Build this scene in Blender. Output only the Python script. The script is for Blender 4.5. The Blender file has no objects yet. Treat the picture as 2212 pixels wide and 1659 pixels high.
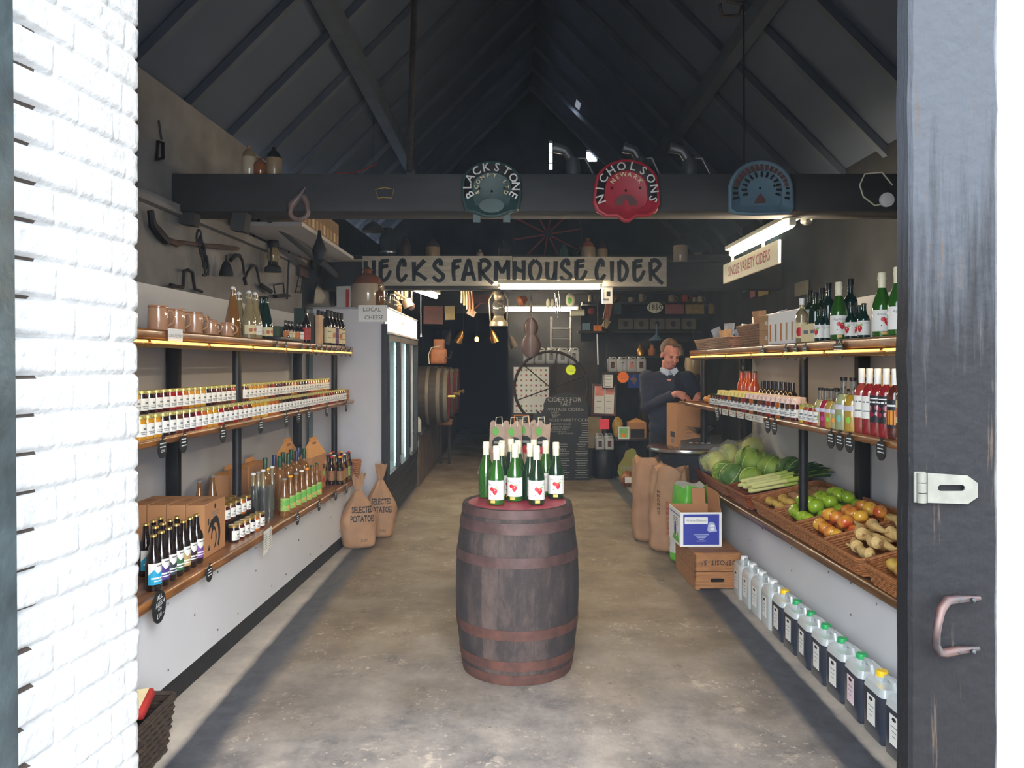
import bpy, bmesh, math, random
from mathutils import Vector, Matrix, noise
random.seed(7)
R = math.radians
sc = bpy.context.scene
COL = sc.collection
# ---------------------------------------------------------------- camera
F, CX, HZ, H = 1650.0, 1106.0, 785.0, 1.6
cam = bpy.data.cameras.new('camera'); co = bpy.data.objects.new('camera', cam); COL.objects.link(co)
co.location = (0, 0, H); co.rotation_euler = (R(90), 0, 0)
cam.sensor_width = 36; cam.lens = 36 * F / 2212; cam.shift_y = -(829.5 - HZ) / 2212
cam.clip_start = .05; cam.clip_end = 100
sc.camera = co
# ---------------------------------------------------------------- world, exposure
w = bpy.data.worlds.new('sky'); sc.world = w; w.use_nodes = True
bg = w.node_tree.nodes['Background']; bg.inputs[0].default_value = (.78, .88, 1, 1); bg.inputs[1].default_value = 4.1
sl_ = bpy.data.lights.new('hazy_sun', 'SUN'); sl_.energy = 6.0; sl_.angle = R(70); sl_.color = (1, .985, .96)
so_ = bpy.data.objects.new('hazy_sun', sl_); COL.objects.link(so_); so_.rotation_euler = (R(54), 0, R(6)); so_.location = (3, -6, 6)
sc.view_settings.view_transform = 'Standard'; sc.view_settings.look = 'None'
sc.view_settings.exposure = 1.1; sc.view_settings.gamma = 1.0
sc.cycles.use_denoising = True
sc.cycles.max_bounces = 8; sc.cycles.diffuse_bounces = 4; sc.cycles.transmission_bounces = 6; sc.cycles.transparent_max_bounces = 6
sc.cycles.sample_clamp_indirect = 6.0; sc.cycles.caustics_reflective = False; sc.cycles.caustics_refractive = False
pl = bpy.data.lights.new('doorway_portal', 'AREA'); pl.shape = 'RECTANGLE'; pl.size = 1.9; pl.size_y = 3.0
pl.cycles.is_portal = True
po = bpy.data.objects.new('doorway_portal', pl); COL.objects.link(po); po.location = (0.03, 1.88, 1.5); po.rotation_euler = (R(90), 0, 0)

# thin scattering volume added to imitate the bluish lens veil
hz = bpy.data.materials.new('veil_haze'); hz.use_nodes = True; hn = hz.node_tree; hn.nodes.clear()
ho = hn.nodes.new('ShaderNodeOutputMaterial'); hs = hn.nodes.new('ShaderNodeVolumeScatter'); hs.inputs['Color'].default_value = (.62, .78, 1, 1); hs.inputs['Density'].default_value = .011; hs.inputs['Anisotropy'].default_value = .2
hn.links.new(hs.outputs[0], ho.inputs['Volume'])
hm_ = bpy.data.meshes.new('haze'); _x0, _x1, _y0, _y1, _z0, _z1 = -2.0, 2.9, 1.9, 6.2, .002, 6.1
hm_.from_pydata([(x, y, z) for y in (_y0, _y1) for x, z in ((_x0, _z0), (_x1, _z0), (_x1, 3.05), (.3, 5.72), (_x0, 3.05))], [], [(0, 1, 2, 3, 4), (9, 8, 7, 6, 5)] + [(i, 5 + i, 5 + (i + 1) % 5, (i + 1) % 5) for i in range(5)])
hm_.materials.append(hz); hob = bpy.data.objects.new('veil_haze', hm_); COL.objects.link(hob); hob['kind'] = 'stuff'; hob['label'] = 'thin haze volume added behind the doorway to imitate the bluish lens veil'; hob['category'] = 'haze'

def at(px, py, Y):
    return Vector(((px - CX) * Y / F, Y, H - (py - HZ) * Y / F))
# ---------------------------------------------------------------- materials
def lin(c):
    return tuple((x / 255 / 12.92) if x / 255 <= .04045 else ((x / 255 + .055) / 1.055) ** 2.4 for x in c)
MATS = {}
def nd(nt, t, **k):
    n = nt.nodes.new(t)
    for a, b in k.items(): setattr(n, a, b)
    return n
def mat(key, col=(128, 128, 128), rough=.6, metal=0, var=.12, vs=9, bump=0, bs=60, em=0, emc=None, tr=0, coat=0, col2=None, stretch=None, alpha=1, ior=1.45, spec=.5, thin=False):
    if key in MATS: return MATS[key]
    m = bpy.data.materials.new(key); m.use_nodes = True; nt = m.node_tree
    b = nt.nodes['Principled BSDF']
    c = lin(col); c2 = lin(col2) if col2 else tuple(min(1, x * (1 + var)) for x in c)
    c1 = c if col2 else tuple(x * (1 - var) for x in c)
    tc = nd(nt, 'ShaderNodeTexCoord'); mp = nd(nt, 'ShaderNodeMapping')
    nt.links.new(tc.outputs['Object'], mp.inputs[0])
    if stretch: mp.inputs['Scale'].default_value = stretch
    n = nd(nt, 'ShaderNodeTexNoise'); n.inputs['Scale'].default_value = vs; n.inputs['Detail'].default_value = 5
    nt.links.new(mp.outputs[0], n.inputs[0])
    rp = nd(nt, 'ShaderNodeValToRGB'); rp.color_ramp.elements[0].position = .35; rp.color_ramp.elements[1].position = .65
    rp.color_ramp.elements[0].color = (*c1, 1); rp.color_ramp.elements[1].color = (*c2, 1)
    nt.links.new(n.outputs[0], rp.inputs[0]); nt.links.new(rp.outputs[0], b.inputs['Base Color'])
    b.inputs['Roughness'].default_value = rough; b.inputs['Metallic'].default_value = metal
    b.inputs['Transmission Weight'].default_value = tr; b.inputs['Coat Weight'].default_value = coat
    b.inputs['Coat Roughness'].default_value = .05
    b.inputs['IOR'].default_value = ior; b.inputs['Alpha'].default_value = alpha; b.inputs['Specular IOR Level'].default_value = spec
    if em:
        b.inputs['Emission Color'].default_value = (*lin(emc or col), 1); b.inputs['Emission Strength'].default_value = em
    if bump:
        n2 = nd(nt, 'ShaderNodeTexNoise'); n2.inputs['Scale'].default_value = bs; n2.inputs['Detail'].default_value = 6
        nt.links.new(mp.outputs[0], n2.inputs[0])
        bp = nd(nt, 'ShaderNodeBump'); bp.inputs['Strength'].default_value = bump; bp.inputs['Distance'].default_value = .01
        nt.links.new(n2.outputs[0], bp.inputs['Height']); nt.links.new(bp.outputs[0], b.inputs['Normal'])
    MATS[key] = m
    return m
# ---------------------------------------------------------------- mesh builder
def TR(loc=(0, 0, 0), rx=0, ry=0, rz=0, s=1):
    m = Matrix.Translation(loc) @ Matrix.Rotation(rz, 4, 'Z') @ Matrix.Rotation(ry, 4, 'Y') @ Matrix.Rotation(rx, 4, 'X')
    return m @ (Matrix.Diagonal((s, s, s, 1)) if not isinstance(s, tuple) else Matrix.Diagonal((*s, 1)))
TXT = {}
def textmesh(s, bold=0, cx=1.0):
    k = (s, bold, cx)
    if k not in TXT:
        cu = bpy.data.curves.new('t', 'FONT'); cu.body = s; cu.size = 1; cu.align_x = 'CENTER'; cu.align_y = 'CENTER'
        cu.resolution_u = 2; cu.offset = bold; cu.space_character = cx; cu.fill_mode = 'FRONT'
        o = bpy.data.objects.new('t', cu); COL.objects.link(o)
        dg = bpy.context.evaluated_depsgraph_get(); dg.update()
        me = o.evaluated_get(dg).to_mesh()
        TXT[k] = ([tuple(v.co) for v in me.vertices], [tuple(p.vertices) for p in me.polygons])
        o.evaluated_get(dg).to_mesh_clear(); bpy.data.objects.remove(o); bpy.data.curves.remove(cu)
    return TXT[k]
class MB:
    def __init__(s): s.v = []; s.f = []; s.m = []; s.mats = []
    def add(s, vs, fs, mt, T=None):
        if mt not in s.mats: s.mats.append(mt)
        k = s.mats.index(mt); b = len(s.v)
        if T is not None: vs = [T @ Vector(v) for v in vs]
        s.v += [tuple(v) for v in vs]
        s.f += [tuple(b + i for i in f) for f in fs]; s.m += [k] * len(fs)
        return s
    def box(s, c, d, mt, T=None, rz=0):
        x, y, z = d[0] / 2, d[1] / 2, d[2] / 2
        vs = [Vector((a * x, b * y, e * z)) for e in (-1, 1) for b in (-1, 1) for a in (-1, 1)]
        M = Matrix.Translation(c) @ Matrix.Rotation(rz, 4, 'Z')
        vs = [M @ v for v in vs]
        return s.add(vs, [(0, 2, 3, 1), (4, 5, 7, 6), (0, 1, 5, 4), (2, 6, 7, 3), (0, 4, 6, 2), (1, 3, 7, 5)], mt, T)
    def rbox(s, c, d, r, mt, seg=2, T=None):
        bm = bmesh.new(); bmesh.ops.create_cube(bm, size=1)
        for v in bm.verts: v.co = Vector((v.co.x * d[0], v.co.y * d[1], v.co.z * d[2]))
        bmesh.ops.bevel(bm, geom=list(bm.edges), offset=min(r, min(d) * .49), segments=seg, affect='EDGES', profile=.5)
        vs = [v.co + Vector(c) for v in bm.verts]; bm.verts.index_update()
        s.add(vs, [[v.index for v in f.verts] for f in bm.faces], mt, T); bm.free(); return s
    def lathe(s, prof, mt, seg=16, T=None, a0=0, a1=2 * math.pi, sx=1, sy=1, cap=True):
        full = abs(a1 - a0 - 2 * math.pi) < 1e-6; n = seg if full else seg + 1
        vs = [(r * math.cos(a0 + (a1 - a0) * i / seg) * sx, r * math.sin(a0 + (a1 - a0) * i / seg) * sy, z) for r, z in prof for i in range(n)]
        fs = []
        for j in range(len(prof) - 1):
            for i in range(seg):
                k = (i + 1) % n if full else i + 1
                fs.append((j * n + i, j * n + k, (j + 1) * n + k, (j + 1) * n + i))
        if full and cap:
            if prof[0][0] > 1e-5: fs.append(tuple(range(n - 1, -1, -1)))
            if prof[-1][0] > 1e-5: fs.append(tuple(range((len(prof) - 1) * n, len(prof) * n)))
        return s.add(vs, fs, mt, T)
    def tube(s, pts, r, mt, seg=8, closed=False, T=None):
        pts = [Vector(p) for p in pts]; n = len(pts); vs = []; fs = []
        up = Vector((0, 0, 1)); pu = None
        for i, p in enumerate(pts):
            d = (pts[(i + 1) % n] - pts[i - 1]) if (closed or 0 < i < n - 1) else (pts[1] - pts[0] if i == 0 else pts[-1] - pts[-2])
            d.normalize()
            if pu is None:
                a = up if abs(d.z) < .9 else Vector((1, 0, 0)); u = d.cross(a).normalized()
            else:
                u = (pu - d * pu.dot(d)).normalized()
            pu = u; v = d.cross(u); rr = r[i] if isinstance(r, (list, tuple)) else r
            vs += [p + (u * math.cos(t) + v * math.sin(t)) * rr for t in [2 * math.pi * k / seg for k in range(seg)]]
        m = n if closed else n - 1
        for i in range(m):
            j = (i + 1) % n
            for k in range(seg):
                l = (k + 1) % seg; fs.append((i * seg + k, i * seg + l, j * seg + l, j * seg + k))
        if not closed:
            fs.append(tuple(range(seg - 1, -1, -1))); fs.append(tuple(range((n - 1) * seg, n * seg)))
        return s.add(vs, fs, mt, T)
    def prism(s, p, t, mt, T=None, y=0):          # outline in XZ, thickness t along Y, front face at y
        n = len(p)
        vs = [(a, y, b) for a, b in p] + [(a, y + t, b) for a, b in p]
        ar = sum(p[i][0] * p[(i + 1) % n][1] - p[(i + 1) % n][0] * p[i][1] for i in range(n))
        fr = tuple(range(n)) if ar > 0 else tuple(range(n - 1, -1, -1))
        fs = [fr, tuple(i + n for i in reversed(fr))]
        for i in range(n):
            j = (i + 1) % n
            fs.append((i, i + n, j + n, j) if ar > 0 else (j, j + n, i + n, i))
        return s.add(vs, fs, mt, T)
    def quad(s, p, mt, T=None): return s.add(p, [tuple(range(len(p)))], mt, T)
    def ball(s, c, r, mt, seg=10, sc=(1, 1, 1), T=None, fn=None, rings=None):
        rings = rings or max(5, seg // 2 + 1); vs = []; fs = []
        for j in range(rings + 1):
            ph = math.pi * j / rings
            for i in range(seg):
                th = 2 * math.pi * i / seg
                d = Vector((math.sin(ph) * math.cos(th), math.sin(ph) * math.sin(th), -math.cos(ph)))
                q = fn(d) if fn else 1
                vs.append((c[0] + d.x * r * sc[0] * q, c[1] + d.y * r * sc[1] * q, c[2] + d.z * r * sc[2] * q))
        for j in range(rings):
            for i in range(seg):
                k = (i + 1) % seg; fs.append((j * seg + i, j * seg + k, (j + 1) * seg + k, (j + 1) * seg + i))
        return s.add(vs, fs, mt, T)
    def grid(s, fn, nu, nv, mt, T=None, cu=False):
        vs = [fn(i / nu, j / nv) for j in range(nv + 1) for i in range(nu + 1)]
        fs = [(j * (nu + 1) + i, j * (nu + 1) + i + 1, (j + 1) * (nu + 1) + i + 1, (j + 1) * (nu + 1) + i) for j in range(nv) for i in range(nu)]
        return s.add(vs, fs, mt, T)
    def text(s, t, size, mt, T=None, bold=0, cx=1.0, sx=1.0):   # stands in XZ, faces -Y, centred
        vs, fs = textmesh(t, bold, cx)
        return s.add([(x * size * sx, 0, y * size) for x, y, z in vs], fs, mt, T)
    def mesh(s, name, smooth=.7):
        me = bpy.data.meshes.new(name); me.from_pydata(s.v, [], s.f)
        me.polygons.foreach_set('material_index', s.m)
        for k in s.mats: me.materials.append(mat(k))
        if smooth:
            me.polygons.foreach_set('use_smooth', [True] * len(s.f)); me.set_sharp_from_angle(angle=smooth)
        me.update(); return me
def obj(name, me, parent=None, loc=(0, 0, 0), rz=0, rot=None, s=1, label=None, cat=None, group=None, kind=None):
    if isinstance(me, MB): me = me.mesh(name)
    o = bpy.data.objects.new(name, me); COL.objects.link(o)
    o.location = loc; o.rotation_euler = rot or (0, 0, rz); o.scale = (s, s, s) if not isinstance(s, tuple) else s
    if parent: o.parent = parent
    for k, v in (('label', label), ('category', cat), ('group', group), ('kind', kind)):
        if v: o[k] = v
    return o
def thing(name, label, cat, parts, loc=(0, 0, 0), rz=0, rot=None, s=1, group=None):
    """parts: a mesh (the thing is one mesh) or a list of (part name, mesh[, [sub parts]])"""
    if not isinstance(parts, list): return obj(name, parts, None, loc, rz, rot, s, label, cat, group)
    r = obj(name, None, None, loc, rz, rot, s, label, cat, group)
    for p in parts:
        q = obj(p[0], p[1], r)
        for u in (p[2] if len(p) > 2 else []): obj(u[0], u[1], q)
    return r
KINDS = {}
def kind(key, fn, *a):
    k = (key,) + a
    if k not in KINDS:
        ps = fn(*a)
        def bake(ps): return [tuple([p[0], p[1].mesh(p[0]) if isinstance(p[1], MB) else p[1]] + ([bake(p[2])] if len(p) > 2 else [])) for p in ps]
        KINDS[k] = bake(ps) if isinstance(ps, list) else ps.mesh(key)
    return KINDS[k]
def struct(name, me, label=None):
    return obj(name, me, label=label, kind='structure')
def ordn(i):
    a = ['', 'first', 'second', 'third', 'fourth', 'fifth', 'sixth', 'seventh', 'eighth', 'ninth', 'tenth', 'eleventh', 'twelfth', 'thirteenth', 'fourteenth', 'fifteenth', 'sixteenth', 'seventeenth', 'eighteenth', 'nineteenth', 'twentieth']
    if i <= 20: return a[i]
    t = {2: 'twenty', 3: 'thirty', 4: 'forty', 5: 'fifty', 6: 'sixty'}[i // 10]
    return t[:-1] + 'ieth' if i % 10 == 0 else t + '-' + a[i % 10]
def wavy(r, n=5, amp=.1, seed=0):
    return lambda d: 1 + amp * noise.noise(d * n + Vector((seed, seed, seed)))
# ---------------------------------------------------------------- palette
mat('white_render', (214, 216, 218), .6, bump=.4, bs=20, var=.03)
mat('white_brick', (164, 164, 163), .45, bump=.5, bs=55, var=.05, vs=20, coat=.2)
mat('mortar_dirt', (60, 52, 46), .9)
mat('whitewash', (147, 145, 144), .85, bump=.35, bs=18, col2=(122, 119, 117), vs=3)
mat('white_panel', (205, 205, 208), .5, var=.03, vs=3)
mat('black_paint', (18, 19, 22), .5, var=.3, vs=12, bump=.2)
mat('black_iron', (28, 29, 33), .55, metal=.3, var=.25)
mat('rust_iron', (62, 52, 46), .75, metal=.3, col2=(44, 38, 36), vs=30)
mat('roof_dark', (88, 98, 116), .9, col2=(80, 89, 106), vs=1.2, stretch=(1, .2, 1))
mat('rafter_dark', (90, 98, 112), .85, col2=(80, 88, 100), vs=3)
mat('beam_dark', (66, 66, 66), .85, bump=.4, bs=14, col2=(50, 50, 50), vs=4, stretch=(.3, 1, 1))
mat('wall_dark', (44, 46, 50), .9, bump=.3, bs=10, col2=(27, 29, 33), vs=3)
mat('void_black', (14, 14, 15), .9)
mat('shelf_wood', (150, 98, 52), .32, coat=.25, col2=(98, 60, 32), vs=6, stretch=(6, .6, 6))
mat('rail_wood', (120, 84, 50), .35, coat=.2, col2=(84, 54, 32), vs=6, stretch=(6, .6, 6))
mat('steel', (190, 192, 195), .25, metal=1)
mat('led_warm', (255, 190, 70), em=2.6, emc=(255, 188, 70))
mat('tube_light', (255, 246, 225), em=75, emc=(255, 234, 200))
mat('cream', (226, 222, 196), .5, var=.03); mat('white', (232, 232, 230), .5, var=.03); mat('paper', (226, 224, 214), .7, var=.03)
mat('black', (20, 20, 22), .5); mat('slate', (27, 29, 31), .6, var=.1); mat('chalk', (215, 220, 222), .8)
mat('gold_cap', (206, 172, 98), .3, metal=.8); mat('cardboard', (180, 128, 84), .75, var=.05, vs=5); mat('cardboard_in', (150, 104, 72), .8)
mat('kraft', (162, 124, 92), .7, bump=.5, bs=14, var=.12, vs=7)
# ================================================================ STRUCTURE
def floor_mat():
    m = bpy.data.materials.new('concrete_floor'); m.use_nodes = True; nt = m.node_tree; b = nt.nodes['Principled BSDF']
    L = nt.links.new
    tc = nd(nt, 'ShaderNodeTexCoord'); sp = nd(nt, 'ShaderNodeSeparateXYZ'); L(tc.outputs['Object'], sp.inputs[0])
    def noi(s, d=6, r=.6, off=0):
        mp = nd(nt, 'ShaderNodeMapping'); mp.inputs['Location'].default_value = (off, off, 0); L(tc.outputs['Object'], mp.inputs[0])
        n = nd(nt, 'ShaderNodeTexNoise'); n.inputs['Scale'].default_value = s; n.inputs['Detail'].default_value = d; n.inputs['Roughness'].default_value = r
        L(mp.outputs[0], n.inputs[0]); return n.outputs[0]
    def ramp(v, stops):
        r = nd(nt, 'ShaderNodeValToRGB'); L(v, r.inputs[0]); e = r.color_ramp.elements
        while len(e) < len(stops): e.new(.5)
        for i, (p, c) in enumerate(stops): e[i].position = p; e[i].color = (*c, 1) if len(c) == 3 else c
        return r.outputs[0]
    def mix(f, a, c):
        x = nd(nt, 'ShaderNodeMix', data_type='RGBA'); L(f, x.inputs[0]); L(a, x.inputs[6]); L(c, x.inputs[7]); return x.outputs[2]
    def math_(op, a, c):
        x = nd(nt, 'ShaderNodeMath', operation=op)
        for i, q in enumerate((a, c)):
            if isinstance(q, (int, float)): x.inputs[i].default_value = q
            else: L(q, x.inputs[i])
        return x.outputs[0]
    base = ramp(noi(2.2, 8, .65), [(.3, lin((88, 76, 62))), (.5, lin((122, 107, 88))), (.7, lin((146, 134, 118)))])
    grey = ramp(noi(3.5, 8, .7, 4), [(.35, lin((94, 91, 91))), (.65, lin((150, 141, 133)))])
    # worn concrete, greyer at threshold, browner inside: dirt plus painted cool-to-warm light, noisy edge
    y = math_('ADD', sp.outputs[1], math_('MULTIPLY', noi(1.4, 5, .6, 9), 3.0))
    base = mix(ramp(math_('MULTIPLY', y, .1), [(.47, (1, 1, 1)), (.62, (0, 0, 0))]), base, grey)
    fleck = ramp(noi(26, 4, .7, 2), [(.60, (0, 0, 0)), (.64, (1, 1, 1))])
    cf = nd(nt, 'ShaderNodeRGB'); cf.outputs[0].default_value = (*lin((205, 188, 168)), 1)
    fmask = ramp(noi(2.6, 4, .6, 21), [(.46, (0, 0, 0)), (.60, (1, 1, 1))])
    patch = ramp(noi(7, 5, .75, 31), [(.58, (0, 0, 0)), (.63, (1, 1, 1))])
    base = mix(math_('MULTIPLY', math_('MULTIPLY', patch, fmask), .38), base, cf.outputs[0])
    fleck = math_('MULTIPLY', fleck, fmask)
    base = mix(math_('MULTIPLY', fleck, .6), base, cf.outputs[0])
    stain = ramp(noi(5, 7, .8, 12), [(.34, (1, 1, 1)), (.42, (0, 0, 0))])
    cd = nd(nt, 'ShaderNodeRGB'); cd.outputs[0].default_value = (*lin((60, 54, 50)), 1)
    base = mix(math_('MULTIPLY', stain, .55), base, cd.outputs[0])
    xx = math_('ADD', sp.outputs[0], math_('MULTIPLY', math_('SUBTRACT', noi(6, 4, .6, 3), .5), .03))
    dark = ramp(noi(9, 6, .7, 5), [(.3, lin((52, 55, 62))), (.7, lin((80, 83, 90)))])
    pale = ramp(noi(3, 6, .7, 7), [(.3, lin((150, 142, 134))), (.7, lin((196, 186, 172)))])
    x01 = math_('ADD', math_('MULTIPLY', xx, .2), .5)
    g = lambda x: x * .2 + .5
    isd = ramp(x01, [(g(-1.26), (1, 1, 1)), (g(-1.17), (0, 0, 0)), (g(1.29), (0, 0, 0)), (g(1.33), (1, 1, 1))])
    base = mix(isd, base, dark)
    isp = ramp(x01, [(g(-1.39), (1, 1, 1)), (g(-1.382), (0, 0, 0)), (g(1.478), (0, 0, 0)), (g(1.486), (1, 1, 1))])
    base = mix(isp, base, pale)
    L(base, b.inputs['Base Color']); b.inputs['Roughness'].default_value = .62
    bp = nd(nt, 'ShaderNodeBump'); bp.inputs['Strength'].default_value = .25; bp.inputs['Distance'].default_value = .01
    L(noi(30, 6, .7), bp.inputs['Height']); L(bp.outputs[0], b.inputs['Normal'])
    MATS['concrete_floor'] = m
floor_mat()
fm = MB(); fm.box((0, 10.5, -.05), (8, 17.3, .1), 'concrete_floor'); struct('floor', fm, 'worn concrete floor with dark painted strips along both counters')
mat('yard', (150, 146, 140), .8, col2=(128, 124, 120), vs=2)
gm = MB(); gm.box((0, -6.1, -.05), (30, 15.8, .1), 'yard'); struct('ground', gm, 'sunlit concrete yard outside the doorway')

# ---- painted brick pier left of the doorway: plan path followed by courses of rounded bricks
def brick_wall():
    pts = [(-1.75, 1.40), (-1.02, 1.40)]
    c = (-.985, 1.455)
    for k in range(1, 8): a = R(-90 + 90 * k / 8); pts.append((c[0] + .055 * math.cos(a), c[1] + .055 * math.sin(a)))
    pts += [(-.93, 1.455), (-.886, 1.80)]
    c = (-.936, 1.80)
    for k in range(1, 7): a = R(90 * k / 6); pts.append((c[0] + .05 * math.cos(a), c[1] + .05 * math.sin(a)))
    pts += [(-1.75, 1.85)]
    P = [Vector((x, y, 0)) for x, y in pts]; seg = [0]
    for i in range(1, len(P)): seg.append(seg[-1] + (P[i] - P[i - 1]).length)
    Ltot = seg[-1]; step = .006
    S = [i * step for i in range(int(Ltot / step) + 1) if .55 < i * step < 1.45]
    S = [0, .3] + S + [1.8, Ltot]
    def pos(s):
        for i in range(1, len(seg)):
            if s <= seg[i] + 1e-9: break
        t = (s - seg[i - 1]) / max(1e-9, seg[i] - seg[i - 1]); p = P[i - 1].lerp(P[i], t); d = (P[i] - P[i - 1]).normalized()
        return p, Vector((d.y, -d.x, 0))
    zs = [0] + [.2 + i * .0062 for i in range(360)] + [2.5, 3.4]
    mb = MB(); vs = []; dirt = []
    ch = .075
    cs = seg[1] + .045
    for z in zs:
        row = int(z / ch); fz = z / ch - row
        for s in S:
            p, n = pos(s)
            wob = noise.noise(Vector((s * 3, z * 3, 1))) * .012
            u = (s - cs + wob) + 5 * .3375 + (row % 2) * .1125 * 1.5 + noise.noise(Vector((0, 0, row * 3.7))) * .02
            k = u / .3375; fu = (k - math.floor(k)) * .3375
            e = min(fu, abs(fu - .225), .3375 - fu)
            fzz = fz + wob * 6 * .5
            ez = min(fzz, 1 - fzz) * ch
            near = max(0, min(1, (seg[1] + .22 - s) / .15))
            gh = .009 + .0035 * near
            q = max(0, min(1, (ez) / gh)); r_ = max(0, min(1, e / (.007)))
            h = (q * q * (3 - 2 * q)) * (.35 + .65 * r_ * r_ * (3 - 2 * r_))
            d = h * (.009 + .02 * near) - .009 - .02 * near
            d += noise.noise(Vector((s * 30, z * 30, 2))) * .0022 + noise.noise(Vector((s * 9, z * 9, 5))) * .003 + noise.noise(Vector((row * 1.3, math.floor(k) * 2.1, 0))) * .004
            vs.append((p.x + n.x * d, p.y + n.y * d, z)); dirt.append(near > .35 and (q < .55) and noise.noise(Vector((s * 7, z * 5, 8))) < .25)
    n = len(S)
    fs = [(j * n + i, j * n + i + 1, (j + 1) * n + i + 1, (j + 1) * n + i) for j in range(len(zs) - 1) for i in range(n - 1)]
    mb.add(vs, fs, 'white_brick'); mb.mats.append('mortar_dirt')
    for k_, f in enumerate(fs):
        if sum(dirt[i] for i in f) >= 3: mb.m[k_] = 1
    return mb
o = struct('wall_front_left', brick_wall().mesh('wall_front_left', smooth=3), 'white painted brick pier left of the doorway')
fw = MB()
fw.box((1.96, 1.64, 1.7), (1.96, .42, 3.4), 'white_render').box((1.93, 1.40, 1.7), (2.12, .06, 3.4), 'white_render'); struct('wall_front_right', fw, 'white painted wall right of the doorway')
fw = MB(); fw.box((0, 1.64, 3.75), (7, .42, 1.5), 'white_brick').box((-3.0, 1.64, 1.7), (2.5, .42, 3.4), 'white_brick').box((0, 1.7, 5.6), (7, .3, 2.4), 'wall_dark')
fw.box((3.2, 1.64, 1.7), (.6, .42, 3.4), 'white_brick')
struct('wall_front_top', fw)
# ---- side walls, roof
def LX(Y): return -2.2 + .035 * (Y - 4)
def slabwall(y0, y1, x0, x1, z0, z1, t, m):
    mb = MB(); vs = [(x0, y0, z0), (x1, y1, z0), (x1 + t, y1, z0), (x0 + t, y0, z0)]
    vs += [(x, y, z1) for x, y, z in vs]
    mb.add(vs, [(0, 1, 2, 3), (7, 6, 5, 4), (0, 4, 5, 1), (1, 5, 6, 2), (2, 6, 7, 3), (3, 7, 4, 0)], m); return mb
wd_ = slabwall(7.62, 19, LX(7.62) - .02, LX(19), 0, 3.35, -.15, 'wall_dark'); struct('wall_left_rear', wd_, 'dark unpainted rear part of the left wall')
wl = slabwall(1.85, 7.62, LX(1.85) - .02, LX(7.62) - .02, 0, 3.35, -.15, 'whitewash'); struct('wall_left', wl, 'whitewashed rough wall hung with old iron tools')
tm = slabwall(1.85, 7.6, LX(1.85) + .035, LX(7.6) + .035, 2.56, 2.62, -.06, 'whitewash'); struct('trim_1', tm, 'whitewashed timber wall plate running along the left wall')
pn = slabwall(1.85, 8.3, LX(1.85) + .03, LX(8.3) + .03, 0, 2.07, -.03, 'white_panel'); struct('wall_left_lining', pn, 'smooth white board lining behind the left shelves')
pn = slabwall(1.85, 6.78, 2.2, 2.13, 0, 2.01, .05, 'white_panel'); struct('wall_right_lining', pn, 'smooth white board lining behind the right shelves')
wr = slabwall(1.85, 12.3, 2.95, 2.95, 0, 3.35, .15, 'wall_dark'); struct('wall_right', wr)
wb = MB()
wb.box((1.5, 12.3, 1.2), (3.12, .15, 2.4), 'wall_dark')
# gable above, with a slit and a small square gap open to the sky
slit = (at(1186, 0, 12.2).x, at(1194, 0, 12.2).x, at(0, 365, 12.2).z, at(0, 303, 12.2).z)
sq = (at(1267, 0, 12.2).x, at(1291, 0, 12.2).x, at(0, 348, 12.2).z, at(0, 322, 12.2).z)
xs = [-2.5, slit[0], slit[1], sq[0], sq[1], 3.1]
for i in range(5):
    a, b = xs[i], xs[i + 1]
    hole = {1: slit, 3: sq}.get(i)
    if hole:
        wb.box(((a + b) / 2, 12.3, (2.4 + hole[2]) / 2), (b - a, .15, hole[2] - 2.4), 'wall_dark')
        wb.box(((a + b) / 2, 12.3, (hole[3] + 6.2) / 2), (b - a, .15, 6.2 - hole[3]), 'wall_dark')
    else: wb.box(((a + b) / 2, 12.3, 4.3), (b - a, .15, 3.8), 'wall_dark')
for z in (4.82, 4.99): wb.box(((slit[0] + slit[1]) / 2, 12.3, z), (.07, .02, .012), 'wall_dark')
struct('wall_back', wb, 'dark back gable wall with a bright slit and a bright square gap')
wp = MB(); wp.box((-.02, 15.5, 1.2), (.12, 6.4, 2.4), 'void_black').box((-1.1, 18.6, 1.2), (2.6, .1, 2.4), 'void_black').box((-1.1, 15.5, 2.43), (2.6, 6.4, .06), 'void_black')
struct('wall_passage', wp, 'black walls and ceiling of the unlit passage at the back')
rl = MB()
def roofq(x0, z0, x1, z1, y0, y1, m='roof_dark'):
    rl.quad([(x0, y0, z0), (x1, y0, z1), (x1, y1, z1), (x0, y1, z0)], m)
roofq(-2.42, 3.25, .3, 6.0, 1.8, 12.4)
rz = lambda x: 6.0 - (x - .3) * (2.75 / 2.72)
hx0, hx1, hy0, hy1 = .92, .985, 10.9, 11.2
for a in ((.3, hx0, 1.8, 12.4), (hx1, 3.02, 1.8, 12.4), (hx0, hx1, 1.8, hy0), (hx0, hx1, hy1, 12.4)):
    roofq(a[0], rz(a[0]), a[1], rz(a[1]), a[2], a[3])
struct('roof', rl, 'dark underside of the pitched roof')
for i in range(14):
    y = 2.25 + i * .75
    for sgn, lab in ((-1, 'left'), (1, 'right')):
        mb = MB(); x0 = -2.42 if sgn < 0 else 3.02
        dx = .3 - x0; zz = 3.25
        p = [(x0, zz - .09), (.3, 5.91), (.3, 5.99), (x0, zz - .01)]
        mb.prism(p, .07, 'rafter_dark', TR((0, y, 0))); struct('ceiling_rafter', mb)
for k, (x, z) in enumerate(((-1.35, 4.22), (1.9, 4.28))):
    mb = MB(); mb.box((x, 7.1, z), (.12, 10.5, .16), 'rafter_dark', ); struct('ceiling_purlin', mb)
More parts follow.
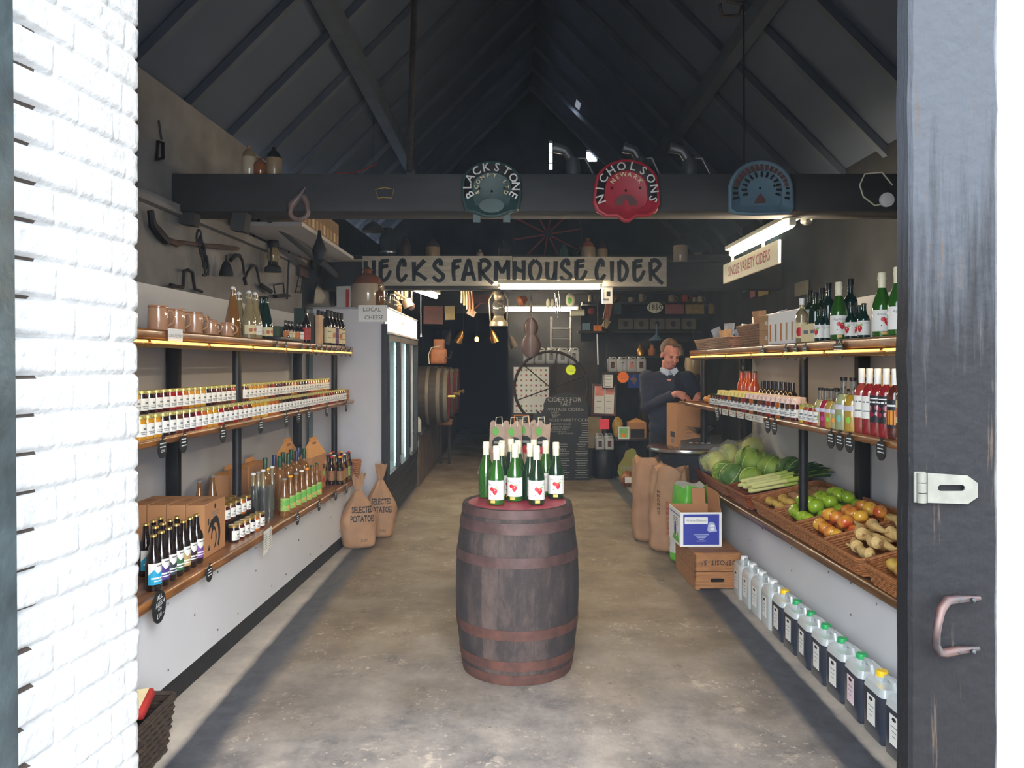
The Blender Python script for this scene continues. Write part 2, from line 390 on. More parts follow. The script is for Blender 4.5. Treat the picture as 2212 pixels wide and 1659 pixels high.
bm_ = MB(); bm_.rbox((.35, 5.05, 2.70), (5.15, .28, .246), .015, 'beam_dark'); struct('ceiling_beam', bm_, 'massive dark tie beam carrying three tractor seats')
bm_ = MB(); bm_.rbox((.35, 8.45, 2.56), (5.2, .22, .30), .02, 'beam_dark'); struct('ceiling_beam', bm_, 'dark tie beam behind the long white shop sign')
cl_ = MB(); cl_.box((.3, 10.4, 2.80), (5.2, 3.6, .05), 'beam_dark')
for k in range(6): cl_.box((.3, 8.9 + k * .62, 2.74), (5.2, .09, .08), 'beam_dark')
struct('ceiling_loft', cl_, 'dark boarded loft ceiling over the back of the shop')
# corbel ends under the near beam
for x, zc in ((-2.10, 2.57), (-1.77, 2.53)):
    mb = MB(); T = TR((x, 4.99, zc), ry=R(8)); mb.box((0, 0, 0), (.09, .1, .14), 'beam_dark', T); struct('trim_2', mb)
# hanging poles
mb = MB(); mb.tube([at(884, 372, 5.05), at(888, 240, 5.04), at(897, -60, 5.0)], .02, 'rust_iron'); thing('hanging_pole', 'grey iron pole rising from the near beam into the roof', 'pole', mb)
mb = MB(); mb.tube([at(1607, 350, 5.05), at(1606, 0, 5.05), at(1606, -150, 5.05)], .007, 'rust_iron'); thing('hanging_rod', 'thin rod hanging down behind the blue tractor seat', 'rod', mb)
mb = MB(); mb.tube([at(1555, 8, 3.4), at(1560, 36, 3.4), at(1596, 34, 3.4), at(1603, 8, 3.4), at(1575, 4, 3.4), at(1540, -40, 3.4), at(1530, -300, 3.4)], .008, 'rust_iron', 6)
thing('hanging_hook', 'rusty metal hook dangling at the top of the doorway', 'hook', mb)

# ---- door leaf at right
def door_paint():
    m = bpy.data.materials.new('peeling_black_paint'); m.use_nodes = True; nt = m.node_tree; b = nt.nodes['Principled BSDF']; L = nt.links.new
    tc = nd(nt, 'ShaderNodeTexCoord'); sp = nd(nt, 'ShaderNodeSeparateXYZ'); L(tc.outputs['Object'], sp.inputs[0])
    mp = nd(nt, 'ShaderNodeMapping'); mp.inputs['Scale'].default_value = (22, 22, 1.4); L(tc.outputs['Object'], mp.inputs[0])
    n = nd(nt, 'ShaderNodeTexNoise'); n.inputs['Scale'].default_value = 2.2; n.inputs['Detail'].default_value = 8; n.inputs['Roughness'].default_value = .7; L(mp.outputs[0], n.inputs[0])
    n3 = nd(nt, 'ShaderNodeTexNoise'); n3.inputs['Scale'].default_value = 28; n3.inputs['Detail'].default_value = 6; L(tc.outputs['Object'], n3.inputs[0])
    a = nd(nt, 'ShaderNodeMath', operation='MULTIPLY_ADD'); L(n.outputs[0], a.inputs[0]); a.inputs[1].default_value = .9; L(sp.outputs[2], a.inputs[2])
    r = nd(nt, 'ShaderNodeValToRGB'); e = r.color_ramp.elements; e[0].position = .52; e[1].position = .60
    e[0].color = (*lin((22, 22, 24)), 1); e[1].color = (*lin((50, 53, 58)), 1)
    a2 = nd(nt, 'ShaderNodeMath', operation='MULTIPLY'); L(a.outputs[0], a2.inputs[0]); a2.inputs[1].default_value = .25; L(a2.outputs[0], r.inputs[0])
    c = nd(nt, 'ShaderNodeValToRGB'); e = c.color_ramp.elements; e[0].position = .60; e[1].position = .68; e[0].color = (0, 0, 0, 1); e[1].color = (1, 1, 1, 1); L(n.outputs[0], c.inputs[0])
    mx = nd(nt, 'ShaderNodeMix', data_type='RGBA'); L(c.outputs[0], mx.inputs[0]); L(r.outputs[0], mx.inputs[6]); mx.inputs[7].default_value = (*lin((56, 48, 42)), 1)
    L(mx.outputs[2], b.inputs['Base Color']); b.inputs['Roughness'].default_value = .5; b.inputs['Specular IOR Level'].default_value = .08
    ad = nd(nt, 'ShaderNodeMath', operation='ADD'); L(n.outputs[0], ad.inputs[0]); L(n3.outputs[0], ad.inputs[1])
    bp = nd(nt, 'ShaderNodeBump'); bp.inputs['Strength'].default_value = .7; bp.inputs['Distance'].default_value = .006; L(ad.outputs[0], bp.inputs['Height']); L(bp.outputs[0], b.inputs['Normal'])
    MATS['peeling_black_paint'] = m
door_paint()
def worn_board(x0, x1, y0, y1, z0, z1, m, wob=.004, seed=0):
    mb = MB(); N = 90; vs = []
    for j in range(N + 1):
        z = z0 + (z1 - z0) * j / N
        a = x0 + noise.noise(Vector((seed, 0, z * 9))) * wob; b = x1 + noise.noise(Vector((seed + 5, 0, z * 9))) * wob
        c = .006
        vs += [(a + c, y0, z), (b - c, y0, z), (b, y0 + c, z), (b, y1, z), (a, y1, z), (a, y0 + c, z)]
    fs = [(j * 6 + i, j * 6 + (i + 1) % 6, (j + 1) * 6 + (i + 1) % 6, (j + 1) * 6 + i) for j in range(N) for i in range(6)]
    fs += [(5, 4, 3, 2, 1, 0), tuple(N * 6 + i for i in range(6))]
    return mb.add(vs, fs, m)
d1 = obj('door_1', None, label='weathered black wooden door edge with a hasp and pull handle', kind='structure')
obj('door_board', worn_board(.708, .866, 1.36, 1.405, 0, 3.3, 'peeling_black_paint', .004), d1)
# hasp, px to x at Y 1.36
mat('zinc', (84, 84, 77), .5, metal=.3, var=.15, vs=30)
hy = 1.357
def hp(px, py): return at(px, py, 1.36).x, at(px, py, 1.36).z
hm = MB()
pl_ = [hp(1998, 1020), hp(2084, 1026), hp(2106, 1042), hp(2106, 1072), hp(2084, 1087), hp(1998, 1084)]
# plate with slot: two halves around slot
sx0, sz0 = hp(2020, 1059); sx1, sz1 = hp(2078, 1046)
def arc(cx, cz, r, a0, a1, n=6): return [(cx + r * math.cos(R(a0 + (a1 - a0) * i / n)), cz + r * math.sin(R(a0 + (a1 - a0) * i / n))) for i in range(n + 1)]
rr = (sz1 - sz0) / 2; mz = (sz0 + sz1) / 2
top = [(pl_[0][0], mz), (pl_[0][0], pl_[0][1]), pl_[1], pl_[2], (pl_[2][0], mz)] + [(sx1, mz)] + arc(sx1 - rr, mz, rr, 0, 90)[1:] + arc(sx0 + rr, mz, rr, 90, 180)
bot = [(pl_[0][0], mz)] + arc(sx0 + rr, mz, rr, 180, 270) + arc(sx1 - rr, mz, rr, 270, 360) + [(pl_[3][0], mz), pl_[3], pl_[4], (pl_[5][0], pl_[5][1])]
hm.prism(top, .003, 'zinc', y=hy - .006); hm.prism(bot, .003, 'zinc', y=hy - .006)
h0 = hp(1971, 1084); h1 = hp(1995, 1018)
obj('hasp', hm, d1, label='dull zinc hasp plate with a slot')
km = MB(); 
for k in range(3):
    za = h0[1] + (h1[1] - h0[1]) * k / 3; km.lathe([(.0085, 0), (.0085, (h1[1] - h0[1]) / 3 - .0015)], 'zinc', 12, TR((h0[0] + .012, hy - .004, za)))
km.box(((h0[0] + h1[0]) / 2, hy - .002, (h0[1] + h1[1]) / 2), (h1[0] - h0[0], .004, h1[1] - h0[1]), 'zinc')
obj('hinge_knuckle', km, d1)
hm = MB()
def hv(px, py, dy): v = at(px, py, 1.36); v.y = 1.36 - dy; return v
mat('worn_copper_brown', (58, 38, 34), .45, metal=.2, col2=(32, 28, 30), vs=18)
hm.tube([hv(2112, 1290, .006), hv(2060, 1290, .012), hv(2030, 1290, .022), hv(2008, 1304, .036), hv(1996, 1328, .045), hv(1991, 1350, .047), hv(1994, 1374, .042), hv(2010, 1396, .028), hv(2030, 1402, .018), hv(2060, 1400, .012), hv(2110, 1398, .006)], [.004, .0075, .008, .0075, .0065, .0065, .0065, .0075, .008, .0075, .004], 'worn_copper_brown', 10)
for yy in (1290, 1400):
    for xx in (2058, 2090): hm.ball(hv(xx, yy, .017), .0045, 'black_paint', 8)
obj('handle', hm, d1, label='worn curved pull handle')
# right edge strip and left dark door edge
m2 = obj('door_2', None, label='dark green-black door edge at the far left', kind='structure')
mb = MB(); mat('dark_green_paint', (50, 58, 60), .4, bump=.4, bs=25, var=.3)
vs = [(-1.4, 1.30, 0), (-.866, 1.30, 0), (-.866, 1.35, 0), (-1.4, 1.35, 0), (-1.4, 1.30, 3.3), (-.89, 1.30, 3.3), (-.89, 1.35, 3.3), (-1.4, 1.35, 3.3)]
mb.add(vs, [(3, 2, 1, 0), (4, 5, 6, 7), (0, 1, 5, 4), (1, 2, 6, 5), (2, 3, 7, 6), (3, 0, 4, 7)], 'dark_green_paint'); obj('door_board', mb, m2)
# ================================================================ HELPERS FOR GOODS
def loft(mb, secs, m, cap=True):
    n = len(secs[0]); vs = [v for s in secs for v in s]; fs = []
    for j in range(len(secs) - 1):
        for i in range(n):
            k = (i + 1) % n; fs.append((j * n + i, (j + 1) * n + i, (j + 1) * n + k, j * n + k))
    if cap: fs += [tuple(range(n)), tuple(range((len(secs) - 1) * n, len(secs) * n))[::-1]]
    mb.add(vs, fs, m); return mb
def board(y0, y1, xf, xb, z0, z1, m, r=.012, ny=2):
    """shelf board whose front edge follows xf(y), back edge xb(y); rounded front"""
    mb = MB(); secs = []
    for k in range(ny):
        y = y0 + (y1 - y0) * k / (ny - 1); f, b = xf(y), xb(y); s = 1 if b > f else -1
        sec = [(b, y, z0)]
        for a in range(5): t = R(90 * a / 4); sec.append((f + s * (r - r * math.sin(t)), y, z0 + r - r * math.cos(t)))
        for a in range(5): t = R(90 * a / 4); sec.append((f + s * (r - r * math.cos(t)), y, z1 - r + r * math.sin(t)))
        sec.append((b, y, z1)); secs.append(sec if s > 0 else sec[::-1])
    return loft(mb, secs, m)
def wrap(mb, vs2, fs, r, mt, rot=0, lift=.0006):
    q = r + lift
    vs = [(q * math.sin(x / q + rot), -q * math.cos(x / q + rot), z) for x, z in vs2]
    return mb.add(vs, fs, mt)
def wtext(mb, t, size, x, z, r, mt, rot=0, bold=0, lift=.0012, sx=1):
    vs, fs = textmesh(t, bold); return wrap(mb, [(a * size * sx + x, b * size + z) for a, b, c in vs], fs, r, mt, rot, lift)
def wrect(mb, x0, x1, z0, z1, r, mt, rot=0, lift=.0006, n=10):
    vs = [(x0 + (x1 - x0) * i / n, z) for z in (z0, z1) for i in range(n + 1)]
    return wrap(mb, vs, [(i, i + 1, n + 2 + i, n + 1 + i) for i in range(n)], r, mt, rot, lift)
def clipx(p, a, keep_gt):
    out = []
    for i in range(len(p)):
        q, n = p[i], p[(i + 1) % len(p)]; iq = (q[0] >= a) == keep_gt; ii = (n[0] >= a) == keep_gt
        if iq: out.append(q)
        if iq != ii: t = (a - q[0]) / (n[0] - q[0]); out.append((a, q[1] + t * (n[1] - q[1])))
    return out
def wpoly(mb, p, r, mt, rot=0, lift=.001):
    x0, x1 = min(q[0] for q in p), max(q[0] for q in p); n = max(1, math.ceil((x1 - x0) / (r * .3)))
    for i in range(n):
        a, b = x0 + (x1 - x0) * i / n, x0 + (x1 - x0) * (i + 1) / n; c = clipx(clipx(p, a, True), b, False) if n > 1 else p
        if len(c) > 2: wrap(mb, c, [tuple(range(len(c)))], r, mt, rot, lift)
    return mb
def ell(cx, cz, rx, rz, n=12, a0=0, a1=360): return [(cx + rx * math.cos(R(a0 + (a1 - a0) * i / n)), cz + rz * math.sin(R(a0 + (a1 - a0) * i / n))) for i in range(n)]
def rrect(x0, x1, z0, z1, r, n=4):
    p = []
    for cx, cz, a in ((x1 - r, z1 - r, 0), (x0 + r, z1 - r, 90), (x0 + r, z0 + r, 180), (x1 - r, z0 + r, 270)):
        p += [(cx + r * math.cos(R(a + 90 * i / n)), cz + r * math.sin(R(a + 90 * i / n))) for i in range(n + 1)]
    return p
# ================================================================ LAMPS
def tube_fixture(L):
    b = MB(); b.rbox((0, 0, .055), (L, .11, .035), .006, 'cream').box((-L / 2 + .015, 0, .02), (.025, .04, .05), 'cream').box((L / 2 - .015, 0, .02), (.025, .04, .05), 'cream')
    t = MB(); t.tube([(-L / 2 + .03, 0, 0), (L / 2 - .03, 0, 0)], .019, 'tube_light', 10)
    return [('housing', b), ('tube', t)]
thing('fluorescent_light', 'long fluorescent tube light above the red lettered cider sign', 'light', kind('tube', tube_fixture, 1.45), (1.88, 5.83, 2.53), rz=R(90))
thing('fluorescent_light', 'bright fluorescent tube light directly under the long shop sign', 'light', kind('tube', tube_fixture, 1.12), (at(1188, 0, 8.22).x, 8.2, at(0, 621, 8.2).z))
thing('fluorescent_light', 'short-looking slanting tube light above the fridge, seen end-on', 'light', kind('tube', tube_fixture, 1.12), (at(923, 0, 9.3).x, 9.1, at(0, 634, 9.1).z), rz=R(82))
thing('fluorescent_light', 'fluorescent tube light behind the hanging lantern and ladder', 'light', kind('tube', tube_fixture, 1.2), (at(1165, 0, 11.6).x, 11.6, at(0, 669, 11.6).z))
# ================================================================ SHELVING
def flange(mb, x, y, z, m='black_paint'): mb.lathe([(.045, -.004), (.045, .004)], m, 14, TR((x, y, z)))
def shelving(side):
    if side < 0:
        cf = lambda y: -1.547 + .049 * (y - 3.43); mf = lambda y: -1.62 + .033 * (y - 3.41); tf = lambda y: -1.62 + .031 * (y - 3.41); bk = lambda y: LX(y) + .034
        cy, my, ty = (2.2, 7.1), (2.2, 7.22), (2.2, 7.22); z = (.53, .58, 1.222, 1.257, 1.706, 1.757)
        pf = lambda y: -1.60 + .043 * (y - 3.64); fp = [(-1.725, 4.79), (-1.64, 7.05)]; bp = [(LX(4.73) + .08, 4.73), (LX(7.1) + .09, 7.13)]
        root = thing('display_shelving', 'left display unit with walnut-coloured shelves, white panelled base and glowing light strip', 'shelving', [], (0, 0, 0))
    else:
        cf = lambda y: 1.66 - .024 * (y - 3.28); mf = lambda y: 1.62 - .0416 * (y - 3.21); tf = lambda y: 1.65 + .003 * (y - 3.2); bk = lambda y: 2.185 - .0135 * (y - 2)
        cy, my, ty = (2.2, 6.85), (2.2, 6.55), (2.2, 7.15); z = (.53, .58, 1.236, 1.272, 1.668, 1.722)
        pf = lambda y: 1.70; fp = [(1.75, 4.59), (1.70, 6.78)]; bp = [(2.10, 4.58), (2.05, 6.66)]
        root = thing('display_shelving', 'right display unit with vegetable counter, white base and glowing light strip', 'shelving', [], (0, 0, 0))
    w = 'shelf_wood' if side < 0 else 'rail_wood'
    obj('counter_top', board(*cy, cf, bk, z[0], z[1], w, .015), root)
    obj('shelf', board(*my, mf, bk, z[2], z[3], 'shelf_wood', .012), root)
    obj('shelf', board(*ty, tf, bk, z[4], z[5], 'shelf_wood', .012), root)
    mb = MB(); s = -side
    y0, y1 = cy[0], cy[1] - .05
    vs = [(pf(y0), y0, .105), (pf(y1), y1, .105), (pf(y1), y1, z[0]), (pf(y0), y0, z[0]), (bk(y1), y1, .105), (bk(y1), y1, z[0])]
    mb.add(vs, [(0, 1, 2, 3) if side < 0 else (3, 2, 1, 0), (1, 4, 5, 2) if side < 0 else (2, 5, 4, 1)], 'white_panel')
    rv = mb
    for i in range(16):
        y = 2.75 + i * .27
        if y > y1 - .1: break
        for zz in ((.50 - .02 * (i % 2)), .34 if i % 3 == 1 else .17):
            rv.ball((pf(y) + s * .001, y, zz), .006, 'steel', 8, sc=(.5, 1, 1))
    obj('front_panel', mb, root)
    mb = MB(); q = .004 * s
    vs = [(pf(y0) - q, y0, 0), (pf(y1) - q, y1, 0), (pf(y1) - q, y1, .106), (pf(y0) - q, y0, .106), (bk(y1), y1, 0), (bk(y1), y1, .106)]
    mb.add(vs, [(0, 1, 2, 3) if side < 0 else (3, 2, 1, 0), (1, 4, 5, 2) if side < 0 else (2, 5, 4, 1)], 'black_paint' if side < 0 else 'white_panel'); obj('plinth', mb, root)
    for x, y in fp:
        for za, zb in ((z[1], z[2]), (z[3], z[4])):
            mb = MB(); mb.tube([(x, y, za), (x, y, zb)], .027, 'black_paint', 14); flange(mb, x, y, za + .004); flange(mb, x, y, zb - .005); obj('post', mb, root)
    for x, y in bp:
        for za, zb in ((z[1], z[2]), (z[3], z[4])):
            mb = MB(); mb.rbox((x, y, (za + zb) / 2), (.075, .055, zb - za), .006, 'black_paint'); obj('post', mb, root)
    # light rail
    lr = MB(); a, b = ty[0], ty[1] - .12
    P = lambda y, dz, dx: (tf(y) - s * dx * -1, y, z[4] + dz)
    lr.tube([(tf(a) + s * .004, a, z[4] - .018), (tf(b) + s * .004, b, z[4] - .018)], .016, 'brass_rail', 12)
    for i in range(8):
        y = 2.75 + i * .62
        if y < b: lr.tube([(tf(y) + s * .005, y - .012, z[4] - .016), (tf(y) + s * .005, y + .012, z[4] - .016)], .021, 'brass_rail', 12)
    obj('light_rail', lr, root)
    ls = MB(); xx = s * .0205
    ls.add([(tf(a) + xx, a, z[4] - .013), (tf(b) + xx, b, z[4] - .013), (tf(b) + xx * .9, b, z[4] - .003), (tf(a) + xx * .9, a, z[4] - .003)], [(0, 1, 2, 3) if side < 0 else (3, 2, 1, 0)], 'led_warm')
    obj('light_strip', ls, root)
    al = bpy.data.lights.new('strip_light', 'AREA'); al.shape = 'RECTANGLE'; al.size = .012; al.size_y = b - 2.6; al.energy = 2.2; al.color = (1, .66, .24)
    ao = bpy.data.objects.new('strip_light', al); COL.objects.link(ao)
    ym = (2.6 + b) / 2; ao.location = (tf(ym) + s * .004 - s * .035, ym, z[4] - .012); ao.rotation_euler = (0, 0, -math.atan(-(tf(b) - tf(2.6)) / (b - 2.6)) * -1 if False else math.atan(-(tf(b) - tf(2.6)) / (b - 2.6)))
    ao.parent = root
    return cf, mf, tf, bk, z
mat('brass_rail', (150, 112, 60), .3, metal=.7)
LF = shelving(-1); RF = shelving(1)
# ================================================================ BARREL
def stave_mat():
    m = bpy.data.materials.new('barrel_staves'); m.use_nodes = True; nt = m.node_tree; b = nt.nodes['Principled BSDF']; L = nt.links.new
    tc = nd(nt, 'ShaderNodeTexCoord'); sp = nd(nt, 'ShaderNodeSeparateXYZ'); L(tc.outputs['Object'], sp.inputs[0])
    at2 = nd(nt, 'ShaderNodeMath', operation='ARCTAN2'); L(sp.outputs[1], at2.inputs[0]); L(sp.outputs[0], at2.inputs[1])
    mu = nd(nt, 'ShaderNodeMath', operation='MULTIPLY'); L(at2.outputs[0], mu.inputs[0]); mu.inputs[1].default_value = 22 / (2 * math.pi)
    fl = nd(nt, 'ShaderNodeMath', operation='FLOOR'); L(mu.outputs[0], fl.inputs[0])
    fr = nd(nt, 'ShaderNodeMath', operation='FRACT'); L(mu.outputs[0], fr.inputs[0])
    wn = nd(nt, 'ShaderNodeTexWhiteNoise', noise_dimensions='1D'); L(fl.outputs[0], wn.inputs['W'])
    mp = nd(nt, 'ShaderNodeMapping'); mp.inputs['Scale'].default_value = (9, 9, 3.6); L(tc.outputs['Object'], mp.inputs[0])
    n = nd(nt, 'ShaderNodeTexNoise'); n.inputs['Scale'].default_value = 1.3; n.inputs['Detail'].default_value = 10; n.inputs['Roughness'].default_value = .75; L(mp.outputs[0], n.inputs[0])
    ad = nd(nt, 'ShaderNodeMath', operation='MULTIPLY_ADD'); L(wn.outputs[0], ad.inputs[0]); ad.inputs[1].default_value = .26; L(n.outputs[0], ad.inputs[2])
    r = nd(nt, 'ShaderNodeValToRGB'); e = r.color_ramp.elements; e[0].position = .38; e[0].color = (*lin((24, 20, 21)), 1); e[1].position = .85; e[1].color = (*lin((80, 66, 60)), 1)
    q = e.new(.6); q.color = (*lin((44, 36, 35)), 1); L(ad.outputs[0], r.inputs[0])
    gp = nd(nt, 'ShaderNodeValToRGB'); e = gp.color_ramp.elements; e[0].position = .0; e[0].color = (.25, .25, .25, 1); e[1].position = .03; e[1].color = (1, 1, 1, 1); L(fr.outputs[0], gp.inputs[0])
    mx = nd(nt, 'ShaderNodeMix', data_type='RGBA', blend_type='MULTIPLY'); mx.inputs[0].default_value = 1; L(r.outputs[0], mx.inputs[6]); L(gp.outputs[0], mx.inputs[7])
    L(mx.outputs[2], b.inputs['Base Color']); b.inputs['Roughness'].default_value = .8
    bp = nd(nt, 'ShaderNodeBump'); bp.inputs['Strength'].default_value = .5; bp.inputs['Distance'].default_value = .006; L(n.outputs[0], bp.inputs['Height']); L(bp.outputs[0], b.inputs['Normal'])
    MATS['barrel_staves'] = m
stave_mat()
mat('hoop_rust', (82, 60, 58), .6, metal=.2, col2=(66, 47, 44), vs=14, bump=.2); mat('hoop_rust_low', (90, 58, 48), .7, metal=.2, col2=(70, 46, 40), vs=14, bump=.2)
mat('red_paint_worn', (160, 40, 62), .5, col2=(140, 36, 56), vs=12, bump=.2)
def barrel(h=.868, rt=.285, rb=.327, hoops=None, top='red_paint_worn', hoopm=None, body='barrel_staves', seg=44):
    rad = lambda z: rb - (rb - rt) * ((2 * z / h - 1) ** 2)
    b = MB(); pr = [(rad(h * i / 16), h * i / 16) for i in range(17)]
    b.lathe([(rt - .03, 0.0)] + pr + [(rt - .022, h), (rt - .025, h - .012)], body, seg)
    t = MB(); t.lathe([(.0001, h - .004), (rt - .024, h - .004), (rt - .024, h - .02)], top, seg)
    parts = [('body', b), ('head', t)]
    for i, (z0, z1) in enumerate(hoops or [(.826, .868), (.752, .806), (.59, .64), (.233, .284), (.076, .127), (.003, .055)]):
        m = MB(); mm = (hoopm or ('hoop_rust' if z0 > .4 else 'hoop_rust_low'))
        m.lathe([(rad(z0) - .002, z0), (rad(z0) + .003, z0), (rad((z0 + z1) / 2) + .0035, (z0 + z1) / 2), (rad(z1) + .003, z1), (rad(z1) - .004, z1)], mm, seg, cap=False)
        parts.append(('hoop', m))
    return parts
BX, BY = .028, 4.07
thing('oak_barrel', 'tall weathered oak barrel with rusty hoops and red painted top', 'barrel', kind('barrel', barrel), (BX, BY, 0), rz=R(7))
# ================================================================ BOTTLES
mat('green_glass', (56, 120, 40), .06, tr=.55, coat=.6, var=.1, vs=3); mat('dark_green_glass', (30, 62, 36), .06, tr=.4, coat=.6); mat('teal_glass', (18, 52, 44), .06, tr=.3, coat=.6)
mat('brown_glass', (26, 14, 12), .06, tr=.15, coat=.8); mat('clear_glass', (225, 230, 228), .04, tr=.93, coat=.4, var=.01, ior=1.2)
mat('label_white', (228, 226, 218), .6, var=.02); mat('apple_red', (204, 52, 60), .4, col2=(176, 30, 44), vs=60); mat('leaf_green', (140, 186, 104), .5); mat('ink_grey', (110, 116, 120), .7); mat('ink', (30, 30, 34), .7)
mat('cork_cream', (226, 220, 190), .45, var=.03); mat('apple_gold', (214, 168, 90), .5); mat('dark_label', (34, 34, 40), .5)
def apples(mb, x, z, r, s=1, rot=0):
    wpoly(mb, ell(x - .012 * s, z + .006 * s, .009 * s, .009 * s), r, 'apple_red', rot)
    wpoly(mb, [(x - .008 * s, z + .008 * s), (x + .004 * s, z + .010 * s), (x + .012 * s, z + .006 * s), (x + .013 * s, z - .004 * s), (x + .006 * s, z - .016 * s), (x, z - .018 * s), (x - .008 * s, z - .008 * s)][::-1], r, 'apple_red', rot, .0013)
    wpoly(mb, ell(x + .010 * s, z + .012 * s, .008 * s, .004 * s), r, 'leaf_green', rot, .0016)
    wpoly(mb, ell(x + .002 * s, z + .003 * s, .0022 * s, .0025 * s, 8), r, 'white', rot, .0018)
    wpoly(mb, ell(x - .018 * s, z - .018 * s, .003 * s, .0015 * s, 6), r, 'ink', rot)
def juice_bottle(glass, rot, txt):
    b = MB(); b.lathe([(.0001, .004), (.03, 0), (.041, .003), (.043, .012), (.043, .135), (.040, .155), (.032, .185), (.023, .212), (.0165, .235), (.0155, .25), (.0155, .28), (.0001, .282)], glass, 24)
    c = MB(); c.lathe([(.0172, .232), (.0178, .268), (.0195, .272), (.0195, .280), (.0182, .284), (.0182, .301), (.0165, .305), (.0001, .3055)], 'cork_cream', 20)
    l = MB(); wrect(l, -.063, .063, .028, .128, .0433, 'label_white', rot)
    if txt:
        wtext(l, 'Apple Juice', .017, .006, .108, .0433, 'ink_grey', rot); apples(l, .010, .076, .0433, 1.25, rot)
        wrect(l, -.013, .013, .012, .026, .0433, 'apple_gold', rot)
    return [('glass', b), ('cap', c), ('label', l)]
JB = [(-.109, 3.99, 'green_glass', -.45, 'front left of the barrel'), (.100, 3.99, 'dark_green_glass', .1, 'frontmost on the right half of the barrel'), (-.012, 4.09, 'green_glass', -.35, 'bright green, in the middle of the barrel'), (.212, 4.17, 'dark_green_glass', -.1, 'at the right end of the barrel'), (.16, 4.265, 'green_glass', -.9, 'bright, beside the right end one'),
      (-.17, 4.20, 'green_glass', 2.6, 'leftmost, behind the front left one'), (-.085, 4.165, 'dark_green_glass', .9, 'tucked behind the front left bottle'), (-.083, 4.262, 'dark_green_glass', 2.2, 'dark, back row left of centre'), (-.035, 4.355, 'dark_green_glass', 2, 'rearmost, left of centre'), (.006, 4.27, 'green_glass', 2, 'back row, behind the middle bottle'), (.07, 4.12, 'dark_green_glass', 1.1, 'behind the frontmost right bottle, label turned away'), (.095, 4.31, 'dark_green_glass', 2, 'rearmost, right of centre')]
for x, y, g, r_, lab in JB:
    thing('juice_bottle', 'green apple juice bottle on the oak barrel, ' + lab, 'bottle', kind('jb', juice_bottle, g, r_, True), (BX + x, y, .865), group='apple juice bottles on the oak barrel')
# ================================================================ LEFT UNIT GOODS
cfL, mfL, tfL, bkL, zL = LF
def pz(px, X): return F * X / (px - CX)                 # depth at which a thing at this X stands
# ---- price tags cut like apples
def tag_mesh(w, h, lines, price=''):
    mb = MB(); p = []
    for i in range(22):
        a = R(90 + 360 * i / 22); q = 1 - .10 * math.exp(-((i if i < 11 else 22 - i) / 1.6) ** 2)
        p.append((w / 2 * math.cos(a) * q, -h * .55 + h * .43 * math.sin(a) * q))
    mb.prism(p[::-1], .004, 'slate')
    mb.prism([(-.002, -h * .16), (.004, -h * .16), (.006, -h * .02), (.001, 0)][::-1], .004, 'slate')
    mb.prism([(.003, -h * .10), (.012 * w / .08, -h * .14), (.026 * w / .08, -h * .08), (.016 * w / .08, -h * .03)], .004, 'slate')
    rnd = random.Random(int(w * 1000) + lines * 7 + len(price))
    for k in range(lines):
        z = -h * (.33 + .15 * k); x = -w * .30
        while x < w * .26:
            l = rnd.uniform(.06, .14) * w; mb.box((x + l / 2, -.0006, z), (l, .0008, h * .045), 'chalk'); x += l + .03 * w
    if price: mb.text(price, h * .17, 'chalk', TR((0, -.0008, -h * (.36 + .15 * lines))), .01)
    return mb
def tags(side, rows, fn, zt, tilt=.05):
    for px, y_top, h, lines, price, lab in rows:
        # intersect the picture column with the shelf edge
        Y = 4.0
        for _ in range(30): Y = F * (fn(Y)) / (px - CX)
        X = fn(Y) - side * .014
        me = kind('tag', tag_mesh, round(h * .84, 3), h, lines, price)
        thing('price_tag', lab, 'price tag', me, (X, Y, zt), rz=R(90) * -side, group='slate price tags on the shelf edges')
# big ale tag
bt = MB(); p = [(.062 * math.cos(R(a)) * 1.0, -.085 + .072 * math.sin(R(a))) for a in range(0, 360, 15)]
bt.prism(p, .005, 'slate'); bt.prism([(-.004, -.02), (.004, -.02), (.010, .008), (.004, .01)], .005, 'slate').prism([(-.006, -.02), (-.02, -.008), (-.03, .006), (-.012, .004)][::-1], .005, 'slate')
for t, z, x, s_ in (('ALL', -.043, 0, .030), ('ALES 4', -.072, .004, .030), ('FOR', -.095, 0, .018), ('£10 –', -.122, .006, .030)): bt.text(t, s_, 'chalk', TR((x, -.001, z), ry=R(-6)), .004)
thing('price_tag', 'largest round slate tag reading ALL ALES 4 FOR £10', 'price tag', bt, (cfL(3.33) + .016, 3.33, .625), rz=R(90))
tags(-1, [(px, 0, .105, 3 if i else 2, '£3.40' if i == 0 else '', f'apple-shaped slate price tag, {ordn(i + 1)} from the brick pier on left middle shelf') for i, px in enumerate((345, 391, 477, 559, 615, 641, 663, 703, 745))], mfL, zL[3] + .01)
tags(-1, [(px, 0, .095, 3, '', f'apple-shaped slate price tag, {ordn(i + 1)} beyond the ale tag on left counter edge') for i, px in enumerate((447, 639, 686, 722, 746, 768))], cfL, .60)
tags(-1, [(px, 0, .085, 3, '', f'apple-shaped slate price tag, {ordn(i + 1)} from doorway on left top shelf') for i, px in enumerate((594, 614, 649, 666, 680, 691, 702, 713, 723, 734, 744, 754))], tfL, 1.748)
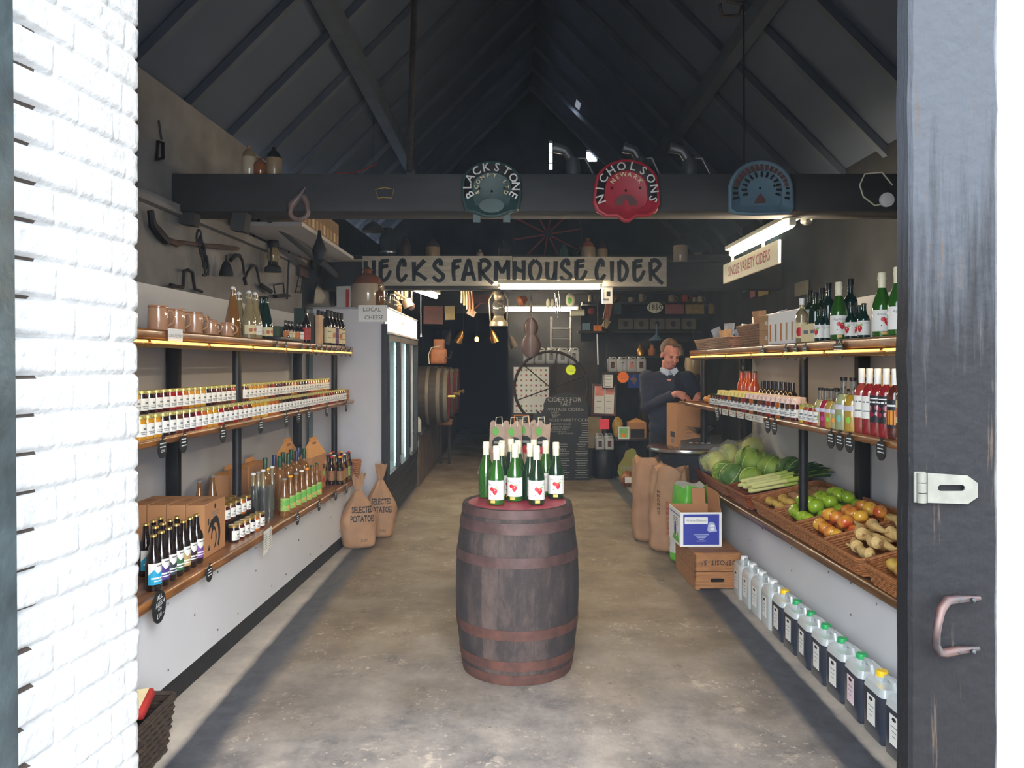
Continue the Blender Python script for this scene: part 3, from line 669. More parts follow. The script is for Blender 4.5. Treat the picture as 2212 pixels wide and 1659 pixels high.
# ---- jam jars
for k, c in dict(honey=(226, 160, 40), amber=(206, 112, 30), darkred=(86, 18, 22), red=(170, 34, 30), black=(40, 20, 24), brown=(110, 58, 28), pink=(190, 90, 66), yellow=(230, 196, 70), green=(120, 124, 60)).items():
    mat('jam_' + k, c, .08, coat=.8, tr=.25, var=.15, vs=30)
mat('lid_gold', (196, 186, 110), .35, metal=.4, col2=(150, 146, 90), vs=120); mat('lid_black', (40, 38, 34), .4)
mat('cloth_pink', (220, 170, 160), .8, col2=(236, 226, 214), vs=90); mat('cloth_yellow', (232, 204, 90), .8, col2=(240, 228, 160), vs=90)
def jar(c, r, h, lid, lab=.5, twist=0):
    b = MB(); b.lathe([(.0001, 0), (r * .92, 0), (r, h * .06), (r, h * .74), (r * .86, h * .84), (r * .86, h * .88)], 'jam_' + c, 14)
    l = MB()
    if lid.startswith('cloth'):
        pr = [(r * 1.12, h * .72)]; l.lathe([(r * 1.2, h * .74), (r * 1.0, h * .84), (r * 1.0, h * .97), (r * .9, h), (.0001, h * 1.01)], lid, 18)
        for i in range(len(l.v)):
            x, y, z = l.v[i]
            if z < h * .76: a = math.atan2(y, x); q = 1 + .09 * math.sin(a * 7); l.v[i] = (x * q, y * q, z)
    else: l.lathe([(r * .95, h * .86), (r * .97, h * .98), (r * .92, h), (.0001, h)], lid, 16)
    q = MB(); wrect(q, -r * 1.25, r * 1.25, h * .14, h * (.14 + lab), r, 'label_white', twist, .0008, 8)
    wrect(q, -r * .3, r * .3, h * .42, h * .5, r, 'ink_grey', twist, .0014, 2); wrect(q, -r * .7, r * .7, h * .30, h * .33, r, 'ink_grey', twist, .0014, 3); wrect(q, -r * .6, r * .5, h * .23, h * .26, r, 'ink_grey', twist, .0014, 3)
    return [('jar_glass', b), ('lid', l), ('jar_label', q)]
CN = dict(honey='golden honey', amber='amber marmalade', darkred='dark red jam', red='red jam', black='near-black jam', brown='brown chutney', pink='pinkish chutney', yellow='yellow curd', green='green relish')
seqF = 'honey honey honey black black brown darkred darkred red amber honey honey red brown brown red brown pink brown honey honey honey yellow amber amber amber brown black black black darkred darkred brown black black brown darkred red brown red amber amber brown brown red red brown amber brown brown darkred amber'.split()
seqB = 'honey honey black black darkred darkred red red amber honey honey honey black darkred brown brown brown pink pink brown brown honey honey honey honey amber brown red black darkred darkred brown brown honey amber brown black black brown red amber amber honey honey honey amber yellow amber'.split()
rs = MB(); rs.add([(mfL(3.3) - .20, 3.3, zL[3]), (mfL(3.3) - .095, 3.3, zL[3]), (mfL(7.1) - .095, 7.1, zL[3]), (mfL(7.1) - .20, 7.1, zL[3])] + [(mfL(3.3) - .20, 3.3, zL[3] + .105), (mfL(3.3) - .095, 3.3, zL[3] + .105), (mfL(7.1) - .095, 7.1, zL[3] + .105), (mfL(7.1) - .20, 7.1, zL[3] + .105)], [(3, 2, 1, 0), (4, 5, 6, 7), (0, 1, 5, 4), (1, 2, 6, 5), (2, 3, 7, 6), (3, 0, 4, 7)], 'black')
thing('display_riser', 'black step raising the back row of jam jars', 'riser', rs)
for row, seq, dx, z0 in (('front', seqF, -.05, zL[3]), ('back', seqB, -.145, zL[3] + .105)):
    for i, c in enumerate(seq):
        Y = 3.42 + i * .0705 + (0 if row == 'front' else .06)
        if Y > 7.12: break
        if row == 'back' and abs(Y - 4.79) < .05: continue
        thing('jam_jar', f'{CN[c]} jar, {ordn(i + 1)} from doorway in {row} row on left middle shelf', 'jar', kind('jar', jar, c, .031, .108, 'lid_gold', .52, .25), (mfL(Y) + dx, Y, z0), rz=R(62), group='jars on the left middle shelf')
# honey crate at shelf end
def crate(w, d, h, t=.012, m='cardboard', slots=2):
    mb = MB(); mb.box((0, 0, t / 2), (w, d, t), m)
    for k in range(slots):
        z = t + (h - t) * (k + .5) / slots; hh = (h - t) / slots * .8
        mb.box((0, -d / 2 + t / 2, z), (w, t, hh), m).box((0, d / 2 - t / 2, z), (w, t, hh), m).box((-w / 2 + t / 2, 0, z), (t, d - 2 * t, hh), m).box((w / 2 - t / 2, 0, z), (t, d - 2 * t, hh), m)
    for a in (-1, 1):
        for b in (-1, 1): mb.box((a * (w / 2 - t * 1.5), b * (d / 2 - t * 1.5), h / 2), (t, t, h), m)
    return mb
mat('crate_wood', (170, 118, 72), .65, col2=(140, 94, 56), vs=10, stretch=(1, 8, 8), bump=.2)
thing('wooden_box', 'small orange-brown slatted box at the far end of left middle shelf', 'box', crate(.14, .10, .10, m='crate_wood'), (-1.60, 7.13, zL[3]))
# ---- top shelf pottery
mat('pottery', (186, 140, 108), .12, coat=.9, var=.08, vs=6); mat('pottery_rim', (160, 110, 76), .2, coat=.6)
def mug(r, h, m='pottery', hand=True, rim='pottery_rim'):
    b = MB(); b.lathe([(.0001, 0), (r * .9, 0), (r, h * .06), (r * 1.02, h * .5), (r * .97, h * .97), (r * .94, h), (r * .88, h * .97), (r * .88, h * .12), (.0001, h * .1)], m, 24)
    b.lathe([(r * .985, h * .9), (r * 1.0, h * .93), (r * .98, h * .96)], rim, 24, cap=False)
    ps = [('cup', b)]
    if hand:
        q = MB(); q.tube([(r * .95, 0, h * .8), (r * 1.35, 0, h * .82), (r * 1.6, 0, h * .6), (r * 1.5, 0, h * .35), (r * .97, 0, h * .22)], r * .13, m, 8); ps.append(('handle', q))
    return ps
for i, (px, X, r_, h) in enumerate(((341, -1.74, .047, .128), (380, -1.735, .045, .124), (419, -1.73, .045, .124), (436, -1.83, .043, .122))):
    thing('pottery_mug', f'tall glossy tan pottery mug, {ordn(i + 1)} from doorway on left top shelf', 'mug', kind('mug', mug, r_, h), (X, pz(px, X), zL[5]), rz=R(30), group='local pottery on the left top shelf')
for i, (px, X) in enumerate(((455, -1.72), (473, -1.78), (489, -1.71), (505, -1.79))):
    thing('pottery_mug', f'short glossy tan pottery mug, {ordn(i + 1)} after the tall ones', 'mug', kind('mug', mug, .038, .088), (X, pz(px, X), zL[5]), rz=R(20), group='local pottery on the left top shelf')
c = MB(); c.box((0, 0, 0), (.155, .002, .06), 'white'); c.text('LOCAL POTTERY', .019, 'ink_grey', TR((0, -.0015, -.005)), .003)
Yc = pz(382, -1.60); thing('shelf_card', 'white card reading LOCAL POTTERY on the left top shelf edge', 'card', c, (tfL(Yc) + .006, Yc, 1.735), rz=R(90))
# ---- conical cider bottles
mat('gl_amber', (176, 120, 60), .05, tr=.55, coat=.8, var=.1); mat('gl_pale', (196, 176, 130), .05, tr=.6, coat=.8, var=.05); mat('label_cream', (222, 206, 160), .6, var=.05); mat('label_green', (176, 196, 116), .6, col2=(120, 168, 70), vs=40)
def bottle(gm, cap, lab, r=.034, h=.25, style='ale', lc='label_white', rot=0, foil=0, lz=(.12, .42), swing=False):
    b = MB()
    if style == 'ale': pr = [(.0001, .003), (r * .9, 0), (r, .008), (r, h * .52), (r * .92, h * .60), (r * .55, h * .70), (r * .42, h * .80), (r * .38, h * .95), (r * .40, h * .97), (r * .40, h * .985), (.0001, h * .985)]
    elif style == 'cone': pr = [(.0001, .003), (r * .94, 0), (r, .01), (r, h * .32), (r * .92, h * .42), (r * .62, h * .64), (r * .36, h * .82), (r * .30, h * .90), (r * .34, h * .93), (r * .34, h * .97), (.0001, h * .975)]
    elif style == 'wine': pr = [(.0001, .006), (r * .9, 0), (r, .006), (r, h * .60), (r * .96, h * .65), (r * .70, h * .71), (r * .40, h * .745), (r * .36, h * .78), (r * .36, h * .96), (r * .4, h * .97), (r * .4, h * .985), (.0001, h * .985)]
    else: pr = [(.0001, .004), (r * .95, 0), (r, .006), (r, h * .62), (r * .9, h * .70), (r * .42, h * .76), (r * .4, h * .95), (.0001, h * .95)]
    b.lathe(pr, gm, 18); ps = [('glass', b)]
    c = MB()
    if foil: c.lathe([(r * .42, h * (1 - foil)), (r * .44, h * .99), (r * .40, h), (.0001, h)], cap, 14)
    elif swing: c.ball((0, 0, h * .985), r * .36, cap, 10); c.tube([(r * .42, 0, h * .86), (r * .46, 0, h * .99), (0, 0, h * 1.01), (-r * .46, 0, h * .99), (-r * .42, 0, h * .86)], .0012, 'steel', 5)
    else: c.lathe([(r * .46, h * .955), (r * .44, h * .985), (r * .34, h), (.0001, h)], cap, 14)
    ps.append(('cap', c))
    if lab:
        l = MB(); z0, z1 = h * lz[0], h * lz[1]; w = r * 1.5; wrect(l, -w, w, z0, z1, r, lc, rot); lab(l, r, w, z0, z1, rot); ps.append(('label', l))
    return ps
def lab_lines(l, r, w, z0, z1, rot):
    H_ = z1 - z0
    wrect(l, -w * .5, w * .5, z0 + H_ * .7, z0 + H_ * .76, r, 'ink_grey', rot, .0012, 3); wrect(l, -w * .35, w * .35, z0 + H_ * .3, z0 + H_ * .35, r, 'ink_grey', rot, .0012, 3)
def lab_fig(l, r, w, z0, z1, rot):
    H_ = z1 - z0; m = (z0 + z1) / 2
    for k, x in enumerate((-.4, .1, .5)): wpoly(l, ell(x * w, m + .003 * (k - 1), w * .2, H_ * .22), r, 'red_ochre', rot, .0012)
mat('red_ochre', (186, 110, 80), .6)
def lab_leaf(l, r, w, z0, z1, rot):
    H_ = z1 - z0; wpoly(l, ell(-w * .1, z0 + H_ * .62, w * .55, H_ * .26), r, 'apple_green_print', rot, .0012); wpoly(l, ell(w * .1, z0 + H_ * .3, w * .3, H_ * .16), r, 'apple_gold', rot, .0014)
mat('apple_green_print', (104, 178, 78), .6)
TB = [(503, -1.71, 'gl_amber', 'white', 0, 'amber, nearest'), (516, -1.80, 'gl_pale', 'white', 0, 'pale, behind the nearest'), (538, -1.70, 'gl_pale', 'white', 'fig', 'pale, with orange-banded label'), (551, -1.70, 'gl_pale', 'white', 'lines', 'pale, with plain white label'), (565, -1.73, 'teal_glass', 'black', 'fig', 'dark green, first'), (575, -1.70, 'teal_glass', 'black', 'fig', 'dark green, second, cream label')]
for px, X, g, cp, lb, lab in TB:
    thing('cider_bottle', 'tapering cider bottle on left top shelf, ' + lab, 'bottle', kind('cone' + str(lb), bottle, g, cp, {'fig': lab_fig, 'lines': lab_lines}.get(lb), .045, .305, 'cone', 'label_cream' if lb == 'fig' else 'label_white', .2, 0, (.10, .30), cp == 'white'), (X, pz(px, X), zL[5]), rz=R(55), group='tapering cider bottles')
def card_box(w, d, h, m, stripe=None):
    b = MB(); b.rbox((0, 0, h / 2), (w, d, h), .002, m, 1)
    if stripe: b.box((0, -d / 2 - .0006, h * .5), (w * .8, .001, h * .4), stripe)
    return b
mat('box_green', (66, 84, 62), .6); mat('box_darkgreen', (38, 58, 52), .6); mat('box_brown', (74, 68, 56), .6); mat('box_white', (206, 202, 208), .6); mat('book_tan', (190, 152, 116), .6)
for px, X, w_, d_, h_, m_, lab in ((595, -1.73, .08, .08, .115, 'box_green', 'small dull green gift box beside the dark green bottles'), (609, -1.70, .08, .09, .115, 'box_green', 'second dull green gift box, nearer the small bottles'), (652, -1.76, .10, .12, .30, 'box_darkgreen', 'tall dark green gift box behind the small bottles'), (672, -1.64, .07, .09, .25, 'box_brown', 'tall brown carton beside the red-labelled bottle'), (685, -1.62, .05, .16, .24, 'box_white', 'grey book standing behind the tan one on left top shelf'), (690, -1.57, .03, .14, .235, 'book_tan', 'tan book standing beside the cream-labelled bottles')):
    thing('gift_box' if 'book' not in lab else 'book', lab, 'box' if 'book' not in lab else 'book', kind('cb', card_box, w_, d_, h_, m_), (X, pz(px, X), zL[5]))
cs_ = MB(); cs_.rbox((0, 0, .012), (.10, .62, .024), .003, 'black'); cs_.ball((.03, -.05, .032), .012, 'steel', 10)
thing('display_tray', 'low black tray with a silver knob at the left top shelf edge', 'tray', cs_, (tfL(5.45) - .055, 5.45, zL[5]), rz=R(1))
mat('lab_orange', (206, 118, 50), .6); mat('lab_red', (170, 48, 44), .6); mat('lab_purple', (96, 62, 92), .6)
for i, (px, X, lc) in enumerate(((617, -1.64, 'lab_orange'), (624, -1.64, 'label_cream'), (631, -1.64, 'label_cream'), (642, -1.62, 'lab_orange'), (650, -1.60, 'label_white'))):
    thing('sauce_bottle', f'small dark bottle, {ordn(i + 1)} after the green gift boxes, left top shelf', 'bottle', kind('sb', bottle, 'brown_glass', 'black', lab_lines, .024, .155, 'ale', lc, 0, .12, (.1, .5)), (X, pz(px, X), zL[5]), rz=R(55), group='small dark bottles on the left top shelf')
thing('liqueur_bottle', 'black bottle with a plain red label on left top shelf', 'bottle', kind('lq', bottle, 'brown_glass', 'black', lab_lines, .034, .26, 'ale', 'lab_red', 0, .15, (.08, .44)), (-1.57, pz(661, -1.57), zL[5]), rz=R(50))
n_ = 0
for row in range(2):
    for k in range(5):
        Y = 6.52 + k * .115 + row * .04; X = tfL(Y) - .05 - row * .09; n_ += 1
        thing('liqueur_bottle', f'black-capped bottle with cream label, {ordn(k + 1)} of the {"front" if row == 0 else "back"} row by the fridge', 'bottle', kind('lq', bottle, 'brown_glass', 'black', lab_fig if k % 2 else lab_lines, .036, .30, 'ale', ('label_cream', 'label_cream', 'lab_purple', 'label_cream', 'label_cream')[k], 0, .24, (.06, .5)), (X, Y, zL[5]), rz=R(45), group='cream-labelled bottles at the far end of the top shelf')
# ---- counter: ales
def ale_label(c1, c2):
    def f(l, r, w, z0, z1, rot):
        H_ = z1 - z0
        wpoly(l, [(-w, z0), (w, z0), (w, z0 + H_ * .78), (w * .3, z0 + H_ * .62), (-w * .2, z0 + H_ * .5), (-w * .5, z0 + H_ * .72), (-w, z0 + H_ * .45)], r, c1, rot, .001)
        wrect(l, -w * .75, w * .7, z0 + H_ * .26, z0 + H_ * .34, r, 'white', rot, .0016, 5); wrect(l, -w * .5, w * .5, z0 + H_ * .14, z0 + H_ * .19, r, 'white', rot, .0016, 4)
        wrect(l, -w * .3, w * .5, z0 + H_ * .84, z0 + H_ * .9, r, 'ink_grey', rot, .0016, 4)
    f.__name__ = c1; return f
for k, c in dict(al_cyan=(40, 160, 200), al_purple=(74, 58, 128), al_slate=(52, 60, 70), al_green=(54, 110, 72), al_tan=(184, 156, 104), al_brown=(58, 40, 48), al_violet=(124, 80, 156)).items(): mat(k, c, .5)
AL = {}
def ale(c):
    if c not in AL: AL[c] = kind('ale' + c, lambda: bottle('brown_glass', 'gold_cap', ale_label(c, 0), .034, .25, 'ale', 'label_white', .25, 0, (.12, .50)))
    return AL[c]
fr_ = ['al_cyan', 'al_purple', 'al_slate', 'al_green', 'al_tan', 'al_brown', 'al_violet']; nm_ = ['bright cyan', 'purple', 'slate grey', 'green', 'tan', 'dark brown', 'violet']
for i in range(7): thing('ale_bottle', f'dark ale bottle with a {nm_[i]} label in the front row on left counter', 'bottle', ale(fr_[i]), (-1.615, 3.44 + .078 * i, .58), rz=R(58), group='gold-capped ale bottles')
for i in range(4): thing('ale_bottle', f'gold-capped dark ale bottle, {ordn(i + 1)} from doorway in the middle row', 'bottle', ale(fr_[(i * 2 + 1) % 7]), (-1.69, 3.62 + .078 * i, .58), rz=R(58), group='gold-capped ale bottles')
for i in range(3): thing('ale_bottle', f'gold-capped dark ale bottle, {ordn(i + 1)} from doorway in the rear row', 'bottle', ale(fr_[(i * 3) % 7]), (-1.765, 3.68 + .078 * i, .58), rz=R(58), group='gold-capped ale bottles')
# carriers
def six_pack(w, d, h, prn):
    b = MB(); b.rbox((0, 0, h / 2), (w, d, h), .002, 'cardboard', 1)
    b.box((0, 0, h + .0005), (w * .3, d * .28, .0012), 'cardboard_in')
    ps = [('carton', b)]
    if prn:
        q = MB(); T = TR((w / 2 + .001, 0, 0), rz=R(90)); rnd = random.Random(3)
        q.prism([(.07 * math.cos(R(a)), .10 + .10 * math.sin(R(a))) for a in range(-50, 160, 15)] + [(.045 * math.cos(R(a)), .09 + .072 * math.sin(R(a))) for a in range(150, -55, -15)], .0006, 'ink', T)
        q.prism([(-.02 + .038 * math.cos(R(a)), .085 + .06 * math.sin(R(a))) for a in range(-80, 200, 20)] + [(-.02 + .026 * math.cos(R(a)), .085 + .044 * math.sin(R(a))) for a in range(190, -85, -20)], .0006, 'ink', T)
        q.prism([(-.10, .12), (-.06, .145), (-.03, .185), (-.05, .19), (-.08, .16)], .0006, 'ink', T); q.prism([(-.10, .165), (-.085, .165), (-.085, .20), (-.10, .20)], .0006, 'ink', T); q.prism([(-.10, .03), (-.07, .03), (-.085, .06)], .0006, 'ink', T)
        q.prism(ell(.0, .252, .012, .014), .0006, 'ink', T); q.box((0, 0, 0), (.0, .0, .0), 'ink')
        for k in range(3): q.box((w / 2 + .001, 0, .222 - .012 * k), (.001, .10 - .02 * k, .004), 'ink_grey')
        ps.append(('print', q))
    return ps
for i in range(4):
    thing('bottle_carton', ('plain brown bottle carton with a big black printed swirl on its side' if i == 0 else f'plain brown bottle carton behind the ales, {ordn(i)} inward from the printed one'), 'carton', kind('sixp', six_pack, .098, .29, .28, i == 0), (-1.652 - .101 * i, 4.125, .58), group='brown cartons behind the ales')
# small jars in two tiers
bx = MB(); bx.rbox((0, 0, .05), (.18, .56, .10), .002, 'black', 1); thing('display_riser', 'black block lifting the upper tier of gold-lidded jars', 'riser', bx, (-1.735, 4.60, .58))
for tier, X, z0, y0 in (('lower', -1.592, .58, 4.37), ('upper front', -1.68, .68, 4.38), ('upper back', -1.755, .68, 4.41)):
    for i in range(6): thing('jam_jar', f'gold-lidded preserve jar, {ordn(i + 1)} from the printed carton in {tier} tier', 'jar', kind('jar', jar, ('black', 'darkred', 'brown', 'black', 'amber', 'darkred')[i], .031, .098, 'gold_cap', .55, .2), (X + .06 * .075 * i, y0 + .076 * i, z0), rz=R(60), group='gold-lidded jars in tiers')
nt_ = MB(); nt_.box((-.045, 0, 0), (.085, .0015, .14), 'paper').box((.048, 0, .008), (.085, .0015, .12), 'paper')
for k in range(7): nt_.box((-.045, -.0012, .045 - k * .014), (.06, .0006, .003), 'ink_grey').box((.048, -.0012, .045 - k * .014), (.06, .0006, .003), 'ink_grey')
thing('notice_card', 'pair of cream notices taped over the left counter edge', 'notice', nt_, (cfL(4.62) + .012, 4.62, .53), rz=R(90 + 2.8))
def tumbler():
    b = MB(); b.lathe([(.0001, .002), (.026, 0), (.036, .22), (.0345, .22), (.025, .012), (.0001, .012)], 'clear_glass', 20); return b
for i, (x, y) in enumerate(((-1.60, 4.93), (-1.665, 4.97), (-1.595, 5.02))): thing('drinking_glass', 'tall clear glass ' + ('nearest the gold-lidded jars', 'set back from the counter edge', 'nearest the green-labelled bottles')[i], 'glass', kind('tumbler', tumbler), (x, y, .58), group='tall clear glasses')
for i, px in enumerate((431, 459, 486, 503)):
    thing('cider_bottle', f'{"green" if i < 3 else "brown"}-capped bottle behind the cartons, {ordn(i + 1)} from doorway', 'bottle', kind('gb', bottle, 'gl_amber' if i < 2 else 'gl_pale', 'cap_green' if i < 3 else 'box_brown', None, .040, .30, 'cone'), (-1.93, pz(px, -1.93), .58), group='bottles behind the cartons')
mat('cap_green', (40, 130, 84), .4); mat('cap_yellow', (232, 172, 30), .4); mat('cap_dkgreen', (28, 70, 48), .35); mat('cap_blue', (30, 48, 88), .35); mat('cap_orange', (230, 140, 30), .4)
for i in range(7):
    cp = ('cap_green', 'cap_yellow', 'cap_green', 'white', 'cap_orange', 'cap_dkgreen', 'cap_dkgreen')[i]
    thing('cider_bottle', f'amber bottle with pale green label, {ordn(i + 1)} along the left counter front', 'bottle', kind('gl', bottle, 'gl_amber', cp, lab_leaf, .035, .25 + .004 * i, 'ale', 'label_green', .1, 0, (.14, .48)), (cfL(5.1) + .01 * i - .06, 5.12 + .103 * i, .58), rz=R(50), group='green-labelled cider bottles')
for i in range(5):
    thing('cider_bottle', f'pale capped bottle, {ordn(i + 1)} in the row behind the clear glasses', 'bottle', kind('pl', bottle, 'gl_pale', ('white', 'cap_green', 'white', 'cap_yellow', 'white')[i], None, .035, .30, 'ale'), (-1.70 + .004 * i, 5.02 + .085 * i, .58), group='pale bottles on the left counter')
for i in range(9):
    cp = ('cap_dkgreen', 'cap_dkgreen', 'cap_blue')[i % 3]
    thing('wine_bottle', f'tall amber bottle with {"dark green" if cp != "cap_blue" else "navy"} foil neck, {ordn(i + 1)} from the glasses', 'bottle', kind('wn', bottle, 'gl_amber', cp, None, .037, .37, 'wine', 'label_white', 0, .2), (-1.615 - (.07 if i % 2 == 0 else .0) - .015 + .006 * i, 5.26 + .082 * i, .58), group='foil-necked amber bottles')
def gable_box(w, d, h, g, win):
    b = MB(); b.rbox((0, 0, h / 2), (w, d, h), .002, 'cardboard', 1)
    b.add([(-w / 2, -d / 2, h), (w / 2, -d / 2, h), (w / 2, d / 2, h), (-w / 2, d / 2, h), (0, -d * .28, h + g), (0, d * .28, h + g)], [(0, 1, 4), (1, 2, 5, 4), (2, 3, 5), (3, 0, 4, 5)], 'carton_top')
    q = MB(); q.prism([(-d * .12, h + g * .5), (d * .12, h + g * .5), (d * .12, h + g * .9), (-d * .12, h + g * .9)], .004, 'cardboard_in', TR((w * .13, 0, 0), rz=R(90)))
    q.box((0, 0, h + g + .012), (.004, d * .5, .03), 'carton_top'); ps = [('carton', b), ('carry_handle', q)]
    if win:
        p = MB()
        for k in range(3): p.box((w / 2 + .0008, -d * .32 + k * d * .2, h * .33), (.001, d * .13, h * .42), 'cardboard_in')
        for k in range(3): p.box((w / 2 + .0008, d * .34, h * (.22 + .2 * k)), (.001, d * .16, h * .13), ('apple_red', 'leaf_green', 'ink')[k])
        ps.append(('print', p))
    return ps
mat('carton_top', (214, 152, 84), .7, var=.04)
thing('gable_carton', 'brown gable-topped carton with windows and carry handle, front of left counter', 'carton', kind('gbx', gable_box, .10, .36, .28, .12, True), (-1.605, 6.16, .58), rz=R(-3))
for i, (x, y, g) in enumerate(((-1.78, 6.05, .13), (-1.93, 5.62, .02), (-1.93, 5.22, .02))):
    thing('gable_carton', ('gable-topped carton behind the foil-necked bottles', 'flat-topped brown carton by the back post', 'flat-topped brown carton nearest the front post')[i], 'carton', kind('gbx', gable_box, .12, .36, .28 if i else .27, g, False), (x, y, .58))
mat('lab_mix', (110, 130, 70), .6, col2=(170, 60, 50), vs=70)
n_ = 0
for r_ in range(3):
    for k in range(5):
        cp = ('cap_yellow', 'apple_red', 'white', 'cap_blue', 'apple_red')[(k + r_) % 5]; n_ += 1
        thing('cider_bottle', f'small amber bottle at far end of left counter, {ordn(k + 1)} in {("front", "middle", "rear")[r_]} row', 'bottle', kind('sm', bottle, 'gl_amber' if k % 2 else 'brown_glass', cp, lab_lines, .030, .24, 'ale', 'lab_mix' if k < 3 else ('label_green', 'lab_purple')[k - 3], 0, 0, (.16, .5)), (cfL(6.5) - .05 - .07 * r_, 6.42 + .09 * k, .58), rz=R(45), group='small bottles at the far end of the left counter')
# wicker basket builder
mat('wicker', (176, 116, 66), .6, col2=(140, 84, 46), vs=60, bump=.3, bs=90); mat('wicker_grey', (160, 124, 100), .65, col2=(124, 92, 72), vs=60, bump=.3, bs=90); mat('wicker_dark', (62, 48, 38), .65, col2=(38, 30, 26), vs=60, bump=.3); mat('wicker_red', (150, 82, 46), .55, col2=(120, 62, 34), vs=60, bump=.3)
def basket(w, d, h, flare, m, rows=9, tw=.012, n=None):
    per = [(-w / 2, -d / 2), (w / 2, -d / 2), (w / 2, d / 2), (-w / 2, d / 2)]; r = min(w, d) * .12
    def ring(z, off=0, amp=0, ph=0):
        k = 1 + flare * z / h; p = rrect(-w / 2 * k, w / 2 * k, -d / 2 * k, d / 2 * k, r, 3); out = []
        for i in range(len(p)):
            a, b2 = Vector((*p[i], 0)), Vector((*p[(i + 1) % len(p)], 0)); L_ = (b2 - a).length; c_ = max(1, round(L_ / (tw * 1.6)))
            for j in range(c_): out.append(a.lerp(b2, j / c_))
        N = len(out); res = []
        for i, q in enumerate(out):
            nn = (out[(i + 1) % N] - out[i - 1]); nn = Vector((nn.y, -nn.x, 0)).normalized(); res.append(q + nn * (amp * math.sin(math.pi * i / 1.0 + ph + (math.pi * .5)) + off) + Vector((0, 0, z)))
        return res
    b = MB()
    for j in range(rows): b.tube(ring(h * (j + .5) / rows, 0, .003, math.pi * j), h / rows * .52, m, 5, True)
    b.box((0, 0, .004), (w * .98, d * .98, .008), m)
    t = MB(); t.tube(ring(h, .002), tw * .62, m, 6, True); t.tube(ring(h - tw * .8, .004), tw * .5, m, 6, True)
    return [('basket_body', b), ('rim', t)]
thing('wicker_basket', 'small brown wicker basket at the far end of left counter', 'basket', kind('bsk', basket, .12, .12, .13, .25, 'wicker', 7), (-1.47, 6.98, .58))
# dark basket at lower left
Bk = Vector((-1.63, 3.26, 0)); Bk.x = -1.545
thing('wicker_basket', 'dark wicker basket on the floor beside the brick pier', 'basket', kind('bskd', basket, .15, .26, .22, .3, 'wicker_dark', 8, .018), (-1.505, 3.02, 0))
k_ = MB(); k_.rbox((0, 0, 0), (.12, .16, .04), .01, 'lab_red', 2); k_.box((0, 0, .026), (.09, .13, .002), 'label_cream'); thing('snack_packet', 'red packet lying in the dark floor basket', 'packet', k_, (-1.52, 3.07, .225), rot=(R(12), R(-6), R(8)))
k_ = MB(); k_.rbox((0, 0, 0), (.07, .10, .04), .02, 'apple_green_print', 2); thing('snack_packet', 'green packet lying in the dark floor basket', 'packet', k_, (-1.475, 2.93, .21), rot=(R(5), R(18), R(30)))
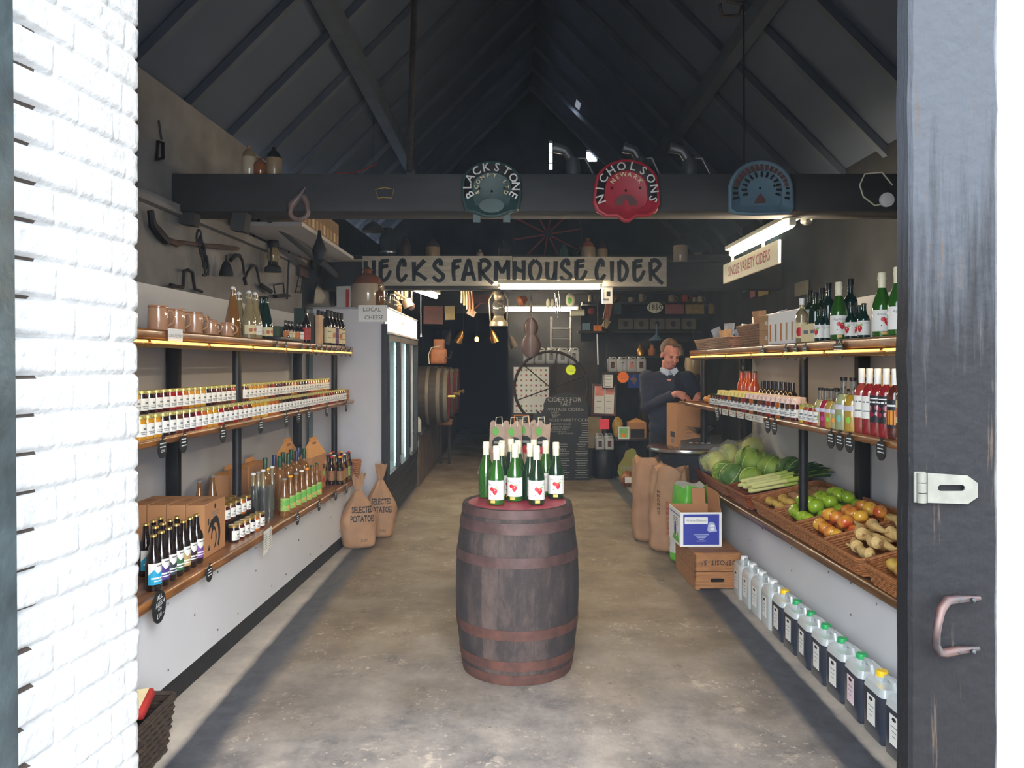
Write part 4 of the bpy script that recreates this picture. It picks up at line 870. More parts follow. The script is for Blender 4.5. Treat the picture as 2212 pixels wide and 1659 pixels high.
# ================================================================ SACKS
def folds(a, z, k, s): return noise.noise(Vector((math.cos(a) * k, math.sin(a) * k, z * 1.2 + s)))
def sack(w, d, h, tie, s, m='kraft', neck=.16, lean=0, txt=None, fold=.05, ruffle=1.0, cm=None):
    b = MB(); NU, NV = 64, 44; vs = []
    for j in range(NV + 1):
        t = j / NV; z = t * h
        if tie:
            if t < tie: u = t / tie; k = (1 - (1 - u) ** 0.0 * 0) ; prof = (.90 + .18 * math.sin(math.pi * min(1, u * 1.15)) ) * (1 - max(0, (u - .45) / .55) ** 1.7 * (1 - neck))
            else: u = (t - tie) / (1 - tie); prof = neck + (u ** .7) * .22
        else: prof = .94 + .08 * math.sin(math.pi * t) - .05 * t
        prof *= 1 - .25 * max(0, (.05 - t) / .05) ** 2
        e = .55 if t < .6 else .55 + (.45 * (t - .6) / .4 if tie else 0)
        for i in range(NU):
            a = 2 * math.pi * i / NU; c_, s_ = math.cos(a), math.sin(a)
            x = math.copysign(abs(c_) ** e, c_) * w / 2; y = math.copysign(abs(s_) ** e, s_) * d / 2
            f = 1 + fold * folds(a, z * 4, 1.5, s) * 2 + (.035 * noise.noise(Vector((x * 16, y * 16, z * 13 + s))))
            if tie and t > tie * .55: f += .10 * math.sin(a * 9 + s) * min(1, (t - tie * .55) / (tie * .45)) * (1 + .8 * (t > tie))
            zz = z + (.014 * ruffle * math.sin(a * 5 + s) + .02 * ruffle * folds(a, 9, 3, s)) * (t ** 3)
            vs.append((x * prof * f + lean * t * t, y * prof * f, zz))
    fs = [(j * NU + i, j * NU + (i + 1) % NU, (j + 1) * NU + (i + 1) % NU, (j + 1) * NU + i) for j in range(NV) for i in range(NU)]
    fs.append(tuple(range(NU - 1, -1, -1)))
    if not tie: fs += [tuple(NV * NU + i for i in range(NU))]
    else: fs += [tuple(NV * NU + i for i in range(NU))]
    if cm:
        for j in range(NV):
            mm = cm(j / NV); b.add([], [], mm); 
    b.add(vs, fs, m)
    if cm:
        for q in range(NV * NU): b.m[q] = b.mats.index(cm((q // NU) / NV))
    ps = [('sack_body', b)]
    if txt:
        # print carried on the front of the sack
        q = MB()
        def surf(x, z):
            # nearest front vertex ring sample
            j = max(0, min(NV, z / h * NV)); j0 = int(j); best = None
            for i in range(NU):
                v = vs[min(NV, j0) * NU + i]
                if v[1] < 0 and (best is None or abs(v[0] - x) < abs(best[0] - x)): best = v
            v2 = vs[min(NV, j0 + 1) * NU + vs.index(best) % NU]; fr = j - j0
            return best[1] * (1 - fr) + v2[1] * fr
        for t, size, x0, z0, bold in txt:
            if t[0] == '|':
                rn = random.Random(len(t) + int(z0 * 100))
                for k_ in range(int(bold)):
                    zz = z0 - k_ * size * 1.15; ww = size * rn.uniform(.5, .8)
                    for q0, q1, q2, q3 in ((-.5, .5, .35, .5), (-.5, -.2, -.5, .5), (-.1, .5, -.1, .08), (.25, .5, -.5, .1)):
                        q.add([(x0 + a_ * ww, 0, zz + b_ * size * .8) for a_, b_ in ((q0, q2), (q1, q2), (q1, q3), (q0, q3))], [(0, 1, 2, 3)], 'sack_red' if t == '|r' else 'ink')
                continue
            tv, tf_ = textmesh(t, bold)
            n0 = len(q.v); q.add([(a * size * .72 + x0, 0, b2 * size * 1.15 + z0) for a, b2, c2 in tv], tf_, 'ink')
        q.v = [(math.sin(x / w * 2) * w * .49, surf(math.sin(x / w * 2) * w * .49, z) - .006, z) for x, y, z in q.v]
        ps.append(('print', q))
    if tie:
        t = MB(); t.tube([(lean * tie * tie + w / 2 * neck * 1.12 * math.cos(a), d / 2 * neck * 1.15 * math.sin(a), h * tie) for a in [2 * math.pi * i / 14 for i in range(14)]], .004, 'ink_grey', 6, True); ps.append(('tie', t))
    return ps
tx = [('SELECTED', .062, .03, .335, .025), ('POTATOES', .066, .03, .262, .025), ('25 KILO', .025, .04, .075, .005)]
thing('potato_sack', 'tied brown paper sack of selected potatoes, nearer one by left counter end', 'sack', kind('sk', sack, .30, .24, .62, .80, 1.3, 'kraft', .14, 0, tuple(tx)), (-1.345, 6.68, 0), rz=R(18))
thing('potato_sack', 'tied brown paper sack of selected potatoes, rear one against the fridge', 'sack', kind('sk', sack, .27, .22, .66, .80, 7.7, 'kraft', .15, .01, tuple(tx)), (-1.225, 7.08, 0), rz=R(4))
# ================================================================ RIGHT UNIT GOODS
cfR, mfR, tfR, bkR, zR = RF
TZ, MZ = zR[5], zR[3]
tags(1, [(px, 0, .10, 3, '', f'apple-shaped slate price tag, {ordn(i + 1)} from the far end of right top shelf') for i, px in enumerate((1651, 1701, 1722, 1743, 1812, 1820))], tfR, TZ - .004)
tags(1, [(px, 0, .105, 3, '', f'apple-shaped slate price tag, {ordn(i + 1)} from the far end of right middle shelf') for i, px in enumerate((1554, 1663, 1677, 1800, 1819, 1840, 1909))], mfR, MZ + .008)
for i in range(6):
    Y = 5.62 - i * .16; c = MB(); c.box((0, 0, 0), (.14 if i < 5 else .22, .0015, .042), 'paper')
    for k in range(3): c.box((0, -.0011, .011 - k * .010), (.10, .0006, .003), 'ink_grey')
    thing('shelf_card', f'white shelf-edge card, {ordn(i + 1)} from the far end under the cloth-topped jars', 'card', c, (mfR(Y) - .003, Y, 1.252), rz=R(-90), group='white cards on the right middle shelf edge')
# ---- top shelf
mat('foil_pack', (176, 180, 196), .3, metal=.3, bump=.6, bs=14, col2=(140, 146, 160)); mat('kraft_pack', (178, 140, 100), .6, bump=.3)
def packet(w, h, m, prn):
    b = MB()
    def f(u, v):
        t = .022 * math.sin(math.pi * u) * (1 - v ** 2.5) + .001; z = v * h
        return ((u - .5) * w * (1 - .12 * math.sin(math.pi * v)), -t + .006 * noise.noise(Vector((u * 4, v * 4, w * 90))), z)
    b.grid(f, 8, 10, m); n = len(b.v); b.grid(lambda u, v: (f(u, v)[0], -f(u, v)[1], v * h), 8, 10, m)
    if prn: b.prism(rrect(-w * .28, w * .28, h * .25, h * .55, .006), .001, prn, y=-.0245)
    return b
thing('wicker_tray', 'long shallow wicker tray of packets at the far end of right top shelf', 'tray', kind('bsk', basket, .30, 1.02, .085, .12, 'wicker_grey', 6, .012), (1.855, 6.50, TZ))
thing('wicker_basket', 'deep rounded wicker basket of packets on right top shelf', 'basket', kind('bsk', basket, .26, .40, .15, .35, 'wicker_grey', 9, .012), (1.86, 5.48, TZ))
rnd = random.Random(5)
for i in range(11):
    far = i < 7; Y = 6.88 - i * .13 if far else 5.62 - (i - 7) * .10
    m_ = ('kraft_pack', 'foil_pack', 'foil_pack', 'foil_pack')[i % 4 if i else 0]; h_ = (.15, .19, .16, .21)[i % 4] if far else (.22, .25, .19, .24)[i - 7]
    thing('snack_packet', f'{"kraft" if m_ == "kraft_pack" else "silver"} snack packet, {ordn(i + 1 if far else i - 6)} from far end in the {"wicker tray" if far else "deep wicker basket"}', 'packet', kind('pk', packet, .11, h_, m_, ('ink', 'lab_red', 'white')[i % 3]), (1.79 + rnd.uniform(0, .10), Y, TZ + .012), rot=(R(rnd.uniform(-14, 14)), R(rnd.uniform(-18, 12)), R(-55 + rnd.uniform(-25, 25))), group='snack packets')
for k in range(2):
    b = card_box(.13, .10, .098, 'kraft_pack'); b.text('e' if k else 'e', .05, 'white', TR((0, -.052, .05)), .01)
    b.v = b.v; thing('tea_box', f'kraft box with white swirl, {"upper" if k else "lower"} of two beside the deep basket', 'box', b, (1.735, 5.10, TZ + .0985 * k), rz=R(-60), group='kraft boxes')
for k in range(5):
    b = card_box(.10, .085, .20, 'white'); b.box((-.02, -.0435, .075), (.018, .001, .11), 'lab_orange' if k < 3 else 'book_tan')
    thing('chocolate_box', f'tall white box with brown bar stripe, {ordn(k + 1)} from the kraft boxes', 'box', b, (1.735, 4.98 - k * .097, TZ), rz=R(-78), group='white boxes on the right top shelf')
for k in range(2):
    b = card_box(.085, .07, .10, 'label_cream'); b.box((0, -.036, .055), (.04, .001, .02), 'ink_grey')
    thing('fudge_box', f'small cream box, {ordn(k + 1)} beyond the strawberry bottle', 'box', b, (1.70, 4.34 - k * .10, TZ), rz=R(-70), group='small cream boxes')
def lab_apple(l, r, w, z0, z1, rot):
    apples(l, -w * .55, (z0 + z1) / 2, r, 1.2, rot); wtext(l, 'Apple Juice', r * .35, w * .1, z0 + (z1 - z0) * .85, r, 'ink_grey', rot)
def lab_berry(l, r, w, z0, z1, rot): wpoly(l, ell(0, z0 + (z1 - z0) * .4, w * .45, (z1 - z0) * .3), r, 'apple_red', rot, .0012)
thing('cordial_bottle', 'clear bottle with dark red drink and strawberry label on right top shelf', 'bottle', kind('cb2', bottle, 'gl_pale', 'white', lab_berry, .034, .26, 'wine', 'label_cream', 0, .15, (.1, .45)), (1.70, 4.48, TZ), rz=R(-45))
for px, X, g, h_, r_, lab in ((1905, 1.74, 'green_glass', .30, .043, 'tallest green juice bottle with cream cork, right top shelf near door'), (1940, 1.71, 'green_glass', .30, .043, 'green juice bottle half hidden by the door edge'), (1812, 1.715, 'green_glass', .29, .043, 'green juice bottle with cream cork above the double price tag')):
    thing('juice_bottle', lab, 'bottle', kind('jb', juice_bottle, g, .5 if px > 1850 else .4, True), (X, pz(px, X), TZ), rz=R(-40), group='juice bottles on the right top shelf')
for i, (px, X, g, h_) in enumerate(((1762, 1.80, 'dark_green_glass', .30), (1750, 1.88, 'dark_green_glass', .34), (1776, 1.90, 'dark_green_glass', .34), (1790, 1.86, 'teal_glass', .35), (1837, 1.85, 'teal_glass', .34))):
    thing('wine_bottle', f'dark green bottle standing at the back of right top shelf, {ordn(i + 1)} from far end', 'bottle', kind('wb', bottle, g, 'black', None, .038, h_, 'wine', 'label_white', 0, .1), (X, pz(px, X), TZ), group='dark bottles at the back of the right top shelf')
for i, (px, X) in enumerate(((1771, 1.69), (1783, 1.72), (1838, 1.735), (1856, 1.77), (1866, 1.735))):
    thing('juice_bottle', f'small green juice bottle with apple label, {ordn(i + 1)} from far end of right top shelf', 'bottle', kind('sj', bottle, 'teal_glass', 'box_brown', lab_apple, .029, .175, 'ale', 'label_white', .3, 0, (.1, .5)), (X, pz(px, X), TZ), rz=R(-40), group='small green juice bottles')
# ---- middle shelf
mat('pastry', (226, 168, 84), .6, col2=(206, 128, 52), vs=24, bump=.5); mat('leaf_dull', (96, 108, 62), .7)
b = MB()
for k in range(6): b.ball((-.10 + .04 * k, .02 * math.sin(k * 2), .03 + .008 * (k % 2)), .036, 'pastry', 10, (1, .8, .7), fn=wavy(1, 3, .4, k))
thing('pastry_tray', 'orange and yellow dried fruit heaped at the far end of right middle shelf', 'food', b, (1.63, 6.30, MZ), rz=R(80))
for i in range(3): thing('jam_jar', f'small dark jar, {ordn(i + 1)} beside the dried fruit heap', 'jar', kind('jar', jar, 'brown', .030, .09, 'lid_black', .5), (mfR(5.9) + .07, 5.98 - .075 * i, MZ), rz=R(-60), group='small dark jars')
for row in range(2):
    for i in range(19 if row == 0 else 17):
        Y = 5.72 - i * .0745 - row * .03
        c = ('darkred', 'brown', 'black', 'amber', 'darkred', 'red')[(i * 5 + row) % 6]; li = 'cloth_yellow' if i < 8 else 'cloth_pink'
        thing('jam_jar', f'{li[6:]} cloth-topped jar, {ordn(i + 1)} from far end in {("front", "back")[row]} row, right middle shelf', 'jar', kind('jar', jar, c, .031, .128, li, .36, .1), (mfR(Y) + .055 + .078 * row, Y, MZ), rz=R(-60), group='cloth-topped jars')
for i in range(4): thing('jam_jar', f'white-labelled jar with bright lid in front of pink cloth tops, {ordn(i + 1)} from far', 'jar', kind('jar', jar, ('yellow', 'pink', 'red', 'pink')[i], .031, .105, 'lid_gold', .55, .1), (mfR(4.3) + .05, 4.30 - .066 * i - .055, MZ), rz=R(-60), group='white-labelled jars')
mat('juice_orange', (214, 84, 30), .1, coat=.7, tr=.2); mat('dark_brown_jar', (50, 36, 32), .12, coat=.8)
for i in range(4): thing('sauce_bottle', f'square red-orange sauce bottle, {ordn(i + 1)} from far end at back of right middle shelf', 'bottle', kind('so', bottle, 'juice_orange', 'box_brown', None, .037, .27, 'ale'), (1.84 + .01 * (i % 2), 6.12 - .10 * i, MZ), rz=R(45), group='orange sauce bottles')
def darkjar():
    b = MB(); b.lathe([(.0001, 0), (.032, 0), (.038, .02), (.038, .10), (.03, .125), (.016, .14), (.016, .20), (.0001, .202)], 'dark_brown_jar', 16); return b
for i in range(8): thing('chutney_jar', f'dark brown jar in the back row, {ordn(i + 1)} from the orange bottles', 'jar', kind('dj', darkjar), (1.86, 5.66 - .085 * i, MZ), group='dark brown jars')
for k, c in dict(gin_pale=(216, 208, 150), gin_pink=(196, 60, 84), gin_yellow=(222, 178, 70), gin_red=(176, 44, 52), gin_rose=(196, 84, 70), gin_brown=(110, 48, 34), gin_green=(196, 204, 150)).items(): mat(k, c, .05, coat=.9, tr=.45, var=.04)
mat('dot_teal', (110, 190, 180), .5); mat('dot_green', (130, 196, 70), .5); mat('dot_magenta', (196, 60, 150), .5); mat('dot_orange', (230, 150, 60), .5); mat('lilac', (206, 202, 216), .5)
def lab_dot(c):
    def f(l, r, w, z0, z1, rot):
        H_ = z1 - z0; wrect(l, -w, w, z0 + H_ * .72, z1, r, 'lilac', rot, .0012, 6); wpoly(l, ell(0, z0 + H_ * .22, w * .3, H_ * .2), r, c, rot, .0014)
    return f
def gin(c, dot, s):
    r, h = .031 * s, .20 * s; b = MB(); b.lathe([(.0001, .003), (r * .95, 0), (r, .006), (r, h * .52), (r * .8, h * .62), (r * .5, h * .68)], c, 16)
    q = MB(); q.lathe([(r * .5, h * .68), (r * .38, h * .74), (r * .36, h * .94), (.0001, h * .94)], 'clear_glass', 14)
    k = MB(); k.lathe([(r * .40, h * .93), (r * .42, h), (.0001, h)], 'black', 12); l = MB(); lab_dot(dot)(l, r, r * .9, h * .14, h * .48, 0)
    return [('drink', b), ('neck', q), ('cap', k), ('label', l)]
gc = ['gin_pale', 'gin_pink', 'gin_yellow', 'gin_pale', 'gin_pale', 'gin_yellow', 'gin_pale', 'gin_pale']; dc = ['dot_green', 'dot_magenta', 'dot_green', 'dot_orange', 'dot_teal', 'dot_orange', 'dot_teal', 'dot_green']
gn = dict(gin_pale='pale', gin_pink='pink', gin_yellow='yellow', gin_green='greenish', gin_red='red', gin_rose='rose', gin_brown='brown')
for i in range(4):
    for row in range(2): thing('gin_bottle', f'small {gn[gc[i + 4 * row]]} gin bottle, {ordn(i + 1)} from the jars in the {("front", "back")[row]} row', 'bottle', kind('gin', gin, gc[i + 4 * row], dc[i + 4 * row], 1.0), (mfR(4) + .045 + .07 * row, 4.04 - .068 * i - .03 * row, MZ), rz=R(-58), group='small long-necked gin bottles')
for i, (c, dt) in enumerate((('gin_green', 'dot_teal'), ('gin_yellow', 'dot_orange'), ('gin_yellow', 'dot_green'), ('gin_red', 'dot_magenta'))):
    thing('gin_bottle', f'larger {gn[c]} gin bottle, {ordn(i + 1)} after the small gin bottles', 'bottle', kind('gin', gin, c, dt, 1.3), (mfR(3.8) + .05 + (.08 if i % 2 else 0), 3.79 - .052 * i, MZ), rz=R(-55), group='larger gin bottles')
def lab_cherry(l, r, w, z0, z1, rot):
    H_ = z1 - z0; wrect(l, -w * .7, w * .7, z0 + H_ * .72, z0 + H_ * .78, r, 'white', rot, .0014, 4); wrect(l, -w * .4, w * .5, z0 + H_ * .86, z0 + H_ * .9, r, 'white', rot, .0014, 4)
    for x, z in ((-.4, .52), (.35, .55), (-.3, .3), (.4, .32)): wpoly(l, ell(x * w, z0 + H_ * z, w * .3, H_ * .1, 10), r, 'gin_pink', rot, .0014)
def lab_orange_(l, r, w, z0, z1, rot):
    H_ = z1 - z0; wrect(l, -w, w, z0 + H_ * .1, z0 + H_ * .62, r, 'dot_orange', rot, .0012, 6); wrect(l, -w * .5, w * .5, z0 + H_ * .75, z0 + H_ * .82, r, 'white', rot, .0014, 4)
WB = [('gin_rose', 'label_white', lab_lines, (.24, .58), 'white', 'rose wine with plain cream label'), ('gin_red', 'label_white', lab_lines, (.24, .58), 'white', 'red wine with plain cream label'), ('gin_red', 'dark_label', lab_cherry, (.20, .60), 'white', 'red wine with black cherry label, first'), ('gin_red', 'dark_label', lab_cherry, (.20, .60), 'white', 'red wine with black cherry label, second'), ('gin_brown', 'dark_label', lab_orange_, (.16, .56), 'white', 'amber wine with black and orange label'), ('gin_brown', 'label_cream', lab_fig, (.24, .56), 'white', 'brown wine with yellow label'), ('gin_brown', 'label_cream', lab_fig, (.24, .56), 'gold_cap', 'gold-capped brown bottle with yellow label')]
for i, (c, lc, lf, lz, cp, lab) in enumerate(WB):
    Y = 3.62 - .073 * i + (.02 if i == 6 else 0)
    thing('fruit_wine_bottle', lab + ', on right middle shelf by the door', 'bottle', kind('fw', bottle, c, cp, lf, .034, .305, 'wine', lc, -.05, .23, lz), (mfR(Y) + .055 if i < 6 else mfR(Y) + .05, Y, MZ), rz=R(-52), group='fruit wine bottles')
for i in range(4): thing('fruit_wine_bottle', f'yellow bottle behind the fruit wines, {ordn(i + 1)} from the gin bottles', 'bottle', kind('fw', bottle, 'gin_yellow', 'black', None, .034, .29, 'wine', 'label_white'), (mfR(3.6) + .15, 3.78 - .08 * i, MZ), rz=R(-52), group='yellow bottles behind the fruit wines')
# ---- vegetable counter
def on_slope(x, z0=.60, x0=1.67): return z0 + (x - x0) * .27
def veg_basket(y0, y1, x0, wd, div, m, lab, h=.10, tilt=15, z0=.585, name='wicker_tray'):
    ps = basket(wd, y1 - y0, h, .04, m, 8, .013)
    for dv in div:
        t = MB()
        for j in range(7): t.tube([(-wd * .49, dv - (y0 + y1) / 2 + .002 * (-1) ** j, h * (j + .5) / 7), (wd * .49, dv - (y0 + y1) / 2, h * (j + .5) / 7)], h / 13, m, 5)
        t.tube([(-wd * .5, dv - (y0 + y1) / 2, h), (wd * .5, dv - (y0 + y1) / 2, h)], .008, m, 6); ps.append(('divider', t))
    T = R(tilt); cx = x0 + wd / 2 * math.cos(T); cz = z0 + wd / 2 * math.sin(T)
    return thing(name, lab, 'basket', ps, (cx, (y0 + y1) / 2, cz), rot=(0, -T, 0))
veg_basket(5.78, 6.80, 1.645, .46, [], 'wicker_red', 'reddish wicker tray heaped with cabbages at far end of right counter', .085, 8)
veg_basket(5.27, 5.74, 1.645, .46, [], 'wicker_red', 'small reddish wicker tray holding the leeks', .10, 12)
veg_basket(3.60, 5.20, 1.665, .46, [4.80, 4.42, 4.02], 'wicker', 'long wicker tray divided for apples and parsnips', .095, 15)
veg_basket(2.95, 3.56, 1.665, .46, [], 'wicker', 'wicker tray of potatoes beside the black door edge', .095, 15)
sup = MB(); sup.add([(1.95, 3.0, .58), (2.10, 3.0, .58), (2.10, 6.8, .58), (1.95, 6.8, .58), (1.95, 3.0, .625), (2.10, 3.0, .655), (2.10, 6.8, .60), (1.95, 6.8, .59)], [(3, 2, 1, 0), (4, 5, 6, 7), (0, 1, 5, 4), (1, 2, 6, 5), (2, 3, 7, 6), (3, 0, 4, 7)], 'black')
obj('tray_support', sup, [o for o in COL.objects if o.name == 'display_shelving.001'][0])
mat('cabbage', (160, 186, 70), .5, col2=(108, 146, 52), vs=7, bump=.5, bs=16); mat('cabbage_dark', (112, 146, 66), .5, col2=(66, 104, 54), vs=7, bump=.5, bs=16); mat('cabbage_rib', (206, 216, 140), .5)
def cabbage(m, s):
    b = MB(); b.ball((0, 0, 0), .085, m, 20, (1, 1, .95), fn=lambda d: 1 + .05 * noise.noise(d * 3 + Vector((s, 0, 0))) + .02 * noise.noise(d * 12), rings=14)
    ps = [('cabbage_head', b)]; rnd = random.Random(s)
    for k in range(5):
        a = k * 1.3 + s; q = MB()
        def f(u, v):
            al = (u - .5) * 1.9; be = -1.15 + v * 2.3; rr = .089 + .010 * v + .004 * math.sin(al * 14 + v * 3) * v + .012 * max(0, v - .7) ** 1 * 3 * abs(u - .5) + .003 * k
            wdt = math.sin(math.pi * min(1, .12 + v * .86)); al *= wdt
            return (rr * math.cos(be) * math.cos(al), rr * math.cos(be) * math.sin(al), rr * math.sin(be) * .95)
        q.grid(f, 14, 12, m, TR(rz=a, ry=R(rnd.uniform(-25, 25))))
        vt = [f(.5, j / 10) for j in range(11)]; q.tube([(x * 1.015, y, z * 1.015) for x, y, z in vt], [.004 * (1 - j / 14) for j in range(11)], 'cabbage_rib', 5, T=TR(rz=a, ry=R(rnd.uniform(-25, 25))) if False else TR(rz=a))
        ps.append(('leaf', q))
    return ps
CB = [(1.745, 6.05, .70, 1.1, 'cabbage_dark', 'nearest the aisle'), (1.93, 6.14, .80, 1.25, 'cabbage', 'large yellow-green, on top'), (1.81, 5.80, .725, .85, 'cabbage', 'smaller, in front of the leeks'), (1.98, 5.84, .79, 1.05, 'cabbage', 'pale, behind the leeks'), (2.03, 6.02, .74, 1.1, 'cabbage_dark', 'darkest, against the white wall'), (1.75, 6.28, .70, .95, 'cabbage', 'second from the aisle end'), (2.06, 5.62, .80, 1.1, 'cabbage_dark', 'dark, behind the front post')]
for i, (x, y, z, s_, m_, lab) in enumerate(CB): thing('cabbage', 'green cabbage heaped on right counter, ' + lab, 'cabbage', kind('cab', cabbage, m_, i + 2), (x, y, z), rot=(R(20 * i), R(35 - 22 * i), R(47 * i)), s=s_, group='cabbages on the right counter')
mat('lettuce', (220, 216, 70), .5, col2=(176, 190, 60), vs=12, bump=.6, bs=20); mat('cellophane', (240, 240, 225), .12, bump=.8, bs=12, var=.01, alpha=.22, coat=.6)
def bagged(s):
    b = MB(); b.ball((0, 0, .08), .075, 'lettuce', 18, (1, 1, 1.1), fn=lambda d: 1 + .18 * noise.noise(d * 5 + Vector((s, 0, 0))), rings=12)
    c = MB(); c.ball((0, 0, .085), .088, 'cellophane', 20, (1.02, 1.02, 1.12), fn=lambda d: (1 + .22 * noise.noise(d * 5 + Vector((s + 9, 0, 0)))) * (1 + .5 * max(0, d.z - .75)), rings=14)
    return [('lettuce_head', b), ('plastic_bag', c)]
for i, (x, y, z) in enumerate(((1.75, 6.52, .66), (1.86, 6.60, .72), (1.98, 6.40, .80), (1.98, 6.66, .74), (1.73, 6.74, .66))):
    thing('bagged_lettuce', f'bagged yellow-green lettuce on right counter, {("nearest the aisle", "second back from the aisle", "topmost", "rearmost by the wall", "by the far counter end")[i]}', 'lettuce', kind('bl', bagged, i * 2), (x, y, z), rot=(R(10 * i), 0, R(40 * i)), s=1.15, group='bagged lettuces')
mat('leek_white', (226, 222, 160), .45, col2=(206, 210, 120), vs=4); mat('leek_green', (84, 118, 70), .5, col2=(50, 86, 58), vs=6); mat('leek_mid', (176, 196, 84), .45)
def leek(s):
    b = MB(); b.tube([(0, 0, 0), (.02, 0, 0), (.20, 0, .005), (.27, 0, .006)], [.010, .017, .016, .017], 'leek_white', 10)
    b.tube([(.265, 0, .006), (.36, .004, .008)], [.0172, .019], 'leek_mid', 10)
    l = MB(); rnd = random.Random(s)
    for k in range(6):
        a = (k - 2.5) * .10; z = rnd.uniform(-.01, .03); L_ = .24 + rnd.uniform(-.03, .04)
        l.grid(lambda u, v: (.35 + L_ * v * math.cos(a), .004 + L_ * v * math.sin(a) + (u - .5) * .034 * (1 - v * .6), .010 + z * v + .012 * math.sin(v * 3) + .010 * abs(u - .5) * 2), 3, 6, 'leek_green' if k % 2 else 'leek_mid' if k == 2 else 'leek_green')
    return [('leek_stem', b), ('leek_leaves', l)]
for i in range(8):
    a = R(-22 - 2.2 * i + (i % 3) * 4)
    thing('leek', f'leek lying across the small tray, {ordn(i % 4 + 1)} from far side of {"bottom" if i < 4 else "top"} layer', 'leek', kind('leek', leek, i), (1.675 + .012 * (i % 3), 5.66 - .085 * (i % 4) - (.03 if i > 3 else 0), .695 + .035 * (i // 4)), rot=(0, -R(14), a), s=.95, group='leeks')
def fruit(m, r, s, stalk=True, sq=.9):
    b = MB(); b.ball((0, 0, 0), r, m, 16, (1, 1, sq), fn=lambda d: (1 - .16 * max(0, abs(d.z) - .8) / .2) * (1 + .04 * noise.noise(d * 2 + Vector((s, 0, 0)))), rings=12)
    if not stalk: return b
    q = MB(); q.tube([(0, 0, r * sq * .75), (.003, 0, r * sq * 1.08)], .0018, 'box_brown', 5); return [('flesh', b), ('stalk', q)]
mat('apple_green', (158, 186, 44), .3, coat=.3, col2=(120, 158, 36), vs=5); mat('apple_blush', (226, 164, 60), .3, coat=.3, col2=(196, 60, 44), vs=14); mat('apple_yellow', (230, 180, 60), .3, coat=.3, col2=(214, 140, 60), vs=9)
mat('potato', (176, 132, 80), .7, col2=(146, 104, 62), vs=14, bump=.2); mat('potato_yellow', (204, 168, 76), .6, col2=(176, 134, 60), vs=14); mat('potato_pink', (178, 110, 96), .7, col2=(196, 150, 70), vs=18)
mat('parsnip', (226, 196, 136), .6, col2=(206, 166, 96), vs=9, stretch=(6, 6, 30), bump=.2, bs=20); mat('parsnip_end', (150, 112, 70), .8)
def heap(y0, y1, mk, nx, ny, r, nm, noun, cat, grp, layers=2, jit=.25, x0=1.70, x1=2.08):
    rnd = random.Random(nx * 31 + ny); ln = ('lower', 'upper', 'top')
    for L_ in range(layers):
        mx, my = nx - L_, ny - L_
        for i in range(mx):
            for j in range(my):
                x = x0 + (x1 - x0) * (i + .5 + L_ * .5) / nx + rnd.uniform(-jit, jit) * r; y = y1 - (y1 - y0) * (j + .5 + L_ * .5) / ny + rnd.uniform(-jit, jit) * r
                z = .625 + (x - 1.67) * .268 + r * .85 + L_ * r * 1.35
                me, s_ = mk(i, j, L_, rnd)
                thing(nm, f'{noun}, row {ordn(i + 1)} from aisle, {ordn(j + 1)} from far, {ln[L_]}', cat, me, (x, y, z), rot=(rnd.uniform(-.8, .8), rnd.uniform(-.8, .8), rnd.uniform(0, 6)), s=s_, group=grp)
heap(4.81, 5.18, lambda i, j, L_, rn: (kind('pot', fruit, 'potato_yellow' if i < 2 else 'potato', .036, (i + j) % 4, False, .8), rn.uniform(.9, 1.1)), 5, 4, .036, 'small_swede', 'yellow-brown root in long tray', 'root vegetable', 'small roots in the long tray', 1)
heap(4.43, 4.79, lambda i, j, L_, rn: (kind('ap', fruit, 'apple_green', .044, (i + j) % 4), rn.uniform(.9, 1.12)), 4, 4, .044, 'green_apple', 'large green cooking apple', 'apple', 'green cooking apples', 2)
heap(4.03, 4.41, lambda i, j, L_, rn: (kind('ap', fruit, 'apple_yellow' if (i + j) % 3 == 0 else 'apple_blush', .040, (i + j) % 4), rn.uniform(.92, 1.1)), 4, 4, .040, 'red_apple', 'red and yellow apple', 'apple', 'red and yellow apples', 2)
heap(2.98, 3.54, lambda i, j, L_, rn: (kind('pot', fruit, 'potato_pink' if (i + j) % 2 else 'potato_yellow', .036, (i + j) % 4, False, .75), rn.uniform(.9, 1.15)), 4, 6, .036, 'potato', 'pink or yellow potato by the door', 'potato', 'potatoes in the last tray', 1)
def parsnip(s):
    b = MB(); L_ = .24; n = 12; b.tube([(L_ * i / n, .008 * math.sin(i * .6 + s), .004 * math.cos(i)) for i in range(n + 1)], [.012] + [.031 * (1 - (i / n)) ** .8 + .003 + .0012 * math.sin(i * 2.3 + s) for i in range(1, n + 1)], 'parsnip', 12)
    c = MB(); c.lathe([(.011, -.002), (.008, .004), (.0001, .003)], 'parsnip_end', 10, TR((0, 0, 0), ry=R(-90))); return [('root', b), ('crown', c)]
rnd = random.Random(12)
for k in range(16):
    L_ = k // 8; q = k % 8; x = 1.74 + .10 * (q % 4) + .03 * L_; y = 3.80 + .16 * (q // 4) - .02 * (q % 4) * .3 + rnd.uniform(-.01, .01)
    thing('parsnip', f'cream parsnip, {ordn(q % 4 + 1)} back from aisle, {("nearer", "farther")[q // 4]} end, {("lower", "upper")[L_]} layer', 'parsnip', kind('pn', parsnip, k % 4), (x, y - .12 + (.16 if q % 2 else 0), .655 + (x - 1.67) * .268 + .052 * L_), rot=(0, R(rnd.uniform(-6, 4)), R(88 + rnd.uniform(-20, 20) + (180 if q % 2 else 0))), group='parsnips')
